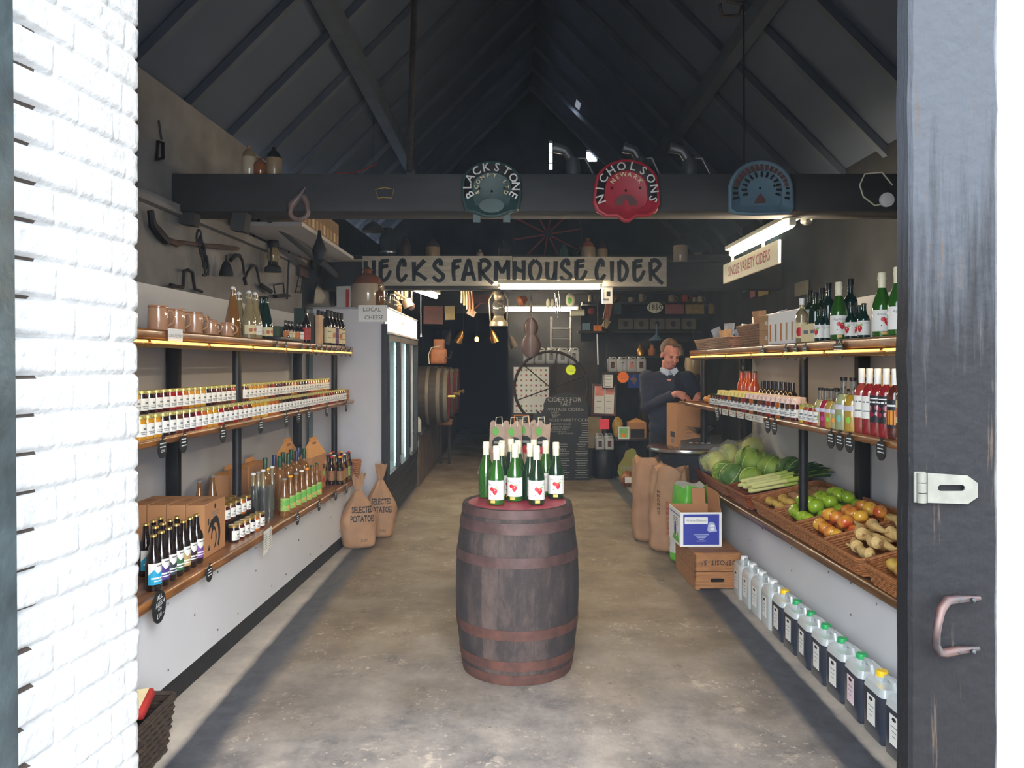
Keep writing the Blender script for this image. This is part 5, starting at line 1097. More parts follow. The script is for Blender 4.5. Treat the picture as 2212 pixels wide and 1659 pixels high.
# ---- bottles of juice along the floor
mat('jug_clear', (214, 222, 222), .25, tr=.35, var=.02, coat=.2); mat('jug_dark', (44, 50, 62), .18, coat=.5, var=.1); mat('jug_milky', (200, 200, 196), .3, tr=.3, var=.02)
mat('cap_green2', (34, 160, 90), .4); mat('cap_yellow2', (240, 196, 20), .4); mat('label_pinkish', (232, 206, 210), .6)
def superring(w, d, z, r, n=5): return [(x, y, z) for x, y in rrect(-w / 2, w / 2, -d / 2, d / 2, r, n)]
def jerrycan(body, top, cap, lab='label_white', w=.185, d=.135, h=.27, fill=.20):
    b = MB(); loft(b, [superring(w * k, d * k, z, r_) for k, z, r_ in ((.90, 0, .02), (.98, .008, .028), (1, .05, .03), (1, fill - .02, .03), (.995, fill, .03))], body)
    t = MB(); loft(t, [superring(w * k, d * k, z, r_) for k, z, r_ in ((.99, fill + .0005, .03), (.95, fill + .018, .03), (.86, fill + .032, .028))], top)
    loft(t, [superring(.055, .055, z, .02) for z in (fill + .03, h - .022)], top, True); t.v = [(x - (0 if i < 3 * 24 else w * .22), y, z) for i, (x, y, z) in enumerate(t.v)]
    hd = MB(); hd.tube([(-.015, 0, fill + .028), (0, 0, h - .014), (.03, 0, h - .008), (w * .36, 0, h - .016), (w * .42, 0, fill + .02)], [.011, .012, .012, .012, .012], top, 8)
    c = MB(); c.lathe([(.024, 0), (.0245, .02), (.022, .024), (.0001, .024)], cap, 16, TR((-w * .22, 0, h - .024)))
    l = MB(); l.box((0, -d / 2 - .0012, .12), (.07, .0012, .12), lab); l.prism(ell(0, .165, .016, .008), .001, 'ink', y=-d / 2 - .0028)
    for k in range(3): l.box((0, -d / 2 - .0022, .135 - .02 * k), (.05 - .012 * k, .0006, .003), 'ink_grey')
    ps = [('can_body', b), ('can_top', t), ('handle', hd), ('cap', c), ('label', l)]
    return ps
for i in range(12):
    Y = 5.24 - .197 * i; clear = i < 4; cp = ['white'] * 4 + ['cap_yellow2'] + ['cap_green2'] * 5 + ['cap_yellow2', 'cap_green2']; cn = {'white': 'white', 'cap_yellow2': 'yellow', 'cap_green2': 'green'}[cp[i]]
    thing('juice_container', f'{"clear empty-looking" if clear else "dark-filled"} plastic container with {cn} cap, {ordn(i + 1)} from the wooden crate', 'container', kind('jc', jerrycan, 'jug_clear' if clear else 'jug_dark', 'jug_clear', cp[i], 'label_pinkish' if i == 9 else 'label_white'), (1.605, Y, 0), rz=R(-90 + (i % 3 - 1) * 2), group='plastic juice containers along the right base')
# ---- crate, potato box, sacks
def deposit():
    b = MB(); w_, d_, h_ = .33, .57, .255; t = .014; m = 'crate_wood'
    for z, hh in ((.068, .12), (.194, .122)):
        b.box((0, d_ / 2 - t / 2, z), (w_, t, hh), m).box((-w_ / 2 + t / 2, 0, z), (t, d_, hh), m).box((w_ / 2 - t / 2, 0, z), (t, d_, hh), m)
    b.box((0, -d_ / 2 + t / 2, .194), (w_, t, .122), m)
    # lower front slat with the hand hole
    hole = rrect(-.05, .05, .055, .082, .0134, 5)
    for k in range(5):
        y_ = d_ * (k - 2) / 5; b.box((0, y_, h_ + .004), (w_, d_ / 5 - .004, .010), m)
    outer_t = [(-w_ / 2, .0685), (-.05, .0685)] + [p for p in hole if p[1] > .0685][::-1] + [(.05, .0685), (w_ / 2, .0685), (w_ / 2, .128), (-w_ / 2, .128)]
    ob = sorted([p for p in hole if p[1] < .0685], key=lambda p: p[0]); ot = sorted([p for p in hole if p[1] > .0685], key=lambda p: p[0])
    b.prism([(-w_ / 2, .0685), (-.05, .0685)] + ot + [(.05, .0685), (w_ / 2, .0685), (w_ / 2, .128), (-w_ / 2, .128)], t, m, y=-d_ / 2)
    b.prism([(-w_ / 2, .0685), (-w_ / 2, .012), (w_ / 2, .012), (w_ / 2, .0685), (.05, .0685)] + ob[::-1] + [(-.05, .0685)], t, m, y=-d_ / 2)
    for a in (-1, 1): b.box((a * (w_ / 2 - .03), -d_ / 2 + .03, .006), (.03, .03, .012), m)
    b.box((0, -d_ / 2 + .06, .07), (w_ - .04, .002, .1), 'black')
    q = MB(); q.text('DEPOSIT  5/-', .048, 'ink', TR((.005, -d_ / 2 - .0012, .195), ry=R(180)), .008)
    return [('crate_body', b), ('print', q)]
thing('wooden_crate', 'upturned wooden bottle crate stamped DEPOSIT upside down', 'crate', deposit(), (1.445, 5.675, 0), rz=R(1))
mat('box_blue', (54, 64, 160), .5, var=.03); mat('pale_blue', (170, 180, 214), .5)
def bakerbox():
    w_, d_, h_ = .30, .34, .25; b = MB(); t = .005
    b.box((0, -d_ / 2, h_ / 2), (w_, t, h_), 'white').box((0, d_ / 2, h_ / 2), (w_, t, h_), 'cardboard').box((-w_ / 2, 0, h_ / 2), (t, d_, h_), 'white').box((w_ / 2, 0, h_ / 2), (t, d_, h_), 'cardboard').box((0, 0, t / 2), (w_, d_, t), 'cardboard')
    b.box((0, -d_ / 2 + t * .8, h_ / 2), (w_ - .01, t * .4, h_ - .004), 'cardboard').box((-w_ / 2 + t * .8, 0, h_ / 2), (t * .4, d_ - .01, h_ - .004), 'cardboard')
    f = MB(); f.box((0, 0, .07), (d_ * .9, .004, .15), 'cardboard', TR((w_ / 2, 0, h_), rz=R(90), rx=R(-8)))
    g = MB(); g.box((0, 0, .07), (w_ * .96, .004, .14), 'cardboard', TR((0, d_ / 2, h_), rx=R(-100)))
    h = MB(); h.box((0, 0, .06), (.10, .004, .12), 'cardboard', TR((w_ / 2 - .07, d_ / 2, h_), rx=R(-12)))
    p = MB(); y = -d_ / 2 - t / 2 - .0008; p.prism(rrect(-.132, .132, .014, .236, .002), .0006, 'box_blue', y=y)
    p.prism(rrect(-.122, .048, .166, .216, .003), .0006, 'white', y=y - .0007); p.text('Washed Bakers', .0235, 'ink_grey', TR((-.037, y - .0016, .192)), .003)
    p.prism([(.045, .118), (.05, .16), (.06, .178), (.08, .182), (.10, .168), (.108, .13), (.118, .112), (.06, .105)], .0006, 'pale_blue', y=y - .0007)
    p.prism(ell(.08, .152, .018, .010), .0006, 'white', y=y - .0014); p.box((.082, y - .001, .128), (.03, .0008, .02), 'white')
    for k, ww in enumerate((.11, .08, .06, .035, .07)): p.box((0, y - .0006, .088 - k * .0115), (ww, .0006, .005), 'pale_blue')
    s = MB(); T = TR((-w_ / 2 - t / 2 - .001, 0, 0), rz=R(-90)); s.prism(rrect(-.15, .15, .215, .222, .001), .0006, 'box_blue', T); s.prism(ell(.02, .10, .03, .06), .0006, 'box_blue', T); s.prism([(-.06, .02), (.13, .02), (.10, .10), (.06, .05), (0, .08)], .0007, 'apple_green_print', T, y=-.0004)
    for k in range(4): s.box((-w_ / 2 - t / 2 - .001, -.03, .19 - .016 * k), (.0008, .12, .006), 'ink_grey')
    return [('carton', b), ('flap', f), ('flap', g), ('flap', h), ('front_print', p), ('side_print', s)]
thing('potato_carton', 'open blue and white Washed Bakers potato carton on the wooden crate', 'carton', bakerbox(), (1.372, 5.735, .2645), rz=R(2))
mat('sack_red', (150, 50, 44), .7)
thing('paper_sack', 'open crumpled brown paper potato sack, left one of the pair', 'sack', kind('sk', sack, .30, .24, .73, 0, 3.1, 'kraft', .2, .0, (('|', .030, .06, .50, 9),), .09, 1.6), (1.235, 6.95, 0), rz=R(-8))
thing('paper_sack', 'open crumpled brown paper potato sack with red print, right one', 'sack', kind('sk', sack, .33, .26, .71, 0, 9.4, 'kraft', .2, .03, (('|', .032, -.05, .52, 6), ('|r', .036, .03, .42, 7)), .10, 1.8), (1.34, 6.56, 0), rz=R(-25))
mat('bag_green', (110, 190, 60), .35, bump=.3, bs=12, col2=(86, 172, 50)); mat('bag_white', (214, 216, 212), .35, bump=.3, bs=12)
def gw(t): return 'bag_green' if t < .12 or t > .72 else 'bag_white'
thing('plastic_sack', 'plastic potato sack with green ends standing behind the potato carton', 'sack', sack(.27, .22, .62, 0, 5.5, 'bag_white', .2, .03, None, .06, 1.0, gw), (1.415, 6.16, 0), rz=R(20))
# ================================================================ FRIDGE
mat('fridge_white', (196, 196, 202), .4, var=.02, coat=.2); mat('fridge_inner', (120, 134, 138), .4); mat('header_lit', (240, 240, 240), em=.36, emc=(236, 238, 240)); mat('led_dot', (230, 250, 250), em=9, emc=(232, 250, 248)); mat('led_bar', (170, 210, 208), em=.6, emc=(180, 214, 212))
mat('fridge_glass', (200, 215, 215), .03, var=.01, alpha=.10, coat=.4); mat('alu', (170, 172, 174), .35, metal=.8); mat('grille', (34, 34, 36), .5)
def fridge():
    x0, x1, y0, y1 = -2.01, -1.24, 7.56, 9.90; z0, z1 = .06, 2.158; t = .04; ps = []
    b = MB(); b.box(((x0 + x1) / 2 - .02, y0 + t / 2, (z0 + z1) / 2), (x1 - x0 - .04, t, z1 - z0), 'fridge_white').box(((x0 + x1) / 2 - .02, y1 - t / 2, (z0 + z1) / 2), (x1 - x0 - .04, t, z1 - z0), 'fridge_white')
    b.box((x0 + .02, (y0 + y1) / 2, 1.1), (.04, y1 - y0, 2.1), 'fridge_inner').box(((x0 + x1) / 2, (y0 + y1) / 2, z1 - .01), (x1 - x0, y1 - y0, .02), 'fridge_white').box(((x0 + x1) / 2 - .01, (y0 + y1) / 2, .42), (x1 - x0 - .06, y1 - y0 - .08, .04), 'fridge_inner').box(((x0 + x1) / 2 - .02, (y0 + y1) / 2, 1.86), (x1 - x0 - .08, y1 - y0 - .08, .02), 'fridge_inner')
    for dy in (.78, 1.56): b.box(((x0 + x1) / 2 - .04, y0 + dy, 1.1), (x1 - x0 - .12, .02, 1.5), 'fridge_inner')
    ps.append(('cabinet', b))
    s = MB()
    for z in (.75, 1.05, 1.35, 1.62): s.box(((x0 + x1) / 2 - .06, (y0 + y1) / 2, z), (.46, y1 - y0 - .12, .006), 'alu')
    ps.append(('shelf_rack', s))
    h = MB(); h.box((x1 - .005, (y0 + y1) / 2, 2.03), (.03, y1 - y0 - .01, .225), 'header_lit'); ps.append(('lit_header', h))
    hf = MB(); hf.box((x1 + .002, (y0 + y1) / 2, 1.905), (.05, y1 - y0, .018), 'alu').box((x1 - .002, (y0 + y1) / 2, 2.152), (.045, y1 - y0, .014), 'alu').prism([(.07 * math.cos(R(a)), .014 * math.sin(R(a)) + .01) for a in range(0, 181, 20)], .002, 'gold_cap', TR((x1 + .012, 8.6, 2.03), rz=R(90))); ps.append(('header_trim', hf))
    for k in range(3):
        a = y0 + k * .78 + .005; c = a + .77; w = .055; d = MB(); zt, zb = 1.885, .43
        d.box((x1, (a + c) / 2, zt - w / 2), (.045, c - a, w), 'black_paint').box((x1, (a + c) / 2, zb + w / 2), (.045, c - a, w), 'black_paint').box((x1, a + w / 2, (zt + zb) / 2), (.045, w, zt - zb - 2 * w), 'black_paint').box((x1, c - w / 2, (zt + zb) / 2), (.045, w, zt - zb - 2 * w), 'black_paint')
        g = MB(); g.box((x1 - .005, (a + c) / 2, (zt + zb) / 2), (.006, c - a - 2 * w, zt - zb - 2 * w), 'fridge_glass')
        hd = MB(); hd.tube([(x1 + .025, c - .03, .52), (x1 + .03, c - .03, .60)], .008, 'alu', 8)
        ps.append(('door', d, [('door_glass', g), ('handle', hd)]))
        for j, yy in enumerate((a + .10, a + .40)):
            l = MB(); l.box((x1 - .055, yy, 1.15), (.012, .07, 1.36), 'led_bar')
            for q in range(26): l.box((x1 - .046, yy, .52 + q * .0505), (.008, .03, .024), 'led_dot')
            ps.append(('light_strip', l))
    g = MB(); g.box((x1 - .01, (y0 + y1) / 2, .235), (.03, y1 - y0, .37), 'grille')
    for k in range(9): g.box((x1 + .006, (y0 + y1) / 2, .07 + k * .04), (.012, y1 - y0 - .02, .012), 'black_paint')
    ps.append(('base_grille', g))
    p = MB(); p.box((x1 - .022, y0 - .003, 1.2), (.055, .03, 1.58), 'black_paint'); ps.append(('corner_post', p))
    f = MB()
    for yy in (y0 + .1, y1 - .1):
        for xx in (x0 + .08, x1 - .08): f.lathe([(.03, 0), (.03, .06)], 'black', 10, TR((xx, yy, 0)))
    ps.append(('feet', f)); return ps
fr__ = thing('display_fridge', 'tall white-sided display fridge with three glass doors and dotted light strips', 'fridge', fridge())
fl__ = bpy.data.lights.new('fridge_light', 'AREA'); fl__.shape = 'RECTANGLE'; fl__.size = 1.3; fl__.size_y = 2.1; fl__.energy = 9; fl__.color = (.88, 1, .98)
fo__ = bpy.data.objects.new('fridge_light', fl__); COL.objects.link(fo__); fo__.parent = fr__; fo__.location = (-1.31, 8.73, 1.15); fo__.rotation_euler = (0, R(90), 0)
c = MB(); c.box((0, 0, 0), (.285, .002, .165), 'white'); c.text('LOCAL', .056, 'ink_grey', TR((-.01, -.0015, .038)), .008); c.text('CHEESE', .056, 'ink_grey', TR((.012, -.0015, -.042)), .008)
thing('paper_sign', 'white paper reading LOCAL CHEESE on the fridge side', 'sign', c, (at(805, 0, 7.55).x, 7.557, at(0, 677, 7.55).z), rz=0)
mat('stoneware', (186, 170, 146), .15, coat=.8, var=.04); mat('stoneware_brown', (140, 84, 50), .15, coat=.8, var=.1); mat('stone_tan', (150, 128, 96), .3, coat=.4)
def flagon(r, h, hand=True, top='stoneware_brown', low='stoneware'):
    b = MB(); b.lathe([(.0001, 0), (r * .9, 0), (r * .97, h * .04), (r, h * .4), (r * .97, h * .62)], low, 28); b.lathe([(r * .97, h * .62), (r * .8, h * .76), (r * .45, h * .87), (r * .26, h * .90), (r * .25, h * .97), (r * .32, h * .98), (r * .32, h), (.0001, h)], top, 28)
    q = MB(); q.tube([(-r * .28, 0, h * .95), (-r * .5, 0, h * .97), (-r * .66, 0, h * .88), (-r * .7, 0, h * .74)], r * .1, top, 8); return [('jar_body', b), ('handle', q)] if hand else b
thing('stoneware_flagon', 'large two-tone stoneware flagon standing on the fridge', 'jar', kind('fl', flagon, .175, .42), (-1.50, 7.95, 2.158), rz=R(-60))
mat('cut_glass', (215, 212, 200), .04, tr=.9, ior=1.3, var=.02)
for i, (x, y, h_, r_, m_) in enumerate(((-1.36, 7.85, .26, .05, 'gl_amber'), (-1.33, 8.05, .22, .045, 'cut_glass'), (-1.42, 8.22, .24, .05, 'brown_glass'), (-1.31, 8.3, .20, .04, 'cut_glass'), (-1.33, 8.55, .22, .045, 'cut_glass'), (-1.32, 8.8, .19, .045, 'gl_amber'), (-1.35, 9.05, .22, .045, 'cut_glass'))):
    thing('glass_jug', f'old glass vessel on the fridge top, {ordn(i + 1)} behind the stoneware flagon', 'glass vessel', kind('gv', bottle, m_, 'alu', None, r_, h_, 'wine'), (x, y, 2.158), group='old glass on the fridge top')
b = MB(); b.box((0, 0, .12), (.02, .16, .24), 'paper'); thing('leaning_frame', 'thin cream frame leaning left of the stoneware flagon', 'frame', b, (-1.74, 7.9, 2.158), rz=R(70))
b = MB(); b.box((0, 0, .10), (.03, .02, .20), 'lab_red'); thing('red_book', 'narrow red book standing beside the stoneware flagon', 'book', b, (-1.69, 7.84, 2.158))
# ================================================================ SIGN
mat('sign_board', (206, 200, 186), .6, col2=(180, 174, 160), vs=5, stretch=(1, 4, 6), bump=.1); mat('sign_ink', (34, 42, 52), .6)
def stroke(mb, pts, wd, T, mt='sign_ink'):
    n = len(pts); wd = wd if isinstance(wd, list) else [wd] * n; L_, R_ = [], []
    for i, p in enumerate(pts):
        a = pts[max(0, i - 1)]; c = pts[min(n - 1, i + 1)]; dx, dz = c[0] - a[0], c[1] - a[1]; l = math.hypot(dx, dz) or 1; nx, nz = -dz / l, dx / l
        L_.append((p[0] + nx * wd[i] / 2, p[1] + nz * wd[i] / 2)); R_.append((p[0] - nx * wd[i] / 2, p[1] - nz * wd[i] / 2))
    for i in range(n - 1): mb.add([(x, 0, z) for x, z in (L_[i], L_[i + 1], R_[i + 1], R_[i])], [(0, 1, 2, 3)], mt, T)
def brush(mb, ch, x, z, w, h, T):
    S = lambda *p: [(x + a * w, z + b * h) for a, b in p]; k = .046
    C = lambda *p: curve(S(*p))
    def curve(p):
        o = []
        for i in range(len(p) - 1):
            p0 = p[max(0, i - 1)]; p1 = p[i]; p2 = p[i + 1]; p3 = p[min(len(p) - 1, i + 2)]
            for q in range(5):
                t = q / 5; o.append(tuple(.5 * (2 * p1[d] + (p2[d] - p0[d]) * t + (2 * p0[d] - 5 * p1[d] + 4 * p2[d] - p3[d]) * t * t + (-p0[d] + 3 * p1[d] - 3 * p2[d] + p3[d]) * t ** 3) for d in (0, 1)))
        return o + [p[-1]]
    def st(p, a=1, b=1): n = len(p); stroke(mb, p, [k * (a + (b - a) * i / (n - 1)) for i in range(n)], T)
    L = dict(H=[[(.08, .95), (.08, 0)], [(.1, .66), (.5, .52), (.9, .44)], [(.88, 1), (.9, .0)]], E=[[(.1, .95), (.08, .5), (.12, .12), (.4, .03), (.7, .2), (.95, .5)], [(.1, .92), (.8, 1)], [(.1, .66), (.75, .74)]], C=[[(.72, .68), (.72, .9), (.5, 1), (.22, .75), (.1, .45), (.2, .12), (.45, .02), (.72, .15), (.95, .32)]], K=[[(.1, .92), (.1, 0)], [(.85, 1), (.2, .48), (.5, .3), (.98, .06)]], S=[[(.66, .74), (.66, .92), (.5, 1), (.2, .86), (.16, .66), (.6, .42), (.88, .26), (.7, .05), (.35, .03), (.02, .22)]],
             F=[[(.15, .92), (.12, .4), (.2, 0)], [(.1, .92), (.95, 1)], [(.14, .62), (.75, .70)]], A=[[(.05, 0), (.25, .5), (.5, 1), (.72, .5), (.95, 0)], [(.2, .34), (.85, .36)]], R=[[(.12, .92), (.14, 0)], [(.12, .95), (.55, 1), (.85, .78), (.5, .5), (.25, .45), (.6, .15), (1.1, -.14)]], M=[[(.08, 0), (.12, .95)], [(.12, .95), (.5, .38)], [(.5, .38), (.9, 1)], [(.9, 1), (.92, 0)]], O=[[(.5, 1), (.16, .78), (.1, .4), (.3, .05), (.6, .02), (.88, .35), (.88, .75), (.5, 1)]], U=[[(.1, .92), (.08, .3), (.3, .02), (.6, .1), (.82, .5)], [(.86, .95), (.82, .4), (.84, -.04)]], I=[[(.5, .95), (.5, .0)]], D=[[(.12, .95), (.14, 0)], [(.1, .95), (.6, .85), (.9, .5), (.6, .1), (.14, .02)]])
    for s_ in L[ch]: p = S(*s_); st(curve(p) if len(p) > 2 else p, 1.05, .8)
sg = MB(); xl, xr = at(783, 0, 8.3).x, at(1440, 0, 8.3).x; zt, zb = at(0, 553, 8.3).z, at(0, 617, 8.3).z; wS = xr - xl; xm = at(1107, 0, 8.3).x
sg.box(((xl + xm) / 2 - .002, 8.315, (zt + zb) / 2), (xm - xl - .004, .025, zt - zb), 'sign_board'); sg.box(((xr + xm) / 2, 8.315, (zt + zb) / 2 - .008), (xr - xm, .025, zt - zb), 'sign_board')
lt = MB()
for ch, a, c in (('H', 788, 810), ('E', 820, 845), ('C', 857, 880), ('K', 891, 922), ('S', 935, 961), ('F', 977, 998), ('A', 998, 1027), ('R', 1033, 1062), ('M', 1068, 1101), ('H', 1110, 1134), ('O', 1142, 1170), ('U', 1180, 1204), ('S', 1210, 1236), ('E', 1243, 1268), ('C', 1286, 1308), ('I', 1314, 1330), ('D', 1335, 1357), ('E', 1368, 1393), ('R', 1402, 1429)):
    X0, X1 = at(a, 0, 8.3).x, at(c, 0, 8.3).x; Z0, Z1 = at(0, 607, 8.3).z, at(0, 562, 8.3).z
    brush(lt, ch, X0, Z0, X1 - X0, Z1 - Z0, TR((0, 8.3005, 0)))
thing('shop_sign', 'long white board sign painted HECKS FARMHOUSE CIDER in black brush letters', 'sign', [('board', sg), ('lettering', lt)])
v = MB(); L_ = 1.40; v.box((0, 0, 0), (L_, .018, .165), 'cream'); v.box((0, -.0095, 0), (L_ - .01, .001, .155), 'cream')
q = MB(); q.text('SINGLE VARIETY CIDERS', .118, 'sign_red', TR((0, -.011, -.002)), .012, sx=.83)
mat('sign_red', (150, 44, 44), .6)
vb = MB(); vb.box((.35, .0, .13), (.04, .012, .12), 'cream').box((-.45, .0, .13), (.04, .012, .12), 'cream')
thing('hanging_sign', 'narrow cream sign reading SINGLE VARIETY CIDERS under the right tube light', 'sign', [('board', v), ('lettering', q), ('bracket', vb)], (1.875, 6.05, 2.385), rz=R(-90))
# ================================================================ TRACTOR SEATS
mat('seat_green', (44, 74, 70), .45, col2=(38, 60, 62), vs=8); mat('seat_red', (176, 40, 56), .42, col2=(160, 34, 48), vs=8); mat('seat_blue', (96, 124, 138), .6, col2=(84, 110, 126), vs=6)
mat('letter_silver', (206, 206, 200), .5); mat('seat_grime', (92, 60, 56), .7)
def seat(m, px0, py0, px1, py1, kind_):
    Y = 4.86; cx = (px0 + px1) / 2; w = (px1 - px0) * Y / F / 2; ztop = at(0, py0, Y).z; zbot = at(0, py1, Y).z; hh = ztop - zbot
    if kind_ == 'green': out = [(w * math.cos(R(a)), hh * (.12 + .38 * math.sin(R(a)))) for a in range(0, 181, 9)] + [(-w * 1.0, -hh * .12), (-w * .88, -hh * .33), (-w * .5, -hh * .38), (-w * .2, -hh * .44), (w * .2, -hh * .44), (w * .5, -hh * .38), (w * .88, -hh * .33), (w * 1.0, -hh * .12)]
    elif kind_ == 'red': out = [(w * math.cos(R(a)) * (.97 if abs(math.cos(R(a))) > .9 else 1), hh * (-.02 + .52 * math.sin(R(a)) ** .9)) for a in range(0, 181, 9)] + [(-w * 1.0, -hh * .2), (-w * .88, -hh * .34), (-w * .62, -hh * .42), (-w * .28, -hh * .42), (-w * .08, -hh * .5), (w * .08, -hh * .5), (w * .28, -hh * .42), (w * .62, -hh * .42), (w * .88, -hh * .34), (w * 1.0, -hh * .2)]
    else: out = [(w * .98 * math.cos(R(a)) - .006, hh * (-.05 + .55 * math.sin(R(a)))) for a in range(0, 181, 9)] + [(-w * 1.0, -hh * .42), (-w * .85, -hh * .48), (-w * .3, -hh * .5), (w * .85, -hh * .48), (w * .96, -hh * .38)]
    out.sort if False else None
    n = len(out); mb = MB(); vs = []; rings = [1, .97, .92, .905, .66, .64, .35, .15]
    dish = [-.0, .014, .018, .012, -.012, -.024, -.036, -.038]
    for r_, dz in zip(rings, dish): vs += [(x * r_, -.045 - dz, z * r_) for x, z in out]
    fs = [(j * n + i, j * n + (i + 1) % n, (j + 1) * n + (i + 1) % n, (j + 1) * n + i) for j in range(len(rings) - 1) for i in range(n)] + [tuple((len(rings) - 1) * n + i for i in range(n))]
    vb_ = [(x, y + .008, z) for x, y, z in vs]; mb.add(vs, fs, m)
    if kind_ != 'blue':
        mb.mats.append('black')
        for k_ in range(3 * n, 4 * n):
            if out[k_ % n][1] > -hh * .22 and out[(k_ + 1) % n][1] > -hh * .22: mb.m[k_] = 1
    mb.add(vb_, [f[::-1] for f in fs], m)
    mb.add([vs[i] for i in range(n)] + [vb_[i] for i in range(n)], [(i, (i + 1) % n, n + (i + 1) % n, n + i) for i in range(n)], m)
    mb.ball((0, -.012, hh * .02), .008, 'black', 8)
    for a in (-1, 1): mb.ball((a * w * .42, -.018, hh * .06), .008, 'black', 8)
    if kind_ == 'green':
        for a in (-1, 1): mb.box((a * w * .5, -.02, -hh * .44), (.045, .012, .05), m)
    le = MB(); yv = lambda r_: -.052 if r_ > .8 else -.03
    def arc_text(s, r, a0, a1, size, mt, y=-.05, cz=0, sz=1.0):
        for i, c_ in enumerate(s):
            if c_ == ' ': continue
            a = a0 + (a1 - a0) * i / (len(s) - 1); x = r * w * math.cos(R(a)); z = cz * hh + r * hh * .5 * sz * math.sin(R(a))
            tang = math.degrees(math.atan2(r * hh * .5 * sz * math.cos(R(a)), -r * w * math.sin(R(a)))) - 180
            le.text(c_, size, mt, TR((x, y, z), ry=R(-tang)), .012)
    if kind_ == 'green':
        arc_text('BLACKSTONE', .79, 206, -26, .074, 'letter_silver', -.068, .07, .80); arc_text('&COMPY.LTD', .5, 200, -20, .036, 'label_cream', -.05, .05, .85)
        sl = MB(); sl.prism(ell(0, -hh * .24, w * .42, hh * .12), .004, m, y=-.05); ps = [('seat_shell', mb), ('lettering', le), ('boss', sl)]
        # dark gaps behind the letters
        for k in range(9): 
            a = R(190 - 25 * k)
    elif kind_ == 'red':
        arc_text('NICHOLSONS', .79, 198, -18, .074, 'letter_silver', -.068, -.02, 1.0); arc_text('NEWARK', .46, 148, 32, .042, 'label_cream', -.044, .03)
        sl = MB(); sl.prism([(w * .33 * math.cos(R(a)), -hh * .20 + hh * .16 * math.sin(R(a))) for a in range(-20, 201, 20)] + [(-w * .12, -hh * .22), (0, -hh * .10), (w * .12, -hh * .22)], .002, 'seat_grime', y=-.016 ); ps = [('seat_shell', mb), ('lettering', le), ('worn_patch', sl)]
    else:
        for i in range(13):
            a = R(200 - 220 * i / 12 ); x, z = .52 * w * math.cos(a), hh * (-.02 + .27 * math.sin(a)); le.prism(rrect(-.018, .018, -.0065, .0065, .006, 3), .002, 'black', TR((x, -.044, z), ry=-math.atan2(z + hh * .02, x)))
        for i in range(15):
            a = R(165 - 150 * i / 14); x, z = .80 * w * math.cos(a), hh * (-.05 + .43 * math.sin(a)); le.prism(rrect(-.022, .022, -.011, .011, .006, 3), .002, 'seat_grime', TR((x, -.052, z), ry=-math.atan2(z, x)))
        for i in range(3):
            for s_ in (-1, 1): a = R(6 - 13 * i); le.prism(rrect(-.022, .022, -.008, .008, .006, 3), .002, 'black', TR((s_ * .82 * w * math.cos(a), -.052, hh * (-.05 + .4 * math.sin(a))), ry=-math.atan2(.4 * math.sin(a), s_ * math.cos(a))))
        sl = MB(); sl.prism([(-w * .25, -hh * .33), (w * .2, -hh * .33), (w * .14, -hh * .18), (0, -hh * .08), (-w * .12, -hh * .18)], .002, 'seat_grime', y=-.016); ps = [('seat_shell', mb), ('slots', le), ('worn_patch', sl)]
    return ps, (at(cx, 0, Y).x, Y + .045, (ztop + zbot) / 2)
ps, loc = seat('seat_green', 997, 348, 1127, 478, 'green'); thing('tractor_seat', 'dark green iron tractor seat lettered BLACKSTONE on the near beam', 'tractor seat', ps, loc)
ps, loc = seat('seat_red', 1280, 344, 1427, 480, 'red'); thing('tractor_seat', 'red iron tractor seat lettered NICHOLSONS NEWARK on the near beam', 'tractor seat', ps, loc)
ps, loc = seat('seat_blue', 1573, 346, 1718, 466, 'blue'); thing('tractor_seat', 'pale blue slotted tractor seat on the near beam', 'tractor seat', ps, loc)
# things on and along the near beam
def beamtop(px, dy=0): v = at(px, 0, 5.0 + dy); v.z = 2.823; return v
for i, (px, r_, h_, top, low, lab) in enumerate(((538, .048, .20, 'stone_tan', 'stoneware', 'pale stone bottle at the left on top of the near beam'), (562, .045, .12, 'stoneware_brown', 'stoneware_brown', 'brown glazed jar between two pale ones on the near beam'), (592, .05, .19, 'black', 'stone_tan', 'dark-shouldered stone jar at the right of the beam-top group'))):
    thing('stone_jar', lab, 'jar', kind('fj', flagon, r_, h_, False, top, low), beamtop(px), group='stone jars on the near beam')
mat('grey_metal', (92, 94, 96), .45, metal=.6, bump=.1); 
def pourer(s):
    b = MB(); b.lathe([(.05, 0), (.045, .09), (.035, .12), (.0001, .12)], 'grey_metal', 14); q = MB(); q.tube([(0, 0, .09), (-.05 * s, 0, .17), (-.13 * s, 0, .19)], [.028, .03, .036], 'grey_metal', 10); h = MB(); h.tube([(.03 * s, 0, .12), (.08 * s, 0, .12), (.13 * s, 0, .02)], .008, 'grey_metal', 8); return [('can_body', b), ('spout', q), ('handle', h)]
for i, (px, s_) in enumerate(((1238, 1), (1385, .9), (1490, 1))): thing('watering_can', f'old grey metal pourer on top of the near beam, {("left of", "behind", "right of")[i]} the red seat', 'can', kind('pour', pourer, s_), beamtop(px), group='grey pourers on the near beam')
b = MB(); b.rbox((0, 0, .014), (.12, .02, .028), .008, 'red_faded'); b.tube([(.05, 0, .02), (.15, 0, .05), (.22, 0, .085)], [.006, .005, .003], 'red_faded', 6); mat('red_faded', (120, 48, 46), .6)
thing('red_hand_tool', 'faded red hand tool lying on top of the near beam', 'tool', b, beamtop(742))
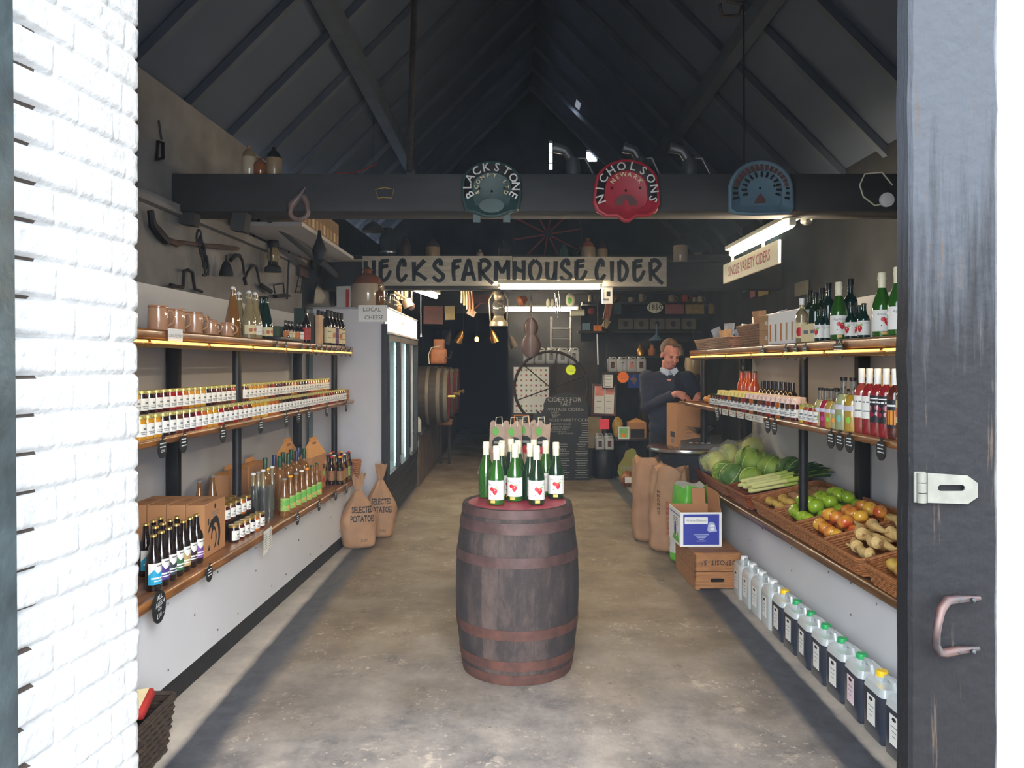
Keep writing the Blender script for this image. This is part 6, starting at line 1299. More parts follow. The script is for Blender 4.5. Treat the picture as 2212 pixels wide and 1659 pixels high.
# curved horn
mat('horn', (122, 100, 92), .4, col2=(92, 78, 76), vs=10)
def hp2(px, py, dy): v = at(px, py, 4.886 + dy * .5); return v
b = MB(); b.tube([hp2(652, 402, 0), hp2(640, 425, 0), hp2(640, 445, 0), hp2(660, 460, 0)], [.003, .022, .030, .02], 'horn', 10)
b.v = []; b.f = []; b.m = []; b.mats = []
cen = (646, 459)
ringp = [hp2(646 + 19 * math.cos(R(a)), 459 + 15 * math.sin(R(a)), 0) for a in range(-150, 170, 18)]
b.tube([hp2(660, 404, 0), hp2(650, 420, 0), hp2(640, 432, 0)] + [hp2(629 + 0, 444, 0)] + [hp2(646 + 19 * math.cos(R(a)), 459 - 15 * math.sin(R(a)), 0) for a in range(160, 380, 22)] + [hp2(664, 440, .01), hp2(655, 424, .02)], [.004, .016, .026] + [.026] + [.015] * 10 + [.02, .024], 'horn', 10)
thing('hunting_horn', 'curled brown horn hanging on the left end of the near beam', 'horn', b)
b = MB(); b.tube([at(811, 409, 4.9), at(831, 405, 4.9), at(851, 409, 4.9), at(846, 428, 4.9), at(830, 426, 4.9), at(817, 428, 4.9)], .0035, 'gold_cap', 5, True); b.prism([(-.05, -.028), (.05, -.028), (.055, .028), (-.055, .028)], .006, 'black_iron', TR(at(831, 417, 4.902)))
thing('brass_edged_plate', 'small black plate with brass outline on the near beam', 'plaque', b)
b = MB(); b.lathe([(.0001, -.02), (.045, -.02), (.046, 0), (.02, .006), (.0001, .004)], 'white', 18, TR(at(1917, 431, 4.88), rx=R(90))); q = MB(); q.tube([at(1910, 440, 4.9), at(1890, 444, 4.9), at(1865, 425, 4.9), at(1857, 400, 4.9), at(1868, 376, 4.9), at(1905, 372, 4.9), at(1928, 400, 4.9)], .005, 'cream', 6)
thing('light_socket', 'round white fitting with a looped cable on the right end of the beam', 'electrical fitting', [('fitting', b), ('cable', q)])
b = MB(); b.ball((0, 0, 0), .04, 'cut_glass', 12, (1, 1, .8)); b.lathe([(.02, .025), (.02, .06), (.0001, .06)], 'alu', 10); thing('hanging_lamp', 'small glassy lamp hanging right of the tube light fitting', 'lamp', b, at(1742, 477, 5.2))
# ================================================================ LEFT WALL TOOLS
def WP(px, py, off=.02):
    k = (CX - px) / F; Y = 2.34 / (k + .035) if True else 0
    Y = (2.34 - off) / (k + .035); return Vector((LX(Y) + off, Y, H - (py - HZ) * Y / F))
def wtube(pts, r, m='black_iron', off=.02, **k): b = MB(); b.tube([WP(x, y, off) for x, y in pts], r, m, 8, **k); return b
def wpl(pts, t, m='black_iron', off=.012, y=0):
    b = MB(); P = [WP(x, y_, off) for x, y_ in pts]; n = len(P); Q = [p + Vector((t, 0, 0)) for p in P]
    b.add(P + Q, [tuple(range(n)), tuple(range(2 * n - 1, n - 1, -1))] + [(i, n + i, n + (i + 1) % n, (i + 1) % n) for i in range(n)], m); return b
def wt(name, lab, cat, b): return thing(name, lab, cat, b)
wt('crank_iron', 'black U-shaped cranked iron on the left wall above the mugs', 'tool', wtube([(368, 615), (380, 618), (395, 621), (397, 600), (398, 585), (406, 583), (416, 588), (418, 605), (421, 624), (436, 630)], .011))
b = MB(); mat('old_wood', (84, 66, 54), .8)
b.tube([WP(325, 455), WP(330, 485), WP(345, 505), WP(358, 520)], [.02, .025, .03, .028], 'black_iron', 8); wt('leather_strap', 'dark curved strap hanging nearest the brick pier', 'strap', b)
wt('wooden_bar', 'long brown yoke bar on the left wall with a chain over it', 'tool', wtube([(366, 520), (380, 526), (400, 524), (440, 530), (470, 533), (514, 537)], [.02, .024, .012, .014, .02, .014], 'old_wood', .03))
b = MB()
for k in range(6): c_ = WP(430 + k * 3.4, 512 + k * 13.5, .045); b.tube([c_ + Vector((0, .028 * math.cos(R(a)), .05 * math.sin(R(a)))) if k % 2 else c_ + Vector((.012 * math.cos(R(a)), .012 * math.cos(R(a)), .05 * math.sin(R(a)))) for a in range(0, 360, 36)], .007, 'black_iron', 6, True)
b.tube([WP(444, 585, .04), WP(443, 596, .04), WP(438, 594, .04)], .007, 'black_iron', 6); b.tube([WP(443, 580, .04), WP(444, 594, .04), WP(450, 594, .04), WP(449, 588, .04)], .007, 'black_iron', 6)
wt('iron_chain', 'black chain with a double hook hanging over the yoke bar', 'chain', b)
b = MB(); c_ = WP(489, 575, .06); b.lathe([(.052, -.07), (.05, -.05), (.035, .0), (.022, .03), (.008, .04), (.006, .08)], 'black_iron', 16, TR(c_)); wt('hand_bell', 'black bell hanging below the right end of the yoke bar', 'bell', b)
wt('sickle', 'curved black sickle beside the bell', 'sickle', wtube([(498, 562), (508, 552), (518, 552), (524, 563), (527, 585), (529, 605)], [.016, .016, .014, .012, .009, .006]))
wt('sickle', 'tall arched black sickle with handle by the tapering bottles', 'sickle', wtube([(531, 615), (528, 602), (534, 588), (545, 573), (553, 575), (558, 595), (561, 615)], [.014, .016, .011, .014, .013, .01, .008]))
b = MB(); c_ = WP(590, 548, .08); b.lathe([(.075, -.155), (.07, -.12), (.045, -.10), (.04, -.07)], 'black_iron', 14, TR(c_)); b.lathe([(.038, -.07), (.055, -.03), (.045, .03), (.03, .05)], 'gl_pale', 14, TR(c_)); b.lathe([(.035, .05), (.045, .07), (.045, .12), (.02, .15), (.0001, .15)], 'black_iron', 14, TR(c_))
q = MB(); q.tube([c_ + Vector((0, -.055, -.10)), c_ + Vector((0, -.06, .08)), c_ + Vector((0, 0, .17)), c_ + Vector((0, .06, .08)), c_ + Vector((0, .055, -.10))], .005, 'black_iron', 6); q.tube([c_ + Vector((0, -.02, .15)), c_ + Vector((0, -.015, .30)), c_ + Vector((0, .015, .30)), c_ + Vector((0, .02, .15))], .003, 'black_iron', 5)
wt('oil_lantern', 'black oil lantern hanging on the left wall', 'lantern', [('lantern_body', b), ('frame_wire', q)])
b = wtube([(560, 475), (557, 508)], [.016, .013]); b.tube([WP(543, 522), WP(548, 508), WP(566, 509), WP(564, 528)], .006, 'black_iron', 6); wt('garden_fork', 'small black hand fork hanging tines down', 'fork', b)
b = wpl([(588, 636), (612, 634), (622, 641), (590, 644)], .04); b.tube([WP(594, 634, .03), WP(591, 616, .03), WP(612, 612, .03), WP(614, 634, .03)], .007, 'black_iron', 6); wt('flat_iron', 'black flat iron on the left wall under the lantern', 'iron', b)
wt('mallet_head', 'short black bar leaning beside the flat iron', 'tool', wtube([(564, 616), (585, 630)], .02, off=.03))
b = wtube([(620, 646), (624, 560), (625, 490), (622, 483), (615, 492), (612, 515), (634, 530)], .009); wt('long_hook', 'long thin iron hook rod reaching from near the lantern downwards', 'hook', b)
wt('washboard', 'dark narrow board with a wire handle on the left wall', 'board', wpl([(646, 525), (664, 533), (663, 602), (645, 595)], .02, 'old_wood'))
b = MB(); b.tube([WP(645, 598), WP(638, 632)], .005, 'black_iron', 6); b.tube([WP(653, 600), WP(650, 634)], .005, 'black_iron', 6)
for y_ in (606, 618, 630): b.tube([WP(642, y_), WP(652, y_ + 2)], .004, 'black_iron', 5)
wt('wire_rack', 'small ladder-shaped wire rack below the narrow board', 'rack', b)
wt('spade_head', 'black jagged blade hanging above the far shelf end', 'tool', wpl([(680, 610), (688, 625), (697, 640), (690, 655), (672, 655), (674, 630)], .03, off=.03))
wt('spade_head', 'black narrow blade just left of the fridge top', 'tool', wpl([(720, 620), (735, 618), (730, 660), (722, 660)], .03, off=.03))
b = MB(); b.ball(WP(677, 572, .05), .05, 'black_iron', 10, (.6, 1, 1.2)); wt('small_bell', 'tiny black bell-shaped tool right of the narrow board', 'bell', b)
wt('hanging_tool', 'dark tapering tool right of the tiny bell', 'tool', wtube([(697, 570), (696, 580), (695, 597)], [.012, .03, .035], off=.04))
wt('pincers', 'dark splayed pincers high on the wall near the fridge', 'tool', wtube([(728, 600), (738, 580), (750, 570)], [.03, .02, .01], off=.04))
b = MB(); b.tube([WP(343, 260), WP(349, 302)], .006, 'black_iron', 6); b.tube([WP(341, 306), WP(352, 308), WP(352, 342), WP(338, 344), WP(340, 326)], .011, 'black_iron', 6, True); wt('hanging_shackle', 'rusty shackle hanging high on the wall beside the brick pier', 'shackle', b)
# pale sloping rails and cartons at the wall top behind the beam
b = MB(); mat('dark_pipe', (52, 56, 58), .6)
b.tube([(LX(5.6) + .30, 5.2, 2.75), (LX(7.6) + .25, 7.9, 2.52)], .035, 'dark_pipe', 10); thing('roof_pipe', 'dark pipe sloping away along the top of the left wall', 'pipe', b)
b = MB(); b.box((0, 0, 0), (.5, 1.9, .03), 'white_panel'); thing('high_shelf', 'white high-level shelf carrying old box files on the left wall', 'shelf', b, (LX(6.7) + .26, 6.75, 2.66))
mat('file_tan', (150, 124, 98), .75, var=.15)
for i in range(11):
    b = MB(); b.rbox((0, 0, .12), (.30, .115, .24), .004, 'file_tan'); b.box((.151, 0, .09), (.002, .06, .08), 'label_cream' if i % 3 == 0 else 'book_tan')
    thing('box_file', f'old tan box file on the high left shelf, {ordn(i + 1)} from the near beam', 'box', b, (LX(6.7) + .31, 5.95 + i * .125, 2.675), rot=(0, 0, 0), group='box files on the high shelf')
b = MB(); b.lathe([(.0001, -.12), (.05, -.08), (.06, 0), (.02, .10), (.012, .16)], 'black_iron', 12); thing('hanging_flask', 'dark pear-shaped flask hanging in front of the box files', 'flask', b, (LX(6.2) + .56, 6.2, 2.52))
# ================================================================ PERSON
mat('skin', (206, 138, 118), .5, var=.06, vs=14, bump=.05); mat('navy_knit', (40, 44, 60), .9, bump=.35, bs=120, var=.15); mat('hair_brown', (112, 84, 60), .7, bump=.7, bs=60, stretch=(1, 1, .3), col2=(86, 66, 50), vs=30); mat('shirt_blue', (176, 190, 212), .7); mat('trouser', (30, 32, 38), .85); mat('lip', (176, 96, 84), .5)
def fuse(mb, vox, name, smooth_it=4):
    me = mb.mesh(name + '_raw'); o = bpy.data.objects.new('fuse_tmp', me); COL.objects.link(o)
    m = o.modifiers.new('r', 'REMESH'); m.mode = 'VOXEL'; m.voxel_size = vox; m.use_smooth_shade = True
    s = o.modifiers.new('s', 'SMOOTH'); s.iterations = smooth_it; s.factor = .5
    dg = bpy.context.evaluated_depsgraph_get(); dg.update(); out = bpy.data.meshes.new_from_object(o.evaluated_get(dg)); out.name = name
    bpy.data.objects.remove(o); out.materials.clear()
    out.materials.append(mat(mb.mats[0])); out.polygons.foreach_set('material_index', [0] * len(out.polygons)); return out
pr = thing('person', 'person in navy jumper and pale blue collar bending over a box on round table', 'person', [], (1.523, 7.50, 0))
HT = TR((.005, -.035, 1.60), rx=R(24), rz=R(14))
bd = MB(); S = 'skin'
bd.ball((0, .015, .135), .098, S, 18, (.86, 1.0, 1.0), HT); bd.ball((0, -.035, .07), .075, S, 16, (.92, .9, 1.05), HT); bd.ball((0, -.06, .015), .05, S, 14, (.95, .8, .8), HT)
bd.ball((0, -.108, .085), .018, S, 10, (.75, .8, 1.4), HT); bd.ball((0, -.118, .068), .015, S, 10, (1.15, .9, .8), HT)
for a in (-1, 1):
    bd.ball((a * .087, .005, .085), .026, S, 10, (.4, .75, 1.25), HT); bd.ball((a * .038, -.075, .062), .028, S, 10, (1, .7, .9), HT); bd.ball((a * .03, -.088, .118), .022, S, 10, (1.4, .5, .45), HT)
bd.ball((0, -.094, .028), .018, S, 10, (1.4, .6, .6), HT)
bd.tube([(0, .01, 1.44), (0, -.01, 1.53), (.003, -.035, 1.63)], [.066, .058, .058], S, 14)
bd.tube([(0, .02, 1.45), (0, .02, 1.2), (0, .02, .95)], [.12, .14, .13], S, 14)
Lsh, Lel, Lwr = Vector((-.195, .01, 1.46)), Vector((-.215, -.06, 1.175)), Vector((.035, -.27, 1.315))
Rsh, Rel, Rwr = Vector((.195, .0, 1.45)), Vector((.36, -.07, 1.20)), Vector((.255, -.25, 1.30))
for a, b_, c_ in ((Lsh, Lel, Lwr), (Rsh, Rel, Rwr)): bd.tube([a * .8 + Vector((0, 0, .28)), a, b_, c_], [.05, .05, .042, .030], S, 12)
def hand(wr, tip, side):
    d = (tip - wr).normalized(); up = Vector((0, -.35, 1)); sd = d.cross(up).normalized(); nn = sd.cross(d).normalized()
    pc = wr + d * .05; bd.tube([wr - d * .01, wr + d * .03, wr + d * .085], [.030, .038, .036], S, 12)
    for k in range(4):
        o_ = (k - 1.5) * .021; L_ = (.075, .085, .08, .062)[k]; p0 = wr + d * .075 + sd * o_; p1 = p0 + d * L_ * .5 + nn * -.006; p2 = p1 + d * L_ * .28 - nn * .022; p3 = p2 + d * L_ * .06 - nn * .026
        bd.tube([p0, p1, p2, p3], [.0105, .010, .009, .008], S, 8)
    t0 = wr + d * .025 + sd * side * .03; bd.tube([t0, t0 + d * .035 + sd * side * .016 - nn * .012, t0 + d * .065 + sd * side * .006 - nn * .03], [.013, .011, .009], S, 8)
hand(Lwr, Vector((.17, -.33, 1.27)), 1); hand(Rwr, Vector((.20, -.36, 1.25)), -1)
obj('body', fuse(bd, .0075, 'body', 3), pr)
sw = MB(); m_ = 'navy_knit'
sw.ball((0, .02, 1.36), .2, m_, 20, (1.02, .66, .92)); sw.ball((0, -.01, 1.13), .19, m_, 20, (1.02, .80, 1.1)); sw.ball((0, .0, .98), .175, m_, 18, (1.05, .84, .8)); sw.ball((0, .03, 1.47), .14, m_, 16, (1.4, .7, .42))
for a, b_, c_ in ((Lsh, Lel, Lwr), (Rsh, Rel, Rwr)):
    e = c_ + (b_ - c_) * .10; sw.tube([a + Vector((-a.x * .3, 0, -.01)), a, a.lerp(b_, .5), b_, b_.lerp(e, .5), e], [.07, .078, .07, .062, .056, .044], m_, 14); sw.ball(a, .082, m_, 14); sw.ball(b_, .064, m_, 12)
obj('jumper', fuse(sw, .012, 'jumper', 6), pr)
cl = MB()
for a in (-1, 1): cl.prism([(0, 0), (.075 * a, .03), (.085 * a, -.012), (.03 * a, -.065)], .012, 'shirt_blue', TR((.004, -.105, 1.535), rx=R(-28), rz=R(8)))
cl.lathe([(.072, -.03), (.075, .012), (.066, .018)], 'shirt_blue', 18, TR((.002, -.018, 1.535), rx=R(14), s=(1, 1.1, 1)), cap=False)
obj('shirt_collar', cl, pr)
hr = MB(); hr.ball((0, .028, .148), .101, 'hair_brown', 20, (.90, 1.0, 1.0), HT, fn=lambda d: (1.0 + .03 * noise.noise(d * 6)) if d.y > -.35 or d.z > .62 else .86)
for a in (-1, 1): hr.ball((a * .078, .012, .125), .024, 'hair_brown', 10, (.4, .8, 1.4), HT)
hr.ball((.02, -.055, .215), .035, 'hair_brown', 10, (1.4, .9, .45), HT)
obj('hair', hr, pr)
fc = MB()
for a in (-1, 1): fc.ball((a * .030, -.098, .100), .010, 'ink', 8, (1.2, .35, .28), HT); fc.ball((a * .031, -.100, .122), .014, 'hair_brown', 8, (1.3, .35, .25), HT)
fc.ball((0, -.108, .030), .016, 'lip', 8, (1.5, .4, .3), HT); obj('face_features', fc, pr)
tr_ = MB(); tr_.ball((0, 0, .93), .165, 'trouser', 16, (1.05, .8, .7))
for a in (-1, 1): tr_.tube([(a * .085, 0, .92), (a * .10, -.01, .50), (a * .11, .01, .07)], [.095, .075, .06], 'trouser', 14)
obj('trousers', fuse(tr_, .014, 'trousers', 4), pr)
sh = MB()
for a in (-1, 1): sh.ball((a * .11, -.05, .04), .06, 'black', 14, (.8, 2.2, .66))
obj('shoes', sh, pr)
# ---- round table, scales, box
mat('table_top', (96, 66, 46), .22, coat=.5, col2=(74, 50, 36), vs=6)
tb = MB(); tb.lathe([(.0001, .865), (.36, .865), (.375, .875), (.375, .90), (.365, .905), (.0001, .905)], 'table_top', 40, TR((0, 0, 0)))
te = MB(); te.lathe([(.3755, .87), (.379, .885), (.3755, .90)], 'steel', 40, cap=False)
thing('round_table', 'round dark wooden table with a shiny metal edge on a cask base', 'table', [('tabletop', tb), ('edge_band', te), ('base', barrel(.862, .26, .30, [(.78, .83), (.60, .64), (.24, .28), (.03, .08)], 'black', 'black_iron', 'wall_dark', 28)[0][1])], (1.60, 7.02, 0), s=.93)
cb = MB(); t = .004; w_, d_, h_ = .27, .25, .39
for c_, s_ in (((0, -d_ / 2, h_ / 2), (w_, t, h_)), ((0, d_ / 2, h_ / 2), (w_, t, h_)), ((-w_ / 2, 0, h_ / 2), (t, d_, h_)), ((w_ / 2, 0, h_ / 2), (t, d_, h_)), ((0, 0, t / 2), (w_, d_, t))): cb.box(c_, s_, 'cardboard')
fl_ = MB(); fl_.box((0, 0, .03), (w_, .003, .07), 'cardboard', TR((0, -d_ / 2, h_), rx=R(62))); 
pp = MB()
for k in range(5): pp.box((.02, -d_ / 2 - .0026, .22 - .03 * k), (.16 - .02 * (k % 2), .001, .006), 'cardboard_in')
pp.box((-w_ / 2 - .0026, -.02, .11), (.001, .10, .05), 'ink'); pp.box((-w_ / 2 - .0026, -.02, .05), (.001, .06, .04), 'ink_grey')
thing('cardboard_box', 'open brown cardboard box on the round table under the man\'s hands', 'box', [('carton', cb), ('flap', fl_), ('print', pp)], (1.60, 7.03, .843), rz=R(10))
sc_ = MB(); sc_.add([(-.20, -.14, 0), (.20, -.14, 0), (.20, .12, 0), (-.20, .12, 0), (-.18, -.12, .03), (.18, -.12, .05), (.18, .10, .11), (-.18, .10, .09)], [(3, 2, 1, 0), (4, 5, 6, 7), (0, 1, 5, 4), (1, 2, 6, 5), (2, 3, 7, 6), (3, 0, 4, 7)], 'scale_grey'); mat('scale_grey', (92, 90, 86), .4)
pn_ = MB(); pn_.lathe([(.0001, .13), (.05, .13), (.13, .19), (.135, .192), (.05, .137), (.0001, .136)], 'steel', 24); kp = MB()
for k in range(4): kp.box((-.10 + k * .05, -.10, .052), (.03, .02, .006), 'white' if k != 1 else 'cap_orange')
thing('weighing_scales', 'grey shop scales with a bright round steel pan on the round table', 'scales', [('scale_body', sc_), ('pan', pn_), ('keypad', kp)], (1.70, 6.86, .843), rz=R(-8))
# ================================================================ BACK OF THE SHOP
def slab(name, lab, cat, px0, py0, px1, py1, Y, m, t=.02, rot=0, extra=None, group=None, frame=None, fw=.02):
    a, b_ = at(px0, py1, Y), at(px1, py0, Y); w, h = b_.x - a.x, b_.z - a.z; c = ((a.x + b_.x) / 2, Y, (a.z + b_.z) / 2)
    q = MB(); q.box((0, t / 2, 0), (w, t, h), m)
    if extra: extra(q, w, h)
    ps = q
    if frame:
        f = MB()
        for s_ in (-1, 1): f.box((s_ * (w / 2 - fw / 2), -.006, 0), (fw, .012, h), frame).box((0, -.006, s_ * (h / 2 - fw / 2)), (w - 2 * fw, .012, fw), frame)
        ps = [('panel', q), ('frame', f)]
    return thing(name, lab, cat, ps, c, rot=(0, R(rot), 0), group=group)
mat('cupboard', (58, 48, 42), .7, col2=(42, 36, 32), vs=5, stretch=(4, 4, .5)); mat('hessian', (160, 140, 100), .8)
def rows_art(m='ink_grey', n=5, x=.6):
    def f(q, w, h):
        for k in range(n): q.box((0, -.001, h * (.34 - .68 * k / max(1, n - 1))), (w * (x - .12 * (k % 2)), .001, h * .035), m)
    return f
# cupboard holding the plastic containers
cx0, cx1 = at(1105, 0, 11.2).x, at(1294, 0, 11.2).x
b = MB(); b.box(((cx0 + cx1) / 2, 11.65, .785), (cx1 - cx0, .9, 1.57), 'cupboard'); b.box(((cx0 + cx1) / 2, 11.65, 1.58), (cx1 - cx0 + .03, .94, .03), 'cupboard'); d = MB(); d.box((cx1 - .35, 11.19, 1.0), (.55, .02, .9), 'cupboard')
thing('cupboard', 'dark tall cupboard at the back carrying pale cider containers', 'cupboard', [('carcass', b), ('door', d)])
for i in range(5):
    v = at(1142 + i * 24.5, 786, 11.3); thing('cider_container', f'pale plastic cider container with red apple label, {ordn(i + 1)} from left on cupboard', 'container', kind('jcw', jerrycan, 'jug_milky', 'jug_milky', 'white', 'cider_label'), (v.x, 11.35, 1.595), rz=0, s=.88, group='pale containers on the cupboard')
def fruit_chart(q, w, h):
    for r_ in range(9):
        for c_ in range(7):
            if r_ == 6: continue
            q.prism(ell((c_ - 3) * w * .13, (3.9 - r_) * h * .105, w * .028, w * .03, 8), .001, ('book_tan', 'lab_red', 'leaf_dull', 'potato')[(r_ * 3 + c_) % 4], y=-.001)
slab('fruit_poster', 'cream poster with rows of small fruit pictures behind the wheel', 'poster', 1107, 790, 1188, 895, 11.15, 'paper', .015, 0, fruit_chart, None, 'dark_pipe', .018)
wh = MB(); wc = at(1190, 838, 10.75); rw = 79 * 10.75 / F
wh.tube([wc + Vector((rw * math.cos(R(a)), .02 * math.cos(R(a)), rw * math.sin(R(a)))) for a in range(0, 360, 10)], .02, 'rust_iron', 8, True)
for k in range(6): a = R(20 + 60 * k); wh.tube([wc, wc + Vector((rw * math.cos(a), 0, rw * math.sin(a)))], .009, 'rust_iron', 6)
thing('iron_hoop', 'thin rusty iron wheel rim standing in front of the fruit poster', 'wheel', wh)
b = MB(); v0, v1 = at(1112, 0, 10.75), at(1186, 0, 10.75); zt_ = wc.z - rw - .02; b.box(((v0.x + v1.x) / 2, 10.8, zt_ / 2), (v1.x - v0.x, .4, zt_), 'cupboard'); thing('low_cabinet', 'low dark cabinet under the iron wheel', 'cabinet', b)
# big chalkboard
Y = 10.45
P = [(1190, 1016), (1188, 905), (1181, 893), (1175, 872), (1174, 852), (1180, 838), (1192, 834), (1206, 831), (1226, 826), (1246, 831), (1262, 838), (1270, 850), (1272, 1016)]
pp_ = [(at(x, y, Y).x, at(x, y, Y).z) for x, y in P]; zf = min(z for x, z in pp_); b = MB(); b.prism([(x, z - zf) for x, z in pp_], .02, 'slate', TR((0, Y, 0)))
q = MB()
def chalk(t, px, py, size, sx=1): v = at(px, py, Y); q.text(t, size, 'chalk_dim', TR((v.x, Y - .002, v.z - zf)), 0, sx=sx)
mat('chalk_dim', (150, 150, 144), .9)
for t, px, py, s_ in (('CIDERS FOR', 1219, 842, .085), ('SALE', 1222, 852, .07), ('-VINTAGE CIDERS-', 1221, 863, .062), ('SWEET', 1199, 870, .035), ('MEDIUM', 1200, 875, .035), ('DRY', 1198, 879, .035), ('SINGLE VARIETY CIDER', 1226, 886, .058), ('KINGSTON BLACK', 1210, 895, .035), ('SLACK MA GIRDLE', 1212, 901, .03), ('BROWNS APPLE', 1208, 906, .035), ('PORT WINE OF', 1206, 911, .03), ('GLASTONBURY', 1222, 915, .03), ('PERRY', 1212, 950, .05)): chalk(t, px, py, s_)
rnd = random.Random(4)
for k in range(24):
    v = at(1198 if k > 8 else 1245, 892 + k * 5.1 if k > 8 else 893 + k * 5, Y)
    for a_ in range(2 if k > 8 else 1): q.box((v.x + .12 + .25 * a_, Y - .0012, v.z - zf), (rnd.uniform(.08, .18), .0008, .008), 'chalk_dim')
thing('chalkboard', 'tall apple-topped chalkboard headed CIDERS FOR SALE standing on the floor', 'chalkboard', [('board', b), ('chalk_writing', q)])
slab('small_chalkboard', 'small chalkboard in an orange wooden frame left of the apple cutout', 'chalkboard', 1110, 896, 1142, 930, 10.4, 'slate', .015, 0, rows_art('chalk_dim', 6), None, 'lab_orange', .012)
b = MB(); Y2 = 10.38; P = [(1152, 895), (1150, 912), (1158, 932), (1178, 932), (1188, 915), (1184, 900), (1188, 893), (1180, 891), (1176, 880), (1168, 893), (1158, 884), (1160, 895)]
b.prism([(at(x, y, Y2).x, at(x, y, Y2).z) for x, y in P], .012, 'black', TR((0, Y2, 0)));
for k in range(3): v = at(1168, 903 + 6 * k, Y2); b.box((v.x, Y2 - .001, v.z), (.10 - .01 * k, .001, .014), 'chalk_dim')
thing('apple_cutout_board', 'small black apple-shaped board with spiky leaves and chalk words', 'chalkboard', b)
# hidden table that carries the little boards
zt_ = at(0, 931, 10.4).z; b = MB(); b.box((at(1148, 0, 10.4).x, 10.48, zt_ / 2), (.52, .28, zt_), 'black'); thing('black_plinth', 'black plinth under the two little chalkboards', 'plinth', b)
# bottle bags on a stand behind the barrel
b = MB(); b.box((.0, 5.38, .415), (.48, .3, .83), 'wall_dark'); b.box((0, 5.38, .835), (.52, .34, .02), 'black'); thing('display_stand', 'dark stand behind the oak barrel carrying paper bottle bags', 'stand', b, (.02, 0, 0))
mat('bag_paper', (178, 152, 132), .7, bump=.5, bs=18); mat('bag_black', (26, 30, 28), .5)
def bbag(s):
    b = MB(); b.grid(lambda u, v: ((u - .5) * .13 * (1 + .1 * math.sin(v * 3 + s)), -.035 * math.sin(math.pi * u) * (1 - .5 * v) - .01 + .012 * noise.noise(Vector((u * 4, v * 5, s))), v * .34 + .02 * math.sin(u * 9 + s) * v), 10, 14, 'bag_paper'); b.grid(lambda u, v: ((.5 - u) * .13 * (1 + .1 * math.sin(v * 3 + s)), .035 * math.sin(math.pi * u), v * .33), 10, 6, 'bag_paper')
    q = MB(); q.prism(ell(0, .20, .045, .05, 16), .001, 'bag_black', y=-.052); q.prism(ell(0, .155, .022, .026, 12), .001, 'apple_red', y=-.054); q.prism(ell(-.02, .285, .022, .03, 10), .001, 'apple_green_print', y=-.046); q.prism([(-.03, .20), (.03, .20), (.03, .215), (-.03, .215)], .001, 'chalk_dim', y=-.054)
    h = MB(); h.tube([(-.025, -.03, .32), (-.02, -.03, .38), (.02, -.03, .385), (.025, -.03, .32)], .003, 'cork_cream', 5); return [('bag', b), ('print', q), ('handle', h)]
for i, (x, y, s_) in enumerate(((-.115, 5.33, 0), (-.02, 5.30, 2), (.17, 5.33, 4), (.075, 5.40, 6))):
    thing('bottle_bag', 'brown paper bottle bag on the dark stand, ' + ('leftmost', 'second from left', 'rightmost, with round black print', 'behind, between the others')[i], 'bag', kind('bb', bbag, s_), (x + .03, y, .845), rz=R((-10, 6, 8, -14)[i]), group='paper bottle bags')
# ---- black cask, containers, frames
cbk = barrel(.40, .15, .18, [(.34, .39), (.02, .07)], 'black', 'black_iron', 'black', 28); vb = at(1305, 0, 10.7); thing('black_cask', 'small black barrel on the floor at the back', 'barrel', cbk, (vb.x, 10.72, 0))
for i in range(4):
    thing('cider_container', f'pale plastic container on the black barrel, {("front left", "front right", "rear left", "rear right")[i]}', 'container', kind('jcw', jerrycan, 'jug_milky', 'jug_milky', 'white', 'seat_grime'), (vb.x - .065 + .13 * (i % 2), 10.66 + .12 * (i // 2), .40), s=(.68, .68, .68) if i < 2 else (.68, .68, .8), group='containers on the black barrel')
slab('yellow_board', 'pale yellow board between the chalkboard and the black barrel', 'board', 1270, 900, 1300, 968, 11.0, 'hessian', .04)
b = MB(); v0, v1 = at(1272, 968, 11.0), at(1300, 0, 11.0); b.box(((v0.x + v1.x) / 2, 11.05, v0.z / 2), (v1.x - v0.x, .1, v0.z), 'cupboard'); thing('wooden_block', 'brown wooden block under the pale yellow board', 'block', b)
def pinks(q, w, h): q.box((-w * .2, -.001, h * .28), (w * .36, .001, h * .3), 'pink_paper').box((w * .22, -.001, h * .3), (w * .34, .001, h * .25), 'pink_paper'); [q.box((sx * w * .2, -.001, -h * (.05 + .2 * k)), (w * .2, .001, h * .02), 'ink_grey') for sx in (-1, 1) for k in range(2)]
mat('pink_paper', (222, 140, 124), .7); mat('neon_pink', (250, 70, 90), .6); mat('neon_orange', (255, 120, 30), .6); mat('neon_yellow', (220, 240, 30), .6); mat('deep_blue', (30, 60, 130), .6)
slab('framed_notice', 'brown framed white notice with pink squares, leaning beside the chalkboard', 'frame', 1279, 830, 1331, 898, 10.9, 'paper', .015, 2, pinks, None, 'seat_grime', .03)
slab('framed_certificate', 'small black framed certificate above the pink-squared notice', 'frame', 1301, 807, 1326, 840, 10.8, 'paper', .015, 1, rows_art('leaf_dull', 4), None, 'black', .016)
slab('pink_note', 'bright pink square note above the black barrel', 'note', 1295, 905, 1316, 927, 10.6, 'neon_pink', .004)
def burst(px, py, r, Y, m, name, lab):
    b = MB(); v = at(px, py, Y); rr_ = r * Y / F; b.prism([(rr_ * (1 if k % 2 else .86) * math.cos(R(k * 9)), rr_ * (1 if k % 2 else .86) * math.sin(R(k * 9))) for k in range(40)], .004, m)
    for k in range(2): b.box((0, -.001, rr_ * (.2 - .4 * k)), (rr_ * .9, .001, rr_ * .06), 'ink_grey' if k else m)
    thing(name, lab, 'price sign', b, v)
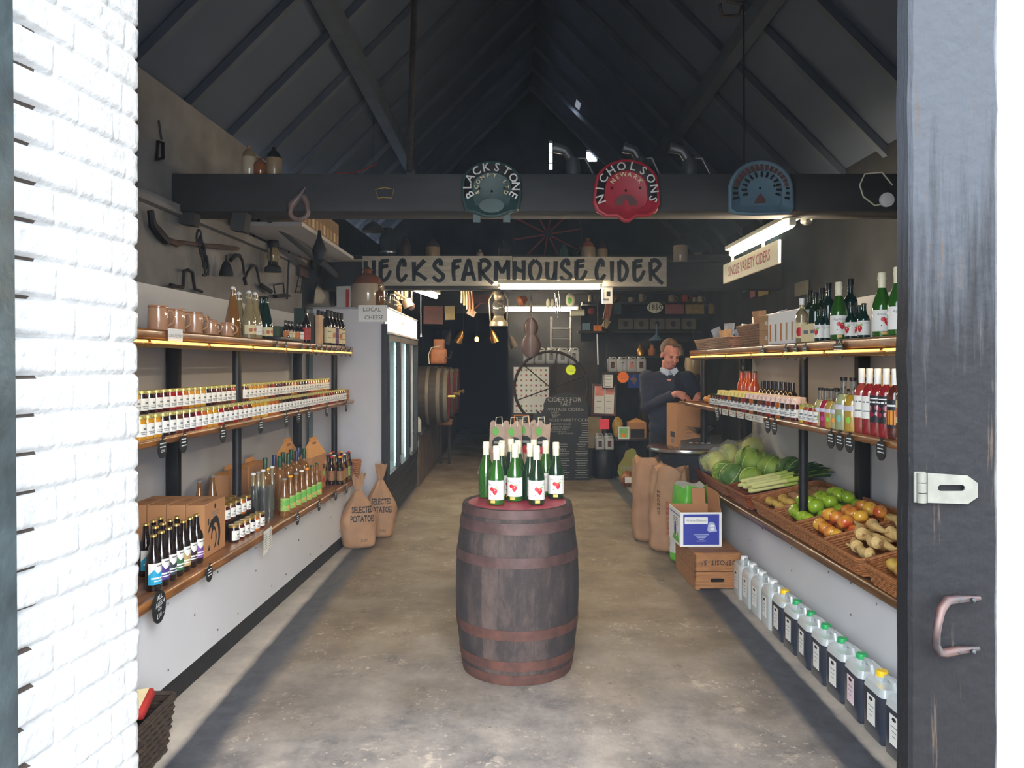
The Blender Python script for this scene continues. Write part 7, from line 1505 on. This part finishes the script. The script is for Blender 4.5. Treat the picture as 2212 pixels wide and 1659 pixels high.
burst(1233, 799, 11.5, 10.5, 'neon_yellow', 'starburst_sign', 'fluorescent yellow starburst card inside the wheel rim'); burst(1346, 815, 13, 10.6, 'neon_orange', 'starburst_sign', 'fluorescent orange starburst card below the pale containers')
slab('blue_panel', 'blue panel left of the man', 'panel', 1356, 809, 1398, 838, 10.9, 'deep_blue', .02)
b = MB(); v = at(1369, 822, 10.85); b.prism([(-.055, .02), (0, .06), (.055, .02), (.01, -.06)], .01, 'horn'); b.tube([(0, 0, .06), (0, 0, .10)], .004, 'horn', 5); thing('wooden_tag', 'brown heart-like wooden tag hanging in front of the blue panel', 'tag', b, v)
# shelf with four containers
v0, v1 = at(1308, 803, 11), at(1392, 0, 11); b = MB(); b.box(((v0.x + v1.x) / 2, 11.15, v0.z - .015), (v1.x - v0.x + .1, .4, .03), 'cupboard'); b.box((v0.x, 11.2, v0.z / 2), (.06, .3, v0.z - .03), 'cupboard').box((v1.x + .02, 11.3, v0.z / 2), (.06, .3, v0.z - .03), 'cupboard'); thing('dark_shelf', 'dark shelf holding four pale containers beside the man', 'shelf', b)
for i in range(4):
    v = at(1325 + i * 20, 0, 11.05); thing('cider_container', f'pale plastic container on the dark shelf, {ordn(i + 1)} from left', 'container', kind('jcw', jerrycan, 'jug_milky', 'jug_milky', 'white', ('seat_grime', 'lilac', 'pink_paper', 'seat_grime')[i]), (v.x, 11.08 + (.1 if i == 0 else 0), v0.z), s=.80, group='containers on the dark shelf')
# upright post and rod
b = MB(); v = at(1296, 0, 11.0); b.box((v.x + .02, 11.1, 1.25), (.08, .08, 2.5), 'wall_dark'); struct('trim_3', b)
b = MB(); b.tube([at(1290, 722, 10.9), at(1292, 788, 10.9)], .010, 'white', 8); thing('white_rod', 'thin bright white rod against the dark post', 'rod', b)
# pear sign and nets
b = MB(); Y = 10.3; P = [(1360, 966), (1366, 964), (1373, 968), (1377, 985), (1385, 1000), (1388, 1018), (1383, 1034), (1362, 1036), (1342, 1032), (1334, 1015), (1337, 1000), (1347, 985), (1352, 970)]
zf = at(0, 1037, Y).z; mat('pear_green', (128, 150, 66), .6, col2=(142, 120, 60), vs=3); b.prism([(at(x, y, Y).x, at(x, y, Y).z - zf) for x, y in P], .02, 'pear_green', TR((0, Y, 0))); b.tube([(at(1359, 967, Y).x, Y, at(0, 967, Y).z - zf), (at(1352, 953, Y).x, Y, at(0, 953, Y).z - zf)], .012, 'cupboard', 6)
q = MB(); v = at(1358, 1008, Y); q.text('PERRY', .075, 'chalk_dim', TR((v.x, Y - .002, v.z - zf)), .004); thing('pear_sign', 'green wooden pear-shaped sign lettered PERRY standing on the floor', 'sign', [('board', b), ('lettering', q)])
def netbag(s):
    b = MB(); b.ball((0, 0, .085), .07, 'onion', 14, (1, .9, 1.2), fn=lambda d: 1 + .18 * noise.noise(d * 6 + Vector((s, 0, 0)))); b.box((0, -.07, .08), (.07, .002, .06), 'paper'); return b
mat('onion', (170, 106, 56), .4, coat=.3, col2=(96, 52, 30), vs=40)
for i, px in enumerate((1355, 1374, 1389)): thing('net_bag', f'net of brown onions before the pear sign, {ordn(i + 1)} from left', 'bag', kind('net', netbag, i), (at(px, 0, 9.9).x, 9.9, 0), s=1.25, group='nets in front of the pear sign')
# side table with gable carton
v0, v1 = at(1330, 948, 10.6), at(1398, 0, 10.6); b = MB(); b.box(((v0.x + v1.x) / 2, 10.8, v0.z - .015), (v1.x - v0.x, .36, .03), 'cupboard').box(((v0.x + v1.x) / 2, 10.9, (v0.z - .03) / 2), (v1.x - v0.x - .06, .2, v0.z - .03), 'wall_dark'); thing('side_table', 'low dark side table behind the pear sign', 'table', b)
thing('gable_carton', 'brown gable carton with a dark printed window on the side table', 'carton', [('carton', kind('gbx', gable_box, .25, .16, .22, .06, False)[0][1]), ('print', MB().box((0, -.082, .07), (.19, .002, .12), 'ink').mesh('print'))], (at(1375, 0, 10.75).x, 10.75, v0.z))
slab('green_card', 'small green framed card with a red fruit picture on the side table', 'card', 1336, 922, 1359, 948, 10.62, 'leaf_green', .01, 0, lambda q, w, h: q.prism(ell(0, -h * .2, w * .22, h * .16), .001, 'neon_orange', y=-.001), None, 'white', .01)
b = MB(); b.ball((0, 0, .14), .10, 'potato_yellow', 14, (.8, .7, 1.5), fn=wavy(1, 4, .2, 3)); thing('yellow_bag', 'yellowish bag slumped behind the green card', 'bag', b, (at(1334, 0, 10.85).x, 10.84, v0.z))
# ================================================================ CASKS ON THE LEFT AT THE BACK
mat('stone_wall', (110, 92, 76), .85, col2=(78, 64, 54), vs=6, stretch=(1, 1, .6), bump=.5, bs=9); mat('red_staves', (110, 32, 44), .6); mat('cream_hoop', (98, 90, 74), .6); mat('cider_label', (110, 50, 44), .6, col2=(60, 44, 36), vs=30)
b = MB(); b.add([(-1.95, 9.96, 0), (-1.21, 9.96, 0), (-1.25, 17, 0), (-1.72, 17, 0), (-1.95, 9.96, .66), (-1.21, 9.96, .66), (-1.25, 17, .66), (-1.72, 17, .66)], [(3, 2, 1, 0), (4, 5, 6, 7), (0, 1, 5, 4), (1, 2, 6, 5), (2, 3, 7, 6), (3, 0, 4, 7)], 'stone_wall'); 
e = MB(); e.add([(-1.95, 9.94, .66), (-1.17, 9.94, .66), (-1.21, 17, .66), (-1.72, 17, .66), (-1.95, 9.94, .70), (-1.17, 9.94, .70), (-1.21, 17, .70), (-1.72, 17, .70)], [(3, 2, 1, 0), (4, 5, 6, 7), (0, 1, 5, 4), (1, 2, 6, 5), (2, 3, 7, 6), (3, 0, 4, 7)], 'cupboard')
thing('stone_bench', 'long stone cask bench with wooden top running back from the fridge', 'bench', [('base', b), ('top', e)])
def cask(): return barrel(.95, .36, .42, [(.0, .05), (.12, .16), (.28, .32), (.66, .70), (.80, .85), (.90, .95)], 'red_staves', 'cream_hoop', 'cupboard', 32)
for i, y in enumerate((10.75, 11.75, 12.75)):
    ps = kind('cask', cask); t_ = MB(); t_.tube([(0, -.25, .96), (0, -.25, 1.06)], .018, 'gold_cap', 8).tube([(-.03, -.25, 1.04), (.03, -.25, 1.04)], .012, 'gold_cap', 6)
    thing('cider_cask', f'large dark cider cask lying on the stone bench, {("nearest", "middle", "farthest")[i]} of three', 'barrel', list(ps) + [('tap', t_)], (-1.84, y, 1.145), rot=(0, R(90), 0), group='casks lying on the stone bench')
b = MB(); b.lathe([(.0001, 0), (.05, 0), (.05, .14), (.02, .2), (.0001, .2)], 'jug_milky', 12); thing('white_bottle', 'pale bottle on the bench end just past the fridge', 'bottle', b, (-1.24, 10.03, .70))
b = MB(); b.rbox((0, 0, .04), (.22, .26, .08), .01, 'crate_wood'); thing('wooden_drip_tray', 'orange wooden tray jutting from the bench below the casks', 'tray', b, (-1.06, 12.2, .62)); 
b = MB(); b.box((-1.14, 12.2, .31), (.04, .06, .62), 'cupboard').box((-1.0, 12.2, .31), (.04, .06, .62), 'cupboard'); thing('trestle_legs', 'dark trestle holding the orange wooden tray', 'trestle', b)
mat('tan_leather', (186, 116, 66), .5, bump=.3, bs=10, col2=(150, 88, 50), vs=7)
b = MB(); b.rbox((0, 0, .13), (.22, .16, .22), .03, 'tan_leather', 3); b.rbox((.01, -.02, .29), (.15, .12, .16), .02, 'tan_leather', 3); b.tube([(-.12, -.09, .02), (-.13, -.09, .15), (-.09, -.09, .25), (.02, -.1, .27)], .008, 'cream', 6); q = MB(); q.tube([(.09, -.05, .1), (.17, -.05, .11), (.19, -.05, .2)], .012, 'rust_iron', 6)
thing('leather_bellows', 'old tan leather and wood press lit orange above the casks', 'bellows', [('body', b), ('handle', q)], (-1.03, 10.7, 1.57))
# ---- bulb and horn lampshades
b = MB(); b.ball((0, 0, 0), .035, 'bulb', 12, (1, 1, 1.2)); q = MB(); q.tube([(0, 0, .04), (0, 0, .75)], .004, 'black', 5); mat('bulb', (255, 180, 90), em=9, emc=(255, 150, 60)); q.lathe([(.014, .03), (.014, .07)], 'black', 8)
thing('hanging_bulb', 'glowing orange bare bulb hanging in the dark passage', 'lamp', [('bulb', b), ('flex', q)], at(1030, 733, 12.5))
mat('brass_old', (190, 140, 70), .3, metal=.8)
for i, (px, py, r_) in enumerate(((993, 728, 22), (1066, 727, -18), (1107, 738, -20), (967, 730, 18))):
    b = MB(); b.lathe([(.018, .10), (.04, .06), (.06, -.06), (.062, -.10)], 'brass_old' if i < 2 else 'rust_iron', 14); b.tube([(0, 0, .10), (0, 0, .16)], .004, 'black', 5)
    thing('metal_measure', f'hanging metal measure near the orange bulb, {("bright one left of it", "bright one right of it", "dull one farther right", "dull one farther left")[i]}', 'measure', b, at(px, py, 12.0), rot=(0, R(r_), 0), group='hanging metal measures')
# ---- hanging clutter
b = MB(); c_ = Vector((0, 0, 0)); b.lathe([(.11, -.22), (.105, -.17), (.07, -.14), (.06, -.10)], 'tin', 16); b.lathe([(.055, -.10), (.085, -.03), (.07, .06), (.05, .09)], 'cut_glass', 16); b.lathe([(.05, .09), (.06, .12), (.06, .18), (.03, .22), (.0001, .22)], 'tin', 16); q = MB(); mat('tin', (176, 162, 140), .35, metal=.6)
q.tube([(-.10, 0, -.16), (-.115, 0, .10), (-.05, 0, .2)], .008, 'tin', 6); q.tube([(.10, 0, -.16), (.115, 0, .10), (.05, 0, .2)], .008, 'tin', 6); q.tube([(-.11, 0, .1), (0, 0, .36), (.11, 0, .1)], .004, 'tin', 5)
thing('oil_lantern', 'silvery hurricane lantern hanging left of the long tube light', 'lantern', [('lantern_body', b), ('frame_wire', q)], at(1077, 665, 9.2))
b = MB(); b.grid(lambda u, v: (.155 * math.cos(u * 6.283) * ((.12 + .6 * math.sin(math.pi * min(1, v * 1.9)) ** .6 if v < .42 else .5) if v < .5 else .42 + .58 * math.sin(math.pi * (v - .42) / .6) ** .8), .045 * math.sin(u * 6.283), .36 - .62 * v), 16, 14, 'violin_brown'); b.box((0, 0, .5), (.035, .02, .34), 'cupboard'); mat('violin_brown', (56, 34, 30), .5, coat=.1); b.tube([(-.02, -.02, .33), (.0, -.02, .66), (.02, -.02, .33)], .006, 'tin', 6)
thing('old_instrument', 'dark waisted wooden instrument hanging in the middle of the shop', 'instrument', b, at(1147, 735, 9.6), s=.8)
ld = MB(); Y = 11.6
for px in (1191, 1233): ld.tube([at(px, 684, Y), at(px + (-1 if px > 1200 else 1) * 0, 786, Y)], .018, 'alu', 8)
for py in (710, 731, 752, 772): ld.tube([at(1191, py, Y), at(1233, py, Y)], .013, 'alu', 8)
ld.v = [(x, y, z) for x, y, z in ld.v]; thing('aluminium_ladder', 'short aluminium ladder standing on the cupboard behind the wheel', 'ladder', ld)
b = MB(); b.tube([at(1232, 676, 10.4), at(1262, 675, 10.4)], .045, 'cork_cream', 14); thing('paper_roll', 'cream roll hanging at the right end of the back tube light', 'roll', b)
def strap_(px0, py0, px1, py1, Y, r, m, name, lab, cat='tool'): b = MB(); b.tube([at(px0, py0, Y), at((px0 + px1) / 2 + 1, (py0 + py1) / 2, Y), at(px1, py1, Y)], r, m, 6); thing(name, lab, cat, b)
mat('bone', (214, 196, 140), .4)
for i, (x0, y0, x1, y1) in enumerate(((852, 618, 853, 640), (858, 618, 862, 646), (867, 618, 868, 648), (874, 620, 876, 640), (878, 622, 879, 642), (857, 640, 858, 655))): strap_(x0, y0, x1, y1, 8.9, .014, 'bone', 'bone_handle', f'pale hanging handle under the left of the shop sign, {ordn(i + 1)} from left' if i < 5 else 'lowest pale hanging handle under the left of the shop sign')
b = MB(); b.lathe([(.0001, -.05), (.055, -.05), (.06, .03), (.05, .05), (.0001, .05)], 'tin', 14); b.tube([(0, 0, .05), (-.06, 0, .12), (-.10, 0, .16)], .02, 'tin', 8); thing('tin_ladle', 'tin ladle hanging above the fridge header', 'ladle', b, at(880, 655, 8.9), rot=(0, R(-18), 0))
b = MB(); b.ball((0, 0, 0), .04, 'violin_brown', 10, (1, .4, 1.2)); b.tube([(0, 0, .04), (0, 0, .22)], .011, 'violin_brown', 6); thing('wooden_spoon', 'reddish wooden spoon hanging right of the tin ladle', 'spoon', b, at(889, 662, 8.9))
b = MB(); b.tube([at(909, 612, 8.8), at(909.5, 720, 8.8)], .0035, 'white', 5); b.lathe([(.012, -.02), (.003, .03)], 'white', 8, TR(at(909.5, 724, 8.8))); thing('light_pull', 'white light-pull cord hanging beside the fridge header', 'cord', b)
for i, (px, h_) in enumerate(((998, .22), (1003, .25), (1008, .30), (1013, .34), (1019, .38))): strap_(px - 1, 617, px + (i - 1), 617 + h_ * 170, 9.3, .014, 'bone' if i < 3 else 'tan_leather', 'hanging_utensil', f'hanging utensil in the middle cluster under the sign, {ordn(i + 1)} from left', 'utensil')
b = MB(); b.tube([(.04, 0, .14), (0, 0, .02)], .008, 'red_faded', 6); b.box((-.01, 0, -.03), (.11, .02, .08), 'tin'); thing('wallpaper_brush', 'tilted brush with pale bristles hanging left of the lantern', 'brush', b, at(1022, 672, 10), rot=(0, R(28), 0))
slab('enamel_sign', 'dim brown notice with faded lettering right of the fridge header', 'sign', 915, 661, 957, 700, 10.4, 'seat_grime', .02, 1, rows_art('red_faded', 2, .8)); slab('white_card', 'pale square card beside the faded brown notice', 'card', 961, 661, 982, 691, 10.3, 'hessian', .01, -2); slab('brown_sign', 'dark brown plate hanging behind the middle cluster of utensils', 'plate', 1024, 637, 1058, 655, 10.8, 'seat_grime', .02)
slab('picture_card', 'white framed black and white picture at the right end of the tube', 'picture', 1300, 621, 1323, 656, 8.25, 'paper', .01, 0, lambda q, w, h: (q.box((w * .12, -.001, h * .1), (w * .35, .001, h * .3), 'ink'), q.box((-w * .1, -.001, -h * .25), (w * .5, .001, h * .12), 'ink_grey')), None, 'white', .012)
b = MB(); b.ball((0, 0, 0), .075, 'cream', 14, (.8, .4, 1.2)); b.ball((-.01, -.03, -.01), .035, 'apple_green_print', 10, (.8, .3, 1.1)); thing('painted_pot', 'cream pot with a green patch hanging under the sign', 'pot', b, at(1232, 648, 9.5))
for i, px in enumerate((1184, 1193)): b = MB(); b.ball((0, 0, 0), .045, 'cream', 12, (.6, .5, 1.3)); thing('wooden_clog', f'pale oval hanging shoe, {("left", "right")[i]} of the pair', 'shoe', b, at(px, 655, 9.8), group='pair of pale hanging shoes')
b = MB(); b.lathe([(.0001, -.06), (.06, -.05), (.075, 0), (.05, .05), (.03, .08)], 'tan_leather', 14); thing('small_drum', 'tan drum-like pot hanging left of the instrument', 'pot', b, at(1127, 650, 9.9), rot=(0, R(60), 0))
for i, (px, py) in enumerate(((1201, 655), (1205, 665), (1209, 650))): strap_(px - 2, py - 22, px + 1, py + 22, 9.7, .009, 'steel', 'steel_blade', f'shiny hanging blade above the ladder, {ordn(i + 1)} from left', 'blade')
# ---- mug shelf and plaques, right
Y = 11.2; zs_ = at(0, 652, Y).z; v0, v1 = at(1258, 0, Y), at(1580, 0, Y); b = MB(); b.box(((v0.x + v1.x) / 2, Y + .12, zs_ - .02), (v1.x - v0.x, .3, .04), 'beam_dark'); b.box(((v0.x + v1.x) / 2, Y + .26, zs_ - .3), (v1.x - v0.x, .03, .55), 'wall_dark'); thing('mug_shelf', 'long dark shelf of old mugs at the back right', 'shelf', b)
mc = (('tin', .035, .10), ('gl_amber', .04, .11), ('stoneware', .035, .07), ('stoneware', .04, .12), ('stone_tan', .05, .10), ('seat_red', .05, .11), ('tin', .035, .07), ('stoneware', .04, .08), ('cream', .05, .11)); mp_ = (1277, 1332, 1363, 1387, 1453, 1482, 1502, 1515, 1553)
mn = dict(tin='tin', gl_amber='amber glass', stoneware='grey', stone_tan='tan', seat_red='red', cream='cream')
for i, (m_, r_, h_) in enumerate(mc):
    k_ = {'seat_red': 'lab_red'}.get(m_, m_); thing('old_mug', f'old {mn[m_]} mug on the dark back shelf, {ordn(i + 1)} from left', 'mug', kind('mug', mug, r_, h_, k_, True, k_), (at(mp_[i], 0, Y).x, Y + .06, zs_), rz=R(-20), group='mugs on the back shelf')
mat('plaque_yellow', (150, 124, 60), .6, var=.1); mat('plaque_pink', (150, 84, 84), .6, var=.1); mat('plaque_dim', (92, 88, 74), .7, var=.15)
for i, (x0, x1, m_, nm) in enumerate(((1437, 1477, 'plaque_pink', 'pink'), (1481, 1521, 'plaque_yellow', 'yellow'), (1531, 1571, 'plaque_yellow', 'yellow'))): slab('award_plaque', f'dull {nm} award plaque under the mug shelf, {ordn(i + 1)} from left', 'plaque', x0, 653, x1, 678, Y - .03, m_, .012, 0, rows_art('seat_grime', 3), 'award plaques under the mug shelf')
for i in range(5): x0 = 1336 + i * 34.2; slab('award_plaque', f'dim grey-brown plaque in the lower row, {ordn(i + 1)} from left', 'plaque', x0, 688, x0 + 31, 711, Y - .03, 'plaque_dim', .012, 0, lambda q, w, h: q.prism(ell(0, 0, h * .22, h * .3), .001, 'cupboard', y=-.001), 'plaques in the lower row')
b = MB(); z_ = at(0, 711, Y).z - .02; b.box((at(1420, 0, Y).x, Y + .02, z_ - .02), (1.3, .12, .03), 'beam_dark'); thing('plaque_ledge', 'thin dark ledge under the lower row of plaques', 'ledge', b)
b = MB(); v = at(1415, 664, Y - .04); w_ = 17.5 * Y / F; h_ = 12 * Y / F; b.prism([(w_ * math.cos(R(a)) , h_ * math.sin(R(a)) * (1 - .25 * abs(math.cos(R(a))) ** 3)) for a in range(0, 360, 12)], .012, 'cream'); q = MB(); q.text('1850', .105, 'ink', TR((0, -.002, 0)), .004); thing('year_plaque', 'cream pointed-oval plaque painted 1850', 'plaque', [('plate', b), ('lettering', q)], v)
b = MB(); b.lathe([(.0001, 0), (.10, 0), (.118, .004), (.118, .03), (.0001, .03)], 'white', 32, TR((0, 0, 0), rx=R(-90) * -1)); q = MB()
b = MB(); b.lathe([(.0001, -.012), (.105, -.012), (.108, -.022), (.118, -.022), (.118, .01), (.0001, .01)], 'white', 32, TR((0, 0, 0), rx=R(-90)) @ TR((0, 0, 0), rx=0)); 
for k in range(12): q.box((.088 * math.sin(R(30 * k)), 0, .088 * math.cos(R(30 * k))), (.006, .002, .014), 'ink')
q.box((-.02, -.001, .012), (.055, .002, .007), 'ink', TR((0, 0, 0), ry=R(42))); q.box((-.012, -.002, -.01), (.006, .002, .05), 'ink', TR((0, 0, 0), ry=R(20)))
b.v = [(x, -abs(y) if False else y, z) for x, y, z in b.v]
thing('wall_clock', 'round white clock right of the long shop sign', 'clock', [('clock_face', MB().lathe([(.0001, 0), (.118, 0), (.118, .03), (.0001, .03)], 'white', 32, TR((0, .03, 0), rx=R(90)))), ('hands_and_marks', MB().add([(x, y - .003, z) for x, y, z in q.v], q.f, 'ink'))], at(1465, 577, 11.1))
slab('clock_board', 'dark board carrying the round clock', 'board', 1442, 548, 1495, 606, 11.16, 'wall_dark', .03)
slab('long_paper', 'long pale curling paper right of the clock', 'paper', 1502, 545, 1518, 607, 10.8, 'hessian', .006, -4); slab('small_card', 'small pale card right of the long paper', 'card', 1530, 582, 1541, 605, 10.8, 'hessian', .006)
for i, (x0, y0, x1, y1, m_, lab) in enumerate(((1585, 605, 1600, 622, 'lab_red', 'red card under the hanging cider sign'), (1600, 598, 1622, 630, 'seat_green', 'green card under the hanging cider sign'), (1618, 610, 1634, 642, 'plaque_pink', 'dull pink card right of the green card'), (1634, 608, 1664, 638, 'plaque_yellow', 'dull tan folded card right of the pink card'), (1714, 608, 1749, 638, 'plaque_dim', 'dim folded card high on the dark right wall'))):
    px = (x0 + x1) / 2; X = 2.92; Yc = F * X / (px - CX); w = (x1 - x0) * Yc / F * 2.2; h = (y1 - y0) * Yc / F; b = MB(); b.box((0, 0, 0), (min(w, .35), .01, h), m_); b.box((0, -.006, h * .15), (min(w, .35) * .6, .001, h * .04), 'seat_grime')
    thing('wall_card', lab, 'card', b, (X, Yc, H - ((y0 + y1) / 2 - HZ) * Yc / F), rz=R(-90))
for i, (px, w_) in enumerate(((1669, .12), (1708, .13))): X = 2.7; Yc = F * X / (px - CX); thing('stone_jar', f'dim stone jar on the dark right ledge, {("left", "right")[i]} of two', 'jar', kind('fj', flagon, .09, .24, False, 'stone_tan', 'stone_tan'), (X, Yc, 1.78), group='dim stone jars on the right ledge')
b = MB(); b.box((2.73, 7.8, 1.76), (.4, 2.2, .04), 'wall_dark').box((2.75, 7.0, .87), (.38, .06, 1.74), 'wall_dark').box((2.75, 8.6, .87), (.38, .06, 1.74), 'wall_dark'); thing('dark_ledge', 'dark ledge along the right wall carrying stone jars', 'shelf', b)
b = MB(); b.lathe([(.0001, 0), (.05, 0), (.05, .08), (.03, .12), (.03, .16), (.0001, .16)], 'stoneware', 12); X = 2.75; Yc = F * X / (1748 - CX); 
# shelf behind the man with lamp
slab('pendant_cloth', 'brown cloth hanging in a slope left of the man', 'cloth', 1372, 735, 1412, 768, 11.3, 'cupboard', .02, -24)
b = MB(); b.lathe([(.02, .05), (.035, .03), (.11, -.03), (.112, -.035)], 'seat_blue', 18); b.tube([(0, 0, .05), (0, 0, .20)], .012, 'seat_blue', 6); thing('pendant_lampshade', 'small pale blue enamel lampshade left of the man\'s head', 'lampshade', b, at(1418, 730, 10.9))
for i, (px, m_) in enumerate(((1384, 'brass_old'), (1409, 'tan_leather'), (1470, 'stone_tan'))): b = MB(); b.lathe([(.0001, 0), (.05, 0), (.055, .08), (.03, .12), (.02, .16), (.0001, .16)], m_, 14); thing('small_jug', f'small {("brass", "tan", "stone")[i]} jug on the shelf beside the man\'s head', 'jug', b, (at(px, 0, 11.2).x, 11.22, at(0, 768, 11.2).z))
b = MB(); b.box((at(1430, 0, 11.2).x, 11.25, at(0, 768, 11.2).z - .015), (1.0, .3, .03), 'cupboard'); thing('narrow_shelf', 'narrow dark shelf behind the man\'s head', 'shelf', b)
b = MB(); b.prism([(-.05, .04), (.05, .04), (.05, -.06), (.02, -.03)], .004, 'neon_red'); mat('neon_red', (220, 50, 40), .6); thing('red_note', 'torn bright red note right of the man', 'note', b, at(1506, 802, 8.8))
b = MB(); b.lathe([(.0001, -.14), (.09, -.10), (.11, 0), (.10, .10), (.0001, .12)], 'stone_tan', 14); thing('old_sack_doll', 'tan lumpy pot hanging under the far end of the right top shelf', 'pot', b, at(1497, 790, 8.8), s=.9)
# ---- hanging bits at right of ladder
for i, (x0, y0, x1, y1, m_, lab) in enumerate(((1306, 655, 1320, 690, 'tan_leather', 'tan folded leather piece hanging below the picture card'), (1303, 690, 1316, 708, 'hessian', 'pale tilted block hanging below the tan leather'), (1259, 698, 1274, 713, 'seat_blue', 'pale mint tin on the small ledge'), (1283, 703, 1300, 715, 'lab_orange', 'orange tin on the small ledge'), (1326, 655, 1342, 678, 'seat_green', 'teal card behind the tan leather'))): slab('hanging_object' if i < 2 else ('old_tin' if i < 4 else 'teal_card'), lab, 'object' if i < 2 else ('tin' if i < 4 else 'card'), x0, y0, x1, y1, 10.9, m_, .05, (12, 30, 0, 0, 0)[i])
b = MB(); v = at(1278, 717, 10.95); b.box((0, .05, 0), (.40, .2, .025), 'cupboard'); thing('small_ledge', 'small dark ledge holding two old tins', 'ledge', b, v)
b = MB(); b.ball((0, 0, 0), .05, 'red_faded', 10, (1, .4, 1)); thing('red_ornament', 'faded red round ornament above the small ledge', 'ornament', b, at(1277, 672, 11))
# ================================================================ TOP OF THE FAR BEAM
zt2 = 2.715
def bt(px, Yb=8.45): return (at(px, 0, Yb).x, Yb, zt2)
for i, (px, r_, h_, lo, hi, lab) in enumerate(((935, .082, .27, 'stone_tan', 'cupboard', 'tan-bodied jar with dark top, left half of the far beam'), (1270, .085, .27, 'stone_tan', 'stoneware_brown', 'stoneware jar above the word HOUSE'), (1301, .06, .24, 'stone_tan', 'cupboard', 'slimmer stone jar beside the jar above HOUSE'), (1470, .085, .30, 'stoneware', 'wall_dark', 'pale jar with dark shoulders above the clock'), (875, .06, .30, 'violin_brown', 'violin_brown', 'dark purple-brown bottle jar above the letter K'), (1090, .07, .24, 'wall_dark', 'wall_dark', 'nearly black jar above the letter M'))): thing('stone_jar', lab, 'jar', kind('fj', flagon, r_, h_, False, hi, lo), bt(px), group='jars on the far beam')
b = MB(); b.lathe([(.0001, 0), (.095, 0), (.095, .26), (.07, .32), (.05, .38), (.0001, .38)], 'wall_dark', 20); b.lathe([(.096, .1), (.098, .11), (.096, .12)], 'alu', 20, cap=False); thing('milk_churn', 'tall dark metal churn on the left part of the far beam', 'churn', b, bt(838))
b = MB(); b.lathe([(.03, .04), (.09, 0), (.12, -.05), (.12, -.06)], 'grey_metal', 20); b.tube([(0, 0, .04), (0, 0, .30)], .008, 'grey_metal', 6); thing('enamel_lampshade', 'grey dome lampshade above the left end of the sign', 'lampshade', b, at(806, 488, 8.1))
for i, (px, m_) in enumerate(((1218, 'seat_green'), (1238, 'teal_glass'), (1037, 'tin'), (1118, 'grey_metal'))): b = MB(); h_ = (.20, .17, .14, .07)[i]; b.lathe([(.0001, 0), (.04, 0), (.04, h_ * .7), (.015, h_ * .9), (.015, h_), (.0001, h_)], m_, 12); thing('small_bottle', ('dull green bottle', 'dark teal bottle', 'tin siphon top', 'squat grey canister')[i] + ' standing on the far beam', 'bottle', b, bt(px))
b = MB(); wc = at(1183, 506, 8.9); 
for k in range(10): a = R(9 + 36 * k); b.tube([wc + Vector((.04 * math.cos(a), 0, .04 * math.sin(a))), wc + Vector((.40 * math.cos(a), 0, .40 * math.sin(a)))], .010, 'red_faded', 6)
b.tube([wc + Vector((.41 * math.cos(R(a)), 0, .41 * math.sin(R(a)))) for a in range(0, 360, 12)], .016, 'wall_dark', 6, True); b.lathe([(.05, -.03), (.05, .03)], 'wall_dark', 12, TR(wc, rx=R(90)))
thing('cart_wheel', 'dark wheel with thin red spokes behind the far beam', 'wheel', b)
# ================================================================ WIRES THAT HOLD WHAT HANGS
bpy.context.view_layer.update()
def wire(o, zc):
    al = [c.matrix_world @ v.co for c in [o] + list(o.children_recursive) if c.type == 'MESH' for v in c.data.vertices]
    if not al: return
    zt = max(p.z for p in al); vv = [p for p in al if p.z > zt - .012]; m = sum(vv, Vector()) / len(vv)
    b = MB(); b.tube([(m.x, m.y, zt - .01), (m.x, m.y, zc)], .0018, 'black', 4)
    w_ = obj('hanging_wire', b, o); w_.matrix_parent_inverse = o.matrix_world.inverted()
HANG = {'brown_sign','small_drum','wooden_clog','wooden_clog.001','painted_pot','paper_roll','wallpaper_brush','white_card','hanging_utensil.004','steel_blade','steel_blade.001','steel_blade.002','oil_lantern.001','metal_measure','metal_measure.001','metal_measure.002','metal_measure.003','old_instrument','old_sack_doll','teal_card','fluorescent_light.003','fluorescent_light.002','enamel_sign','tin_ladle','wooden_spoon','hanging_object','hanging_object.001','pendant_lampshade','old_sack_doll','starburst_sign','starburst_sign.001','white_rod','pendant_cloth','red_ornament','framed_certificate','pink_note','framed_notice'}
for o in list(COL.objects):
    if o.parent is None and o.name in HANG: wire(o, 2.52 if o.location.y < 8.6 and o.location.y > 8 else 2.79)
    if o.name == 'enamel_lampshade': wire(o, 4.2)
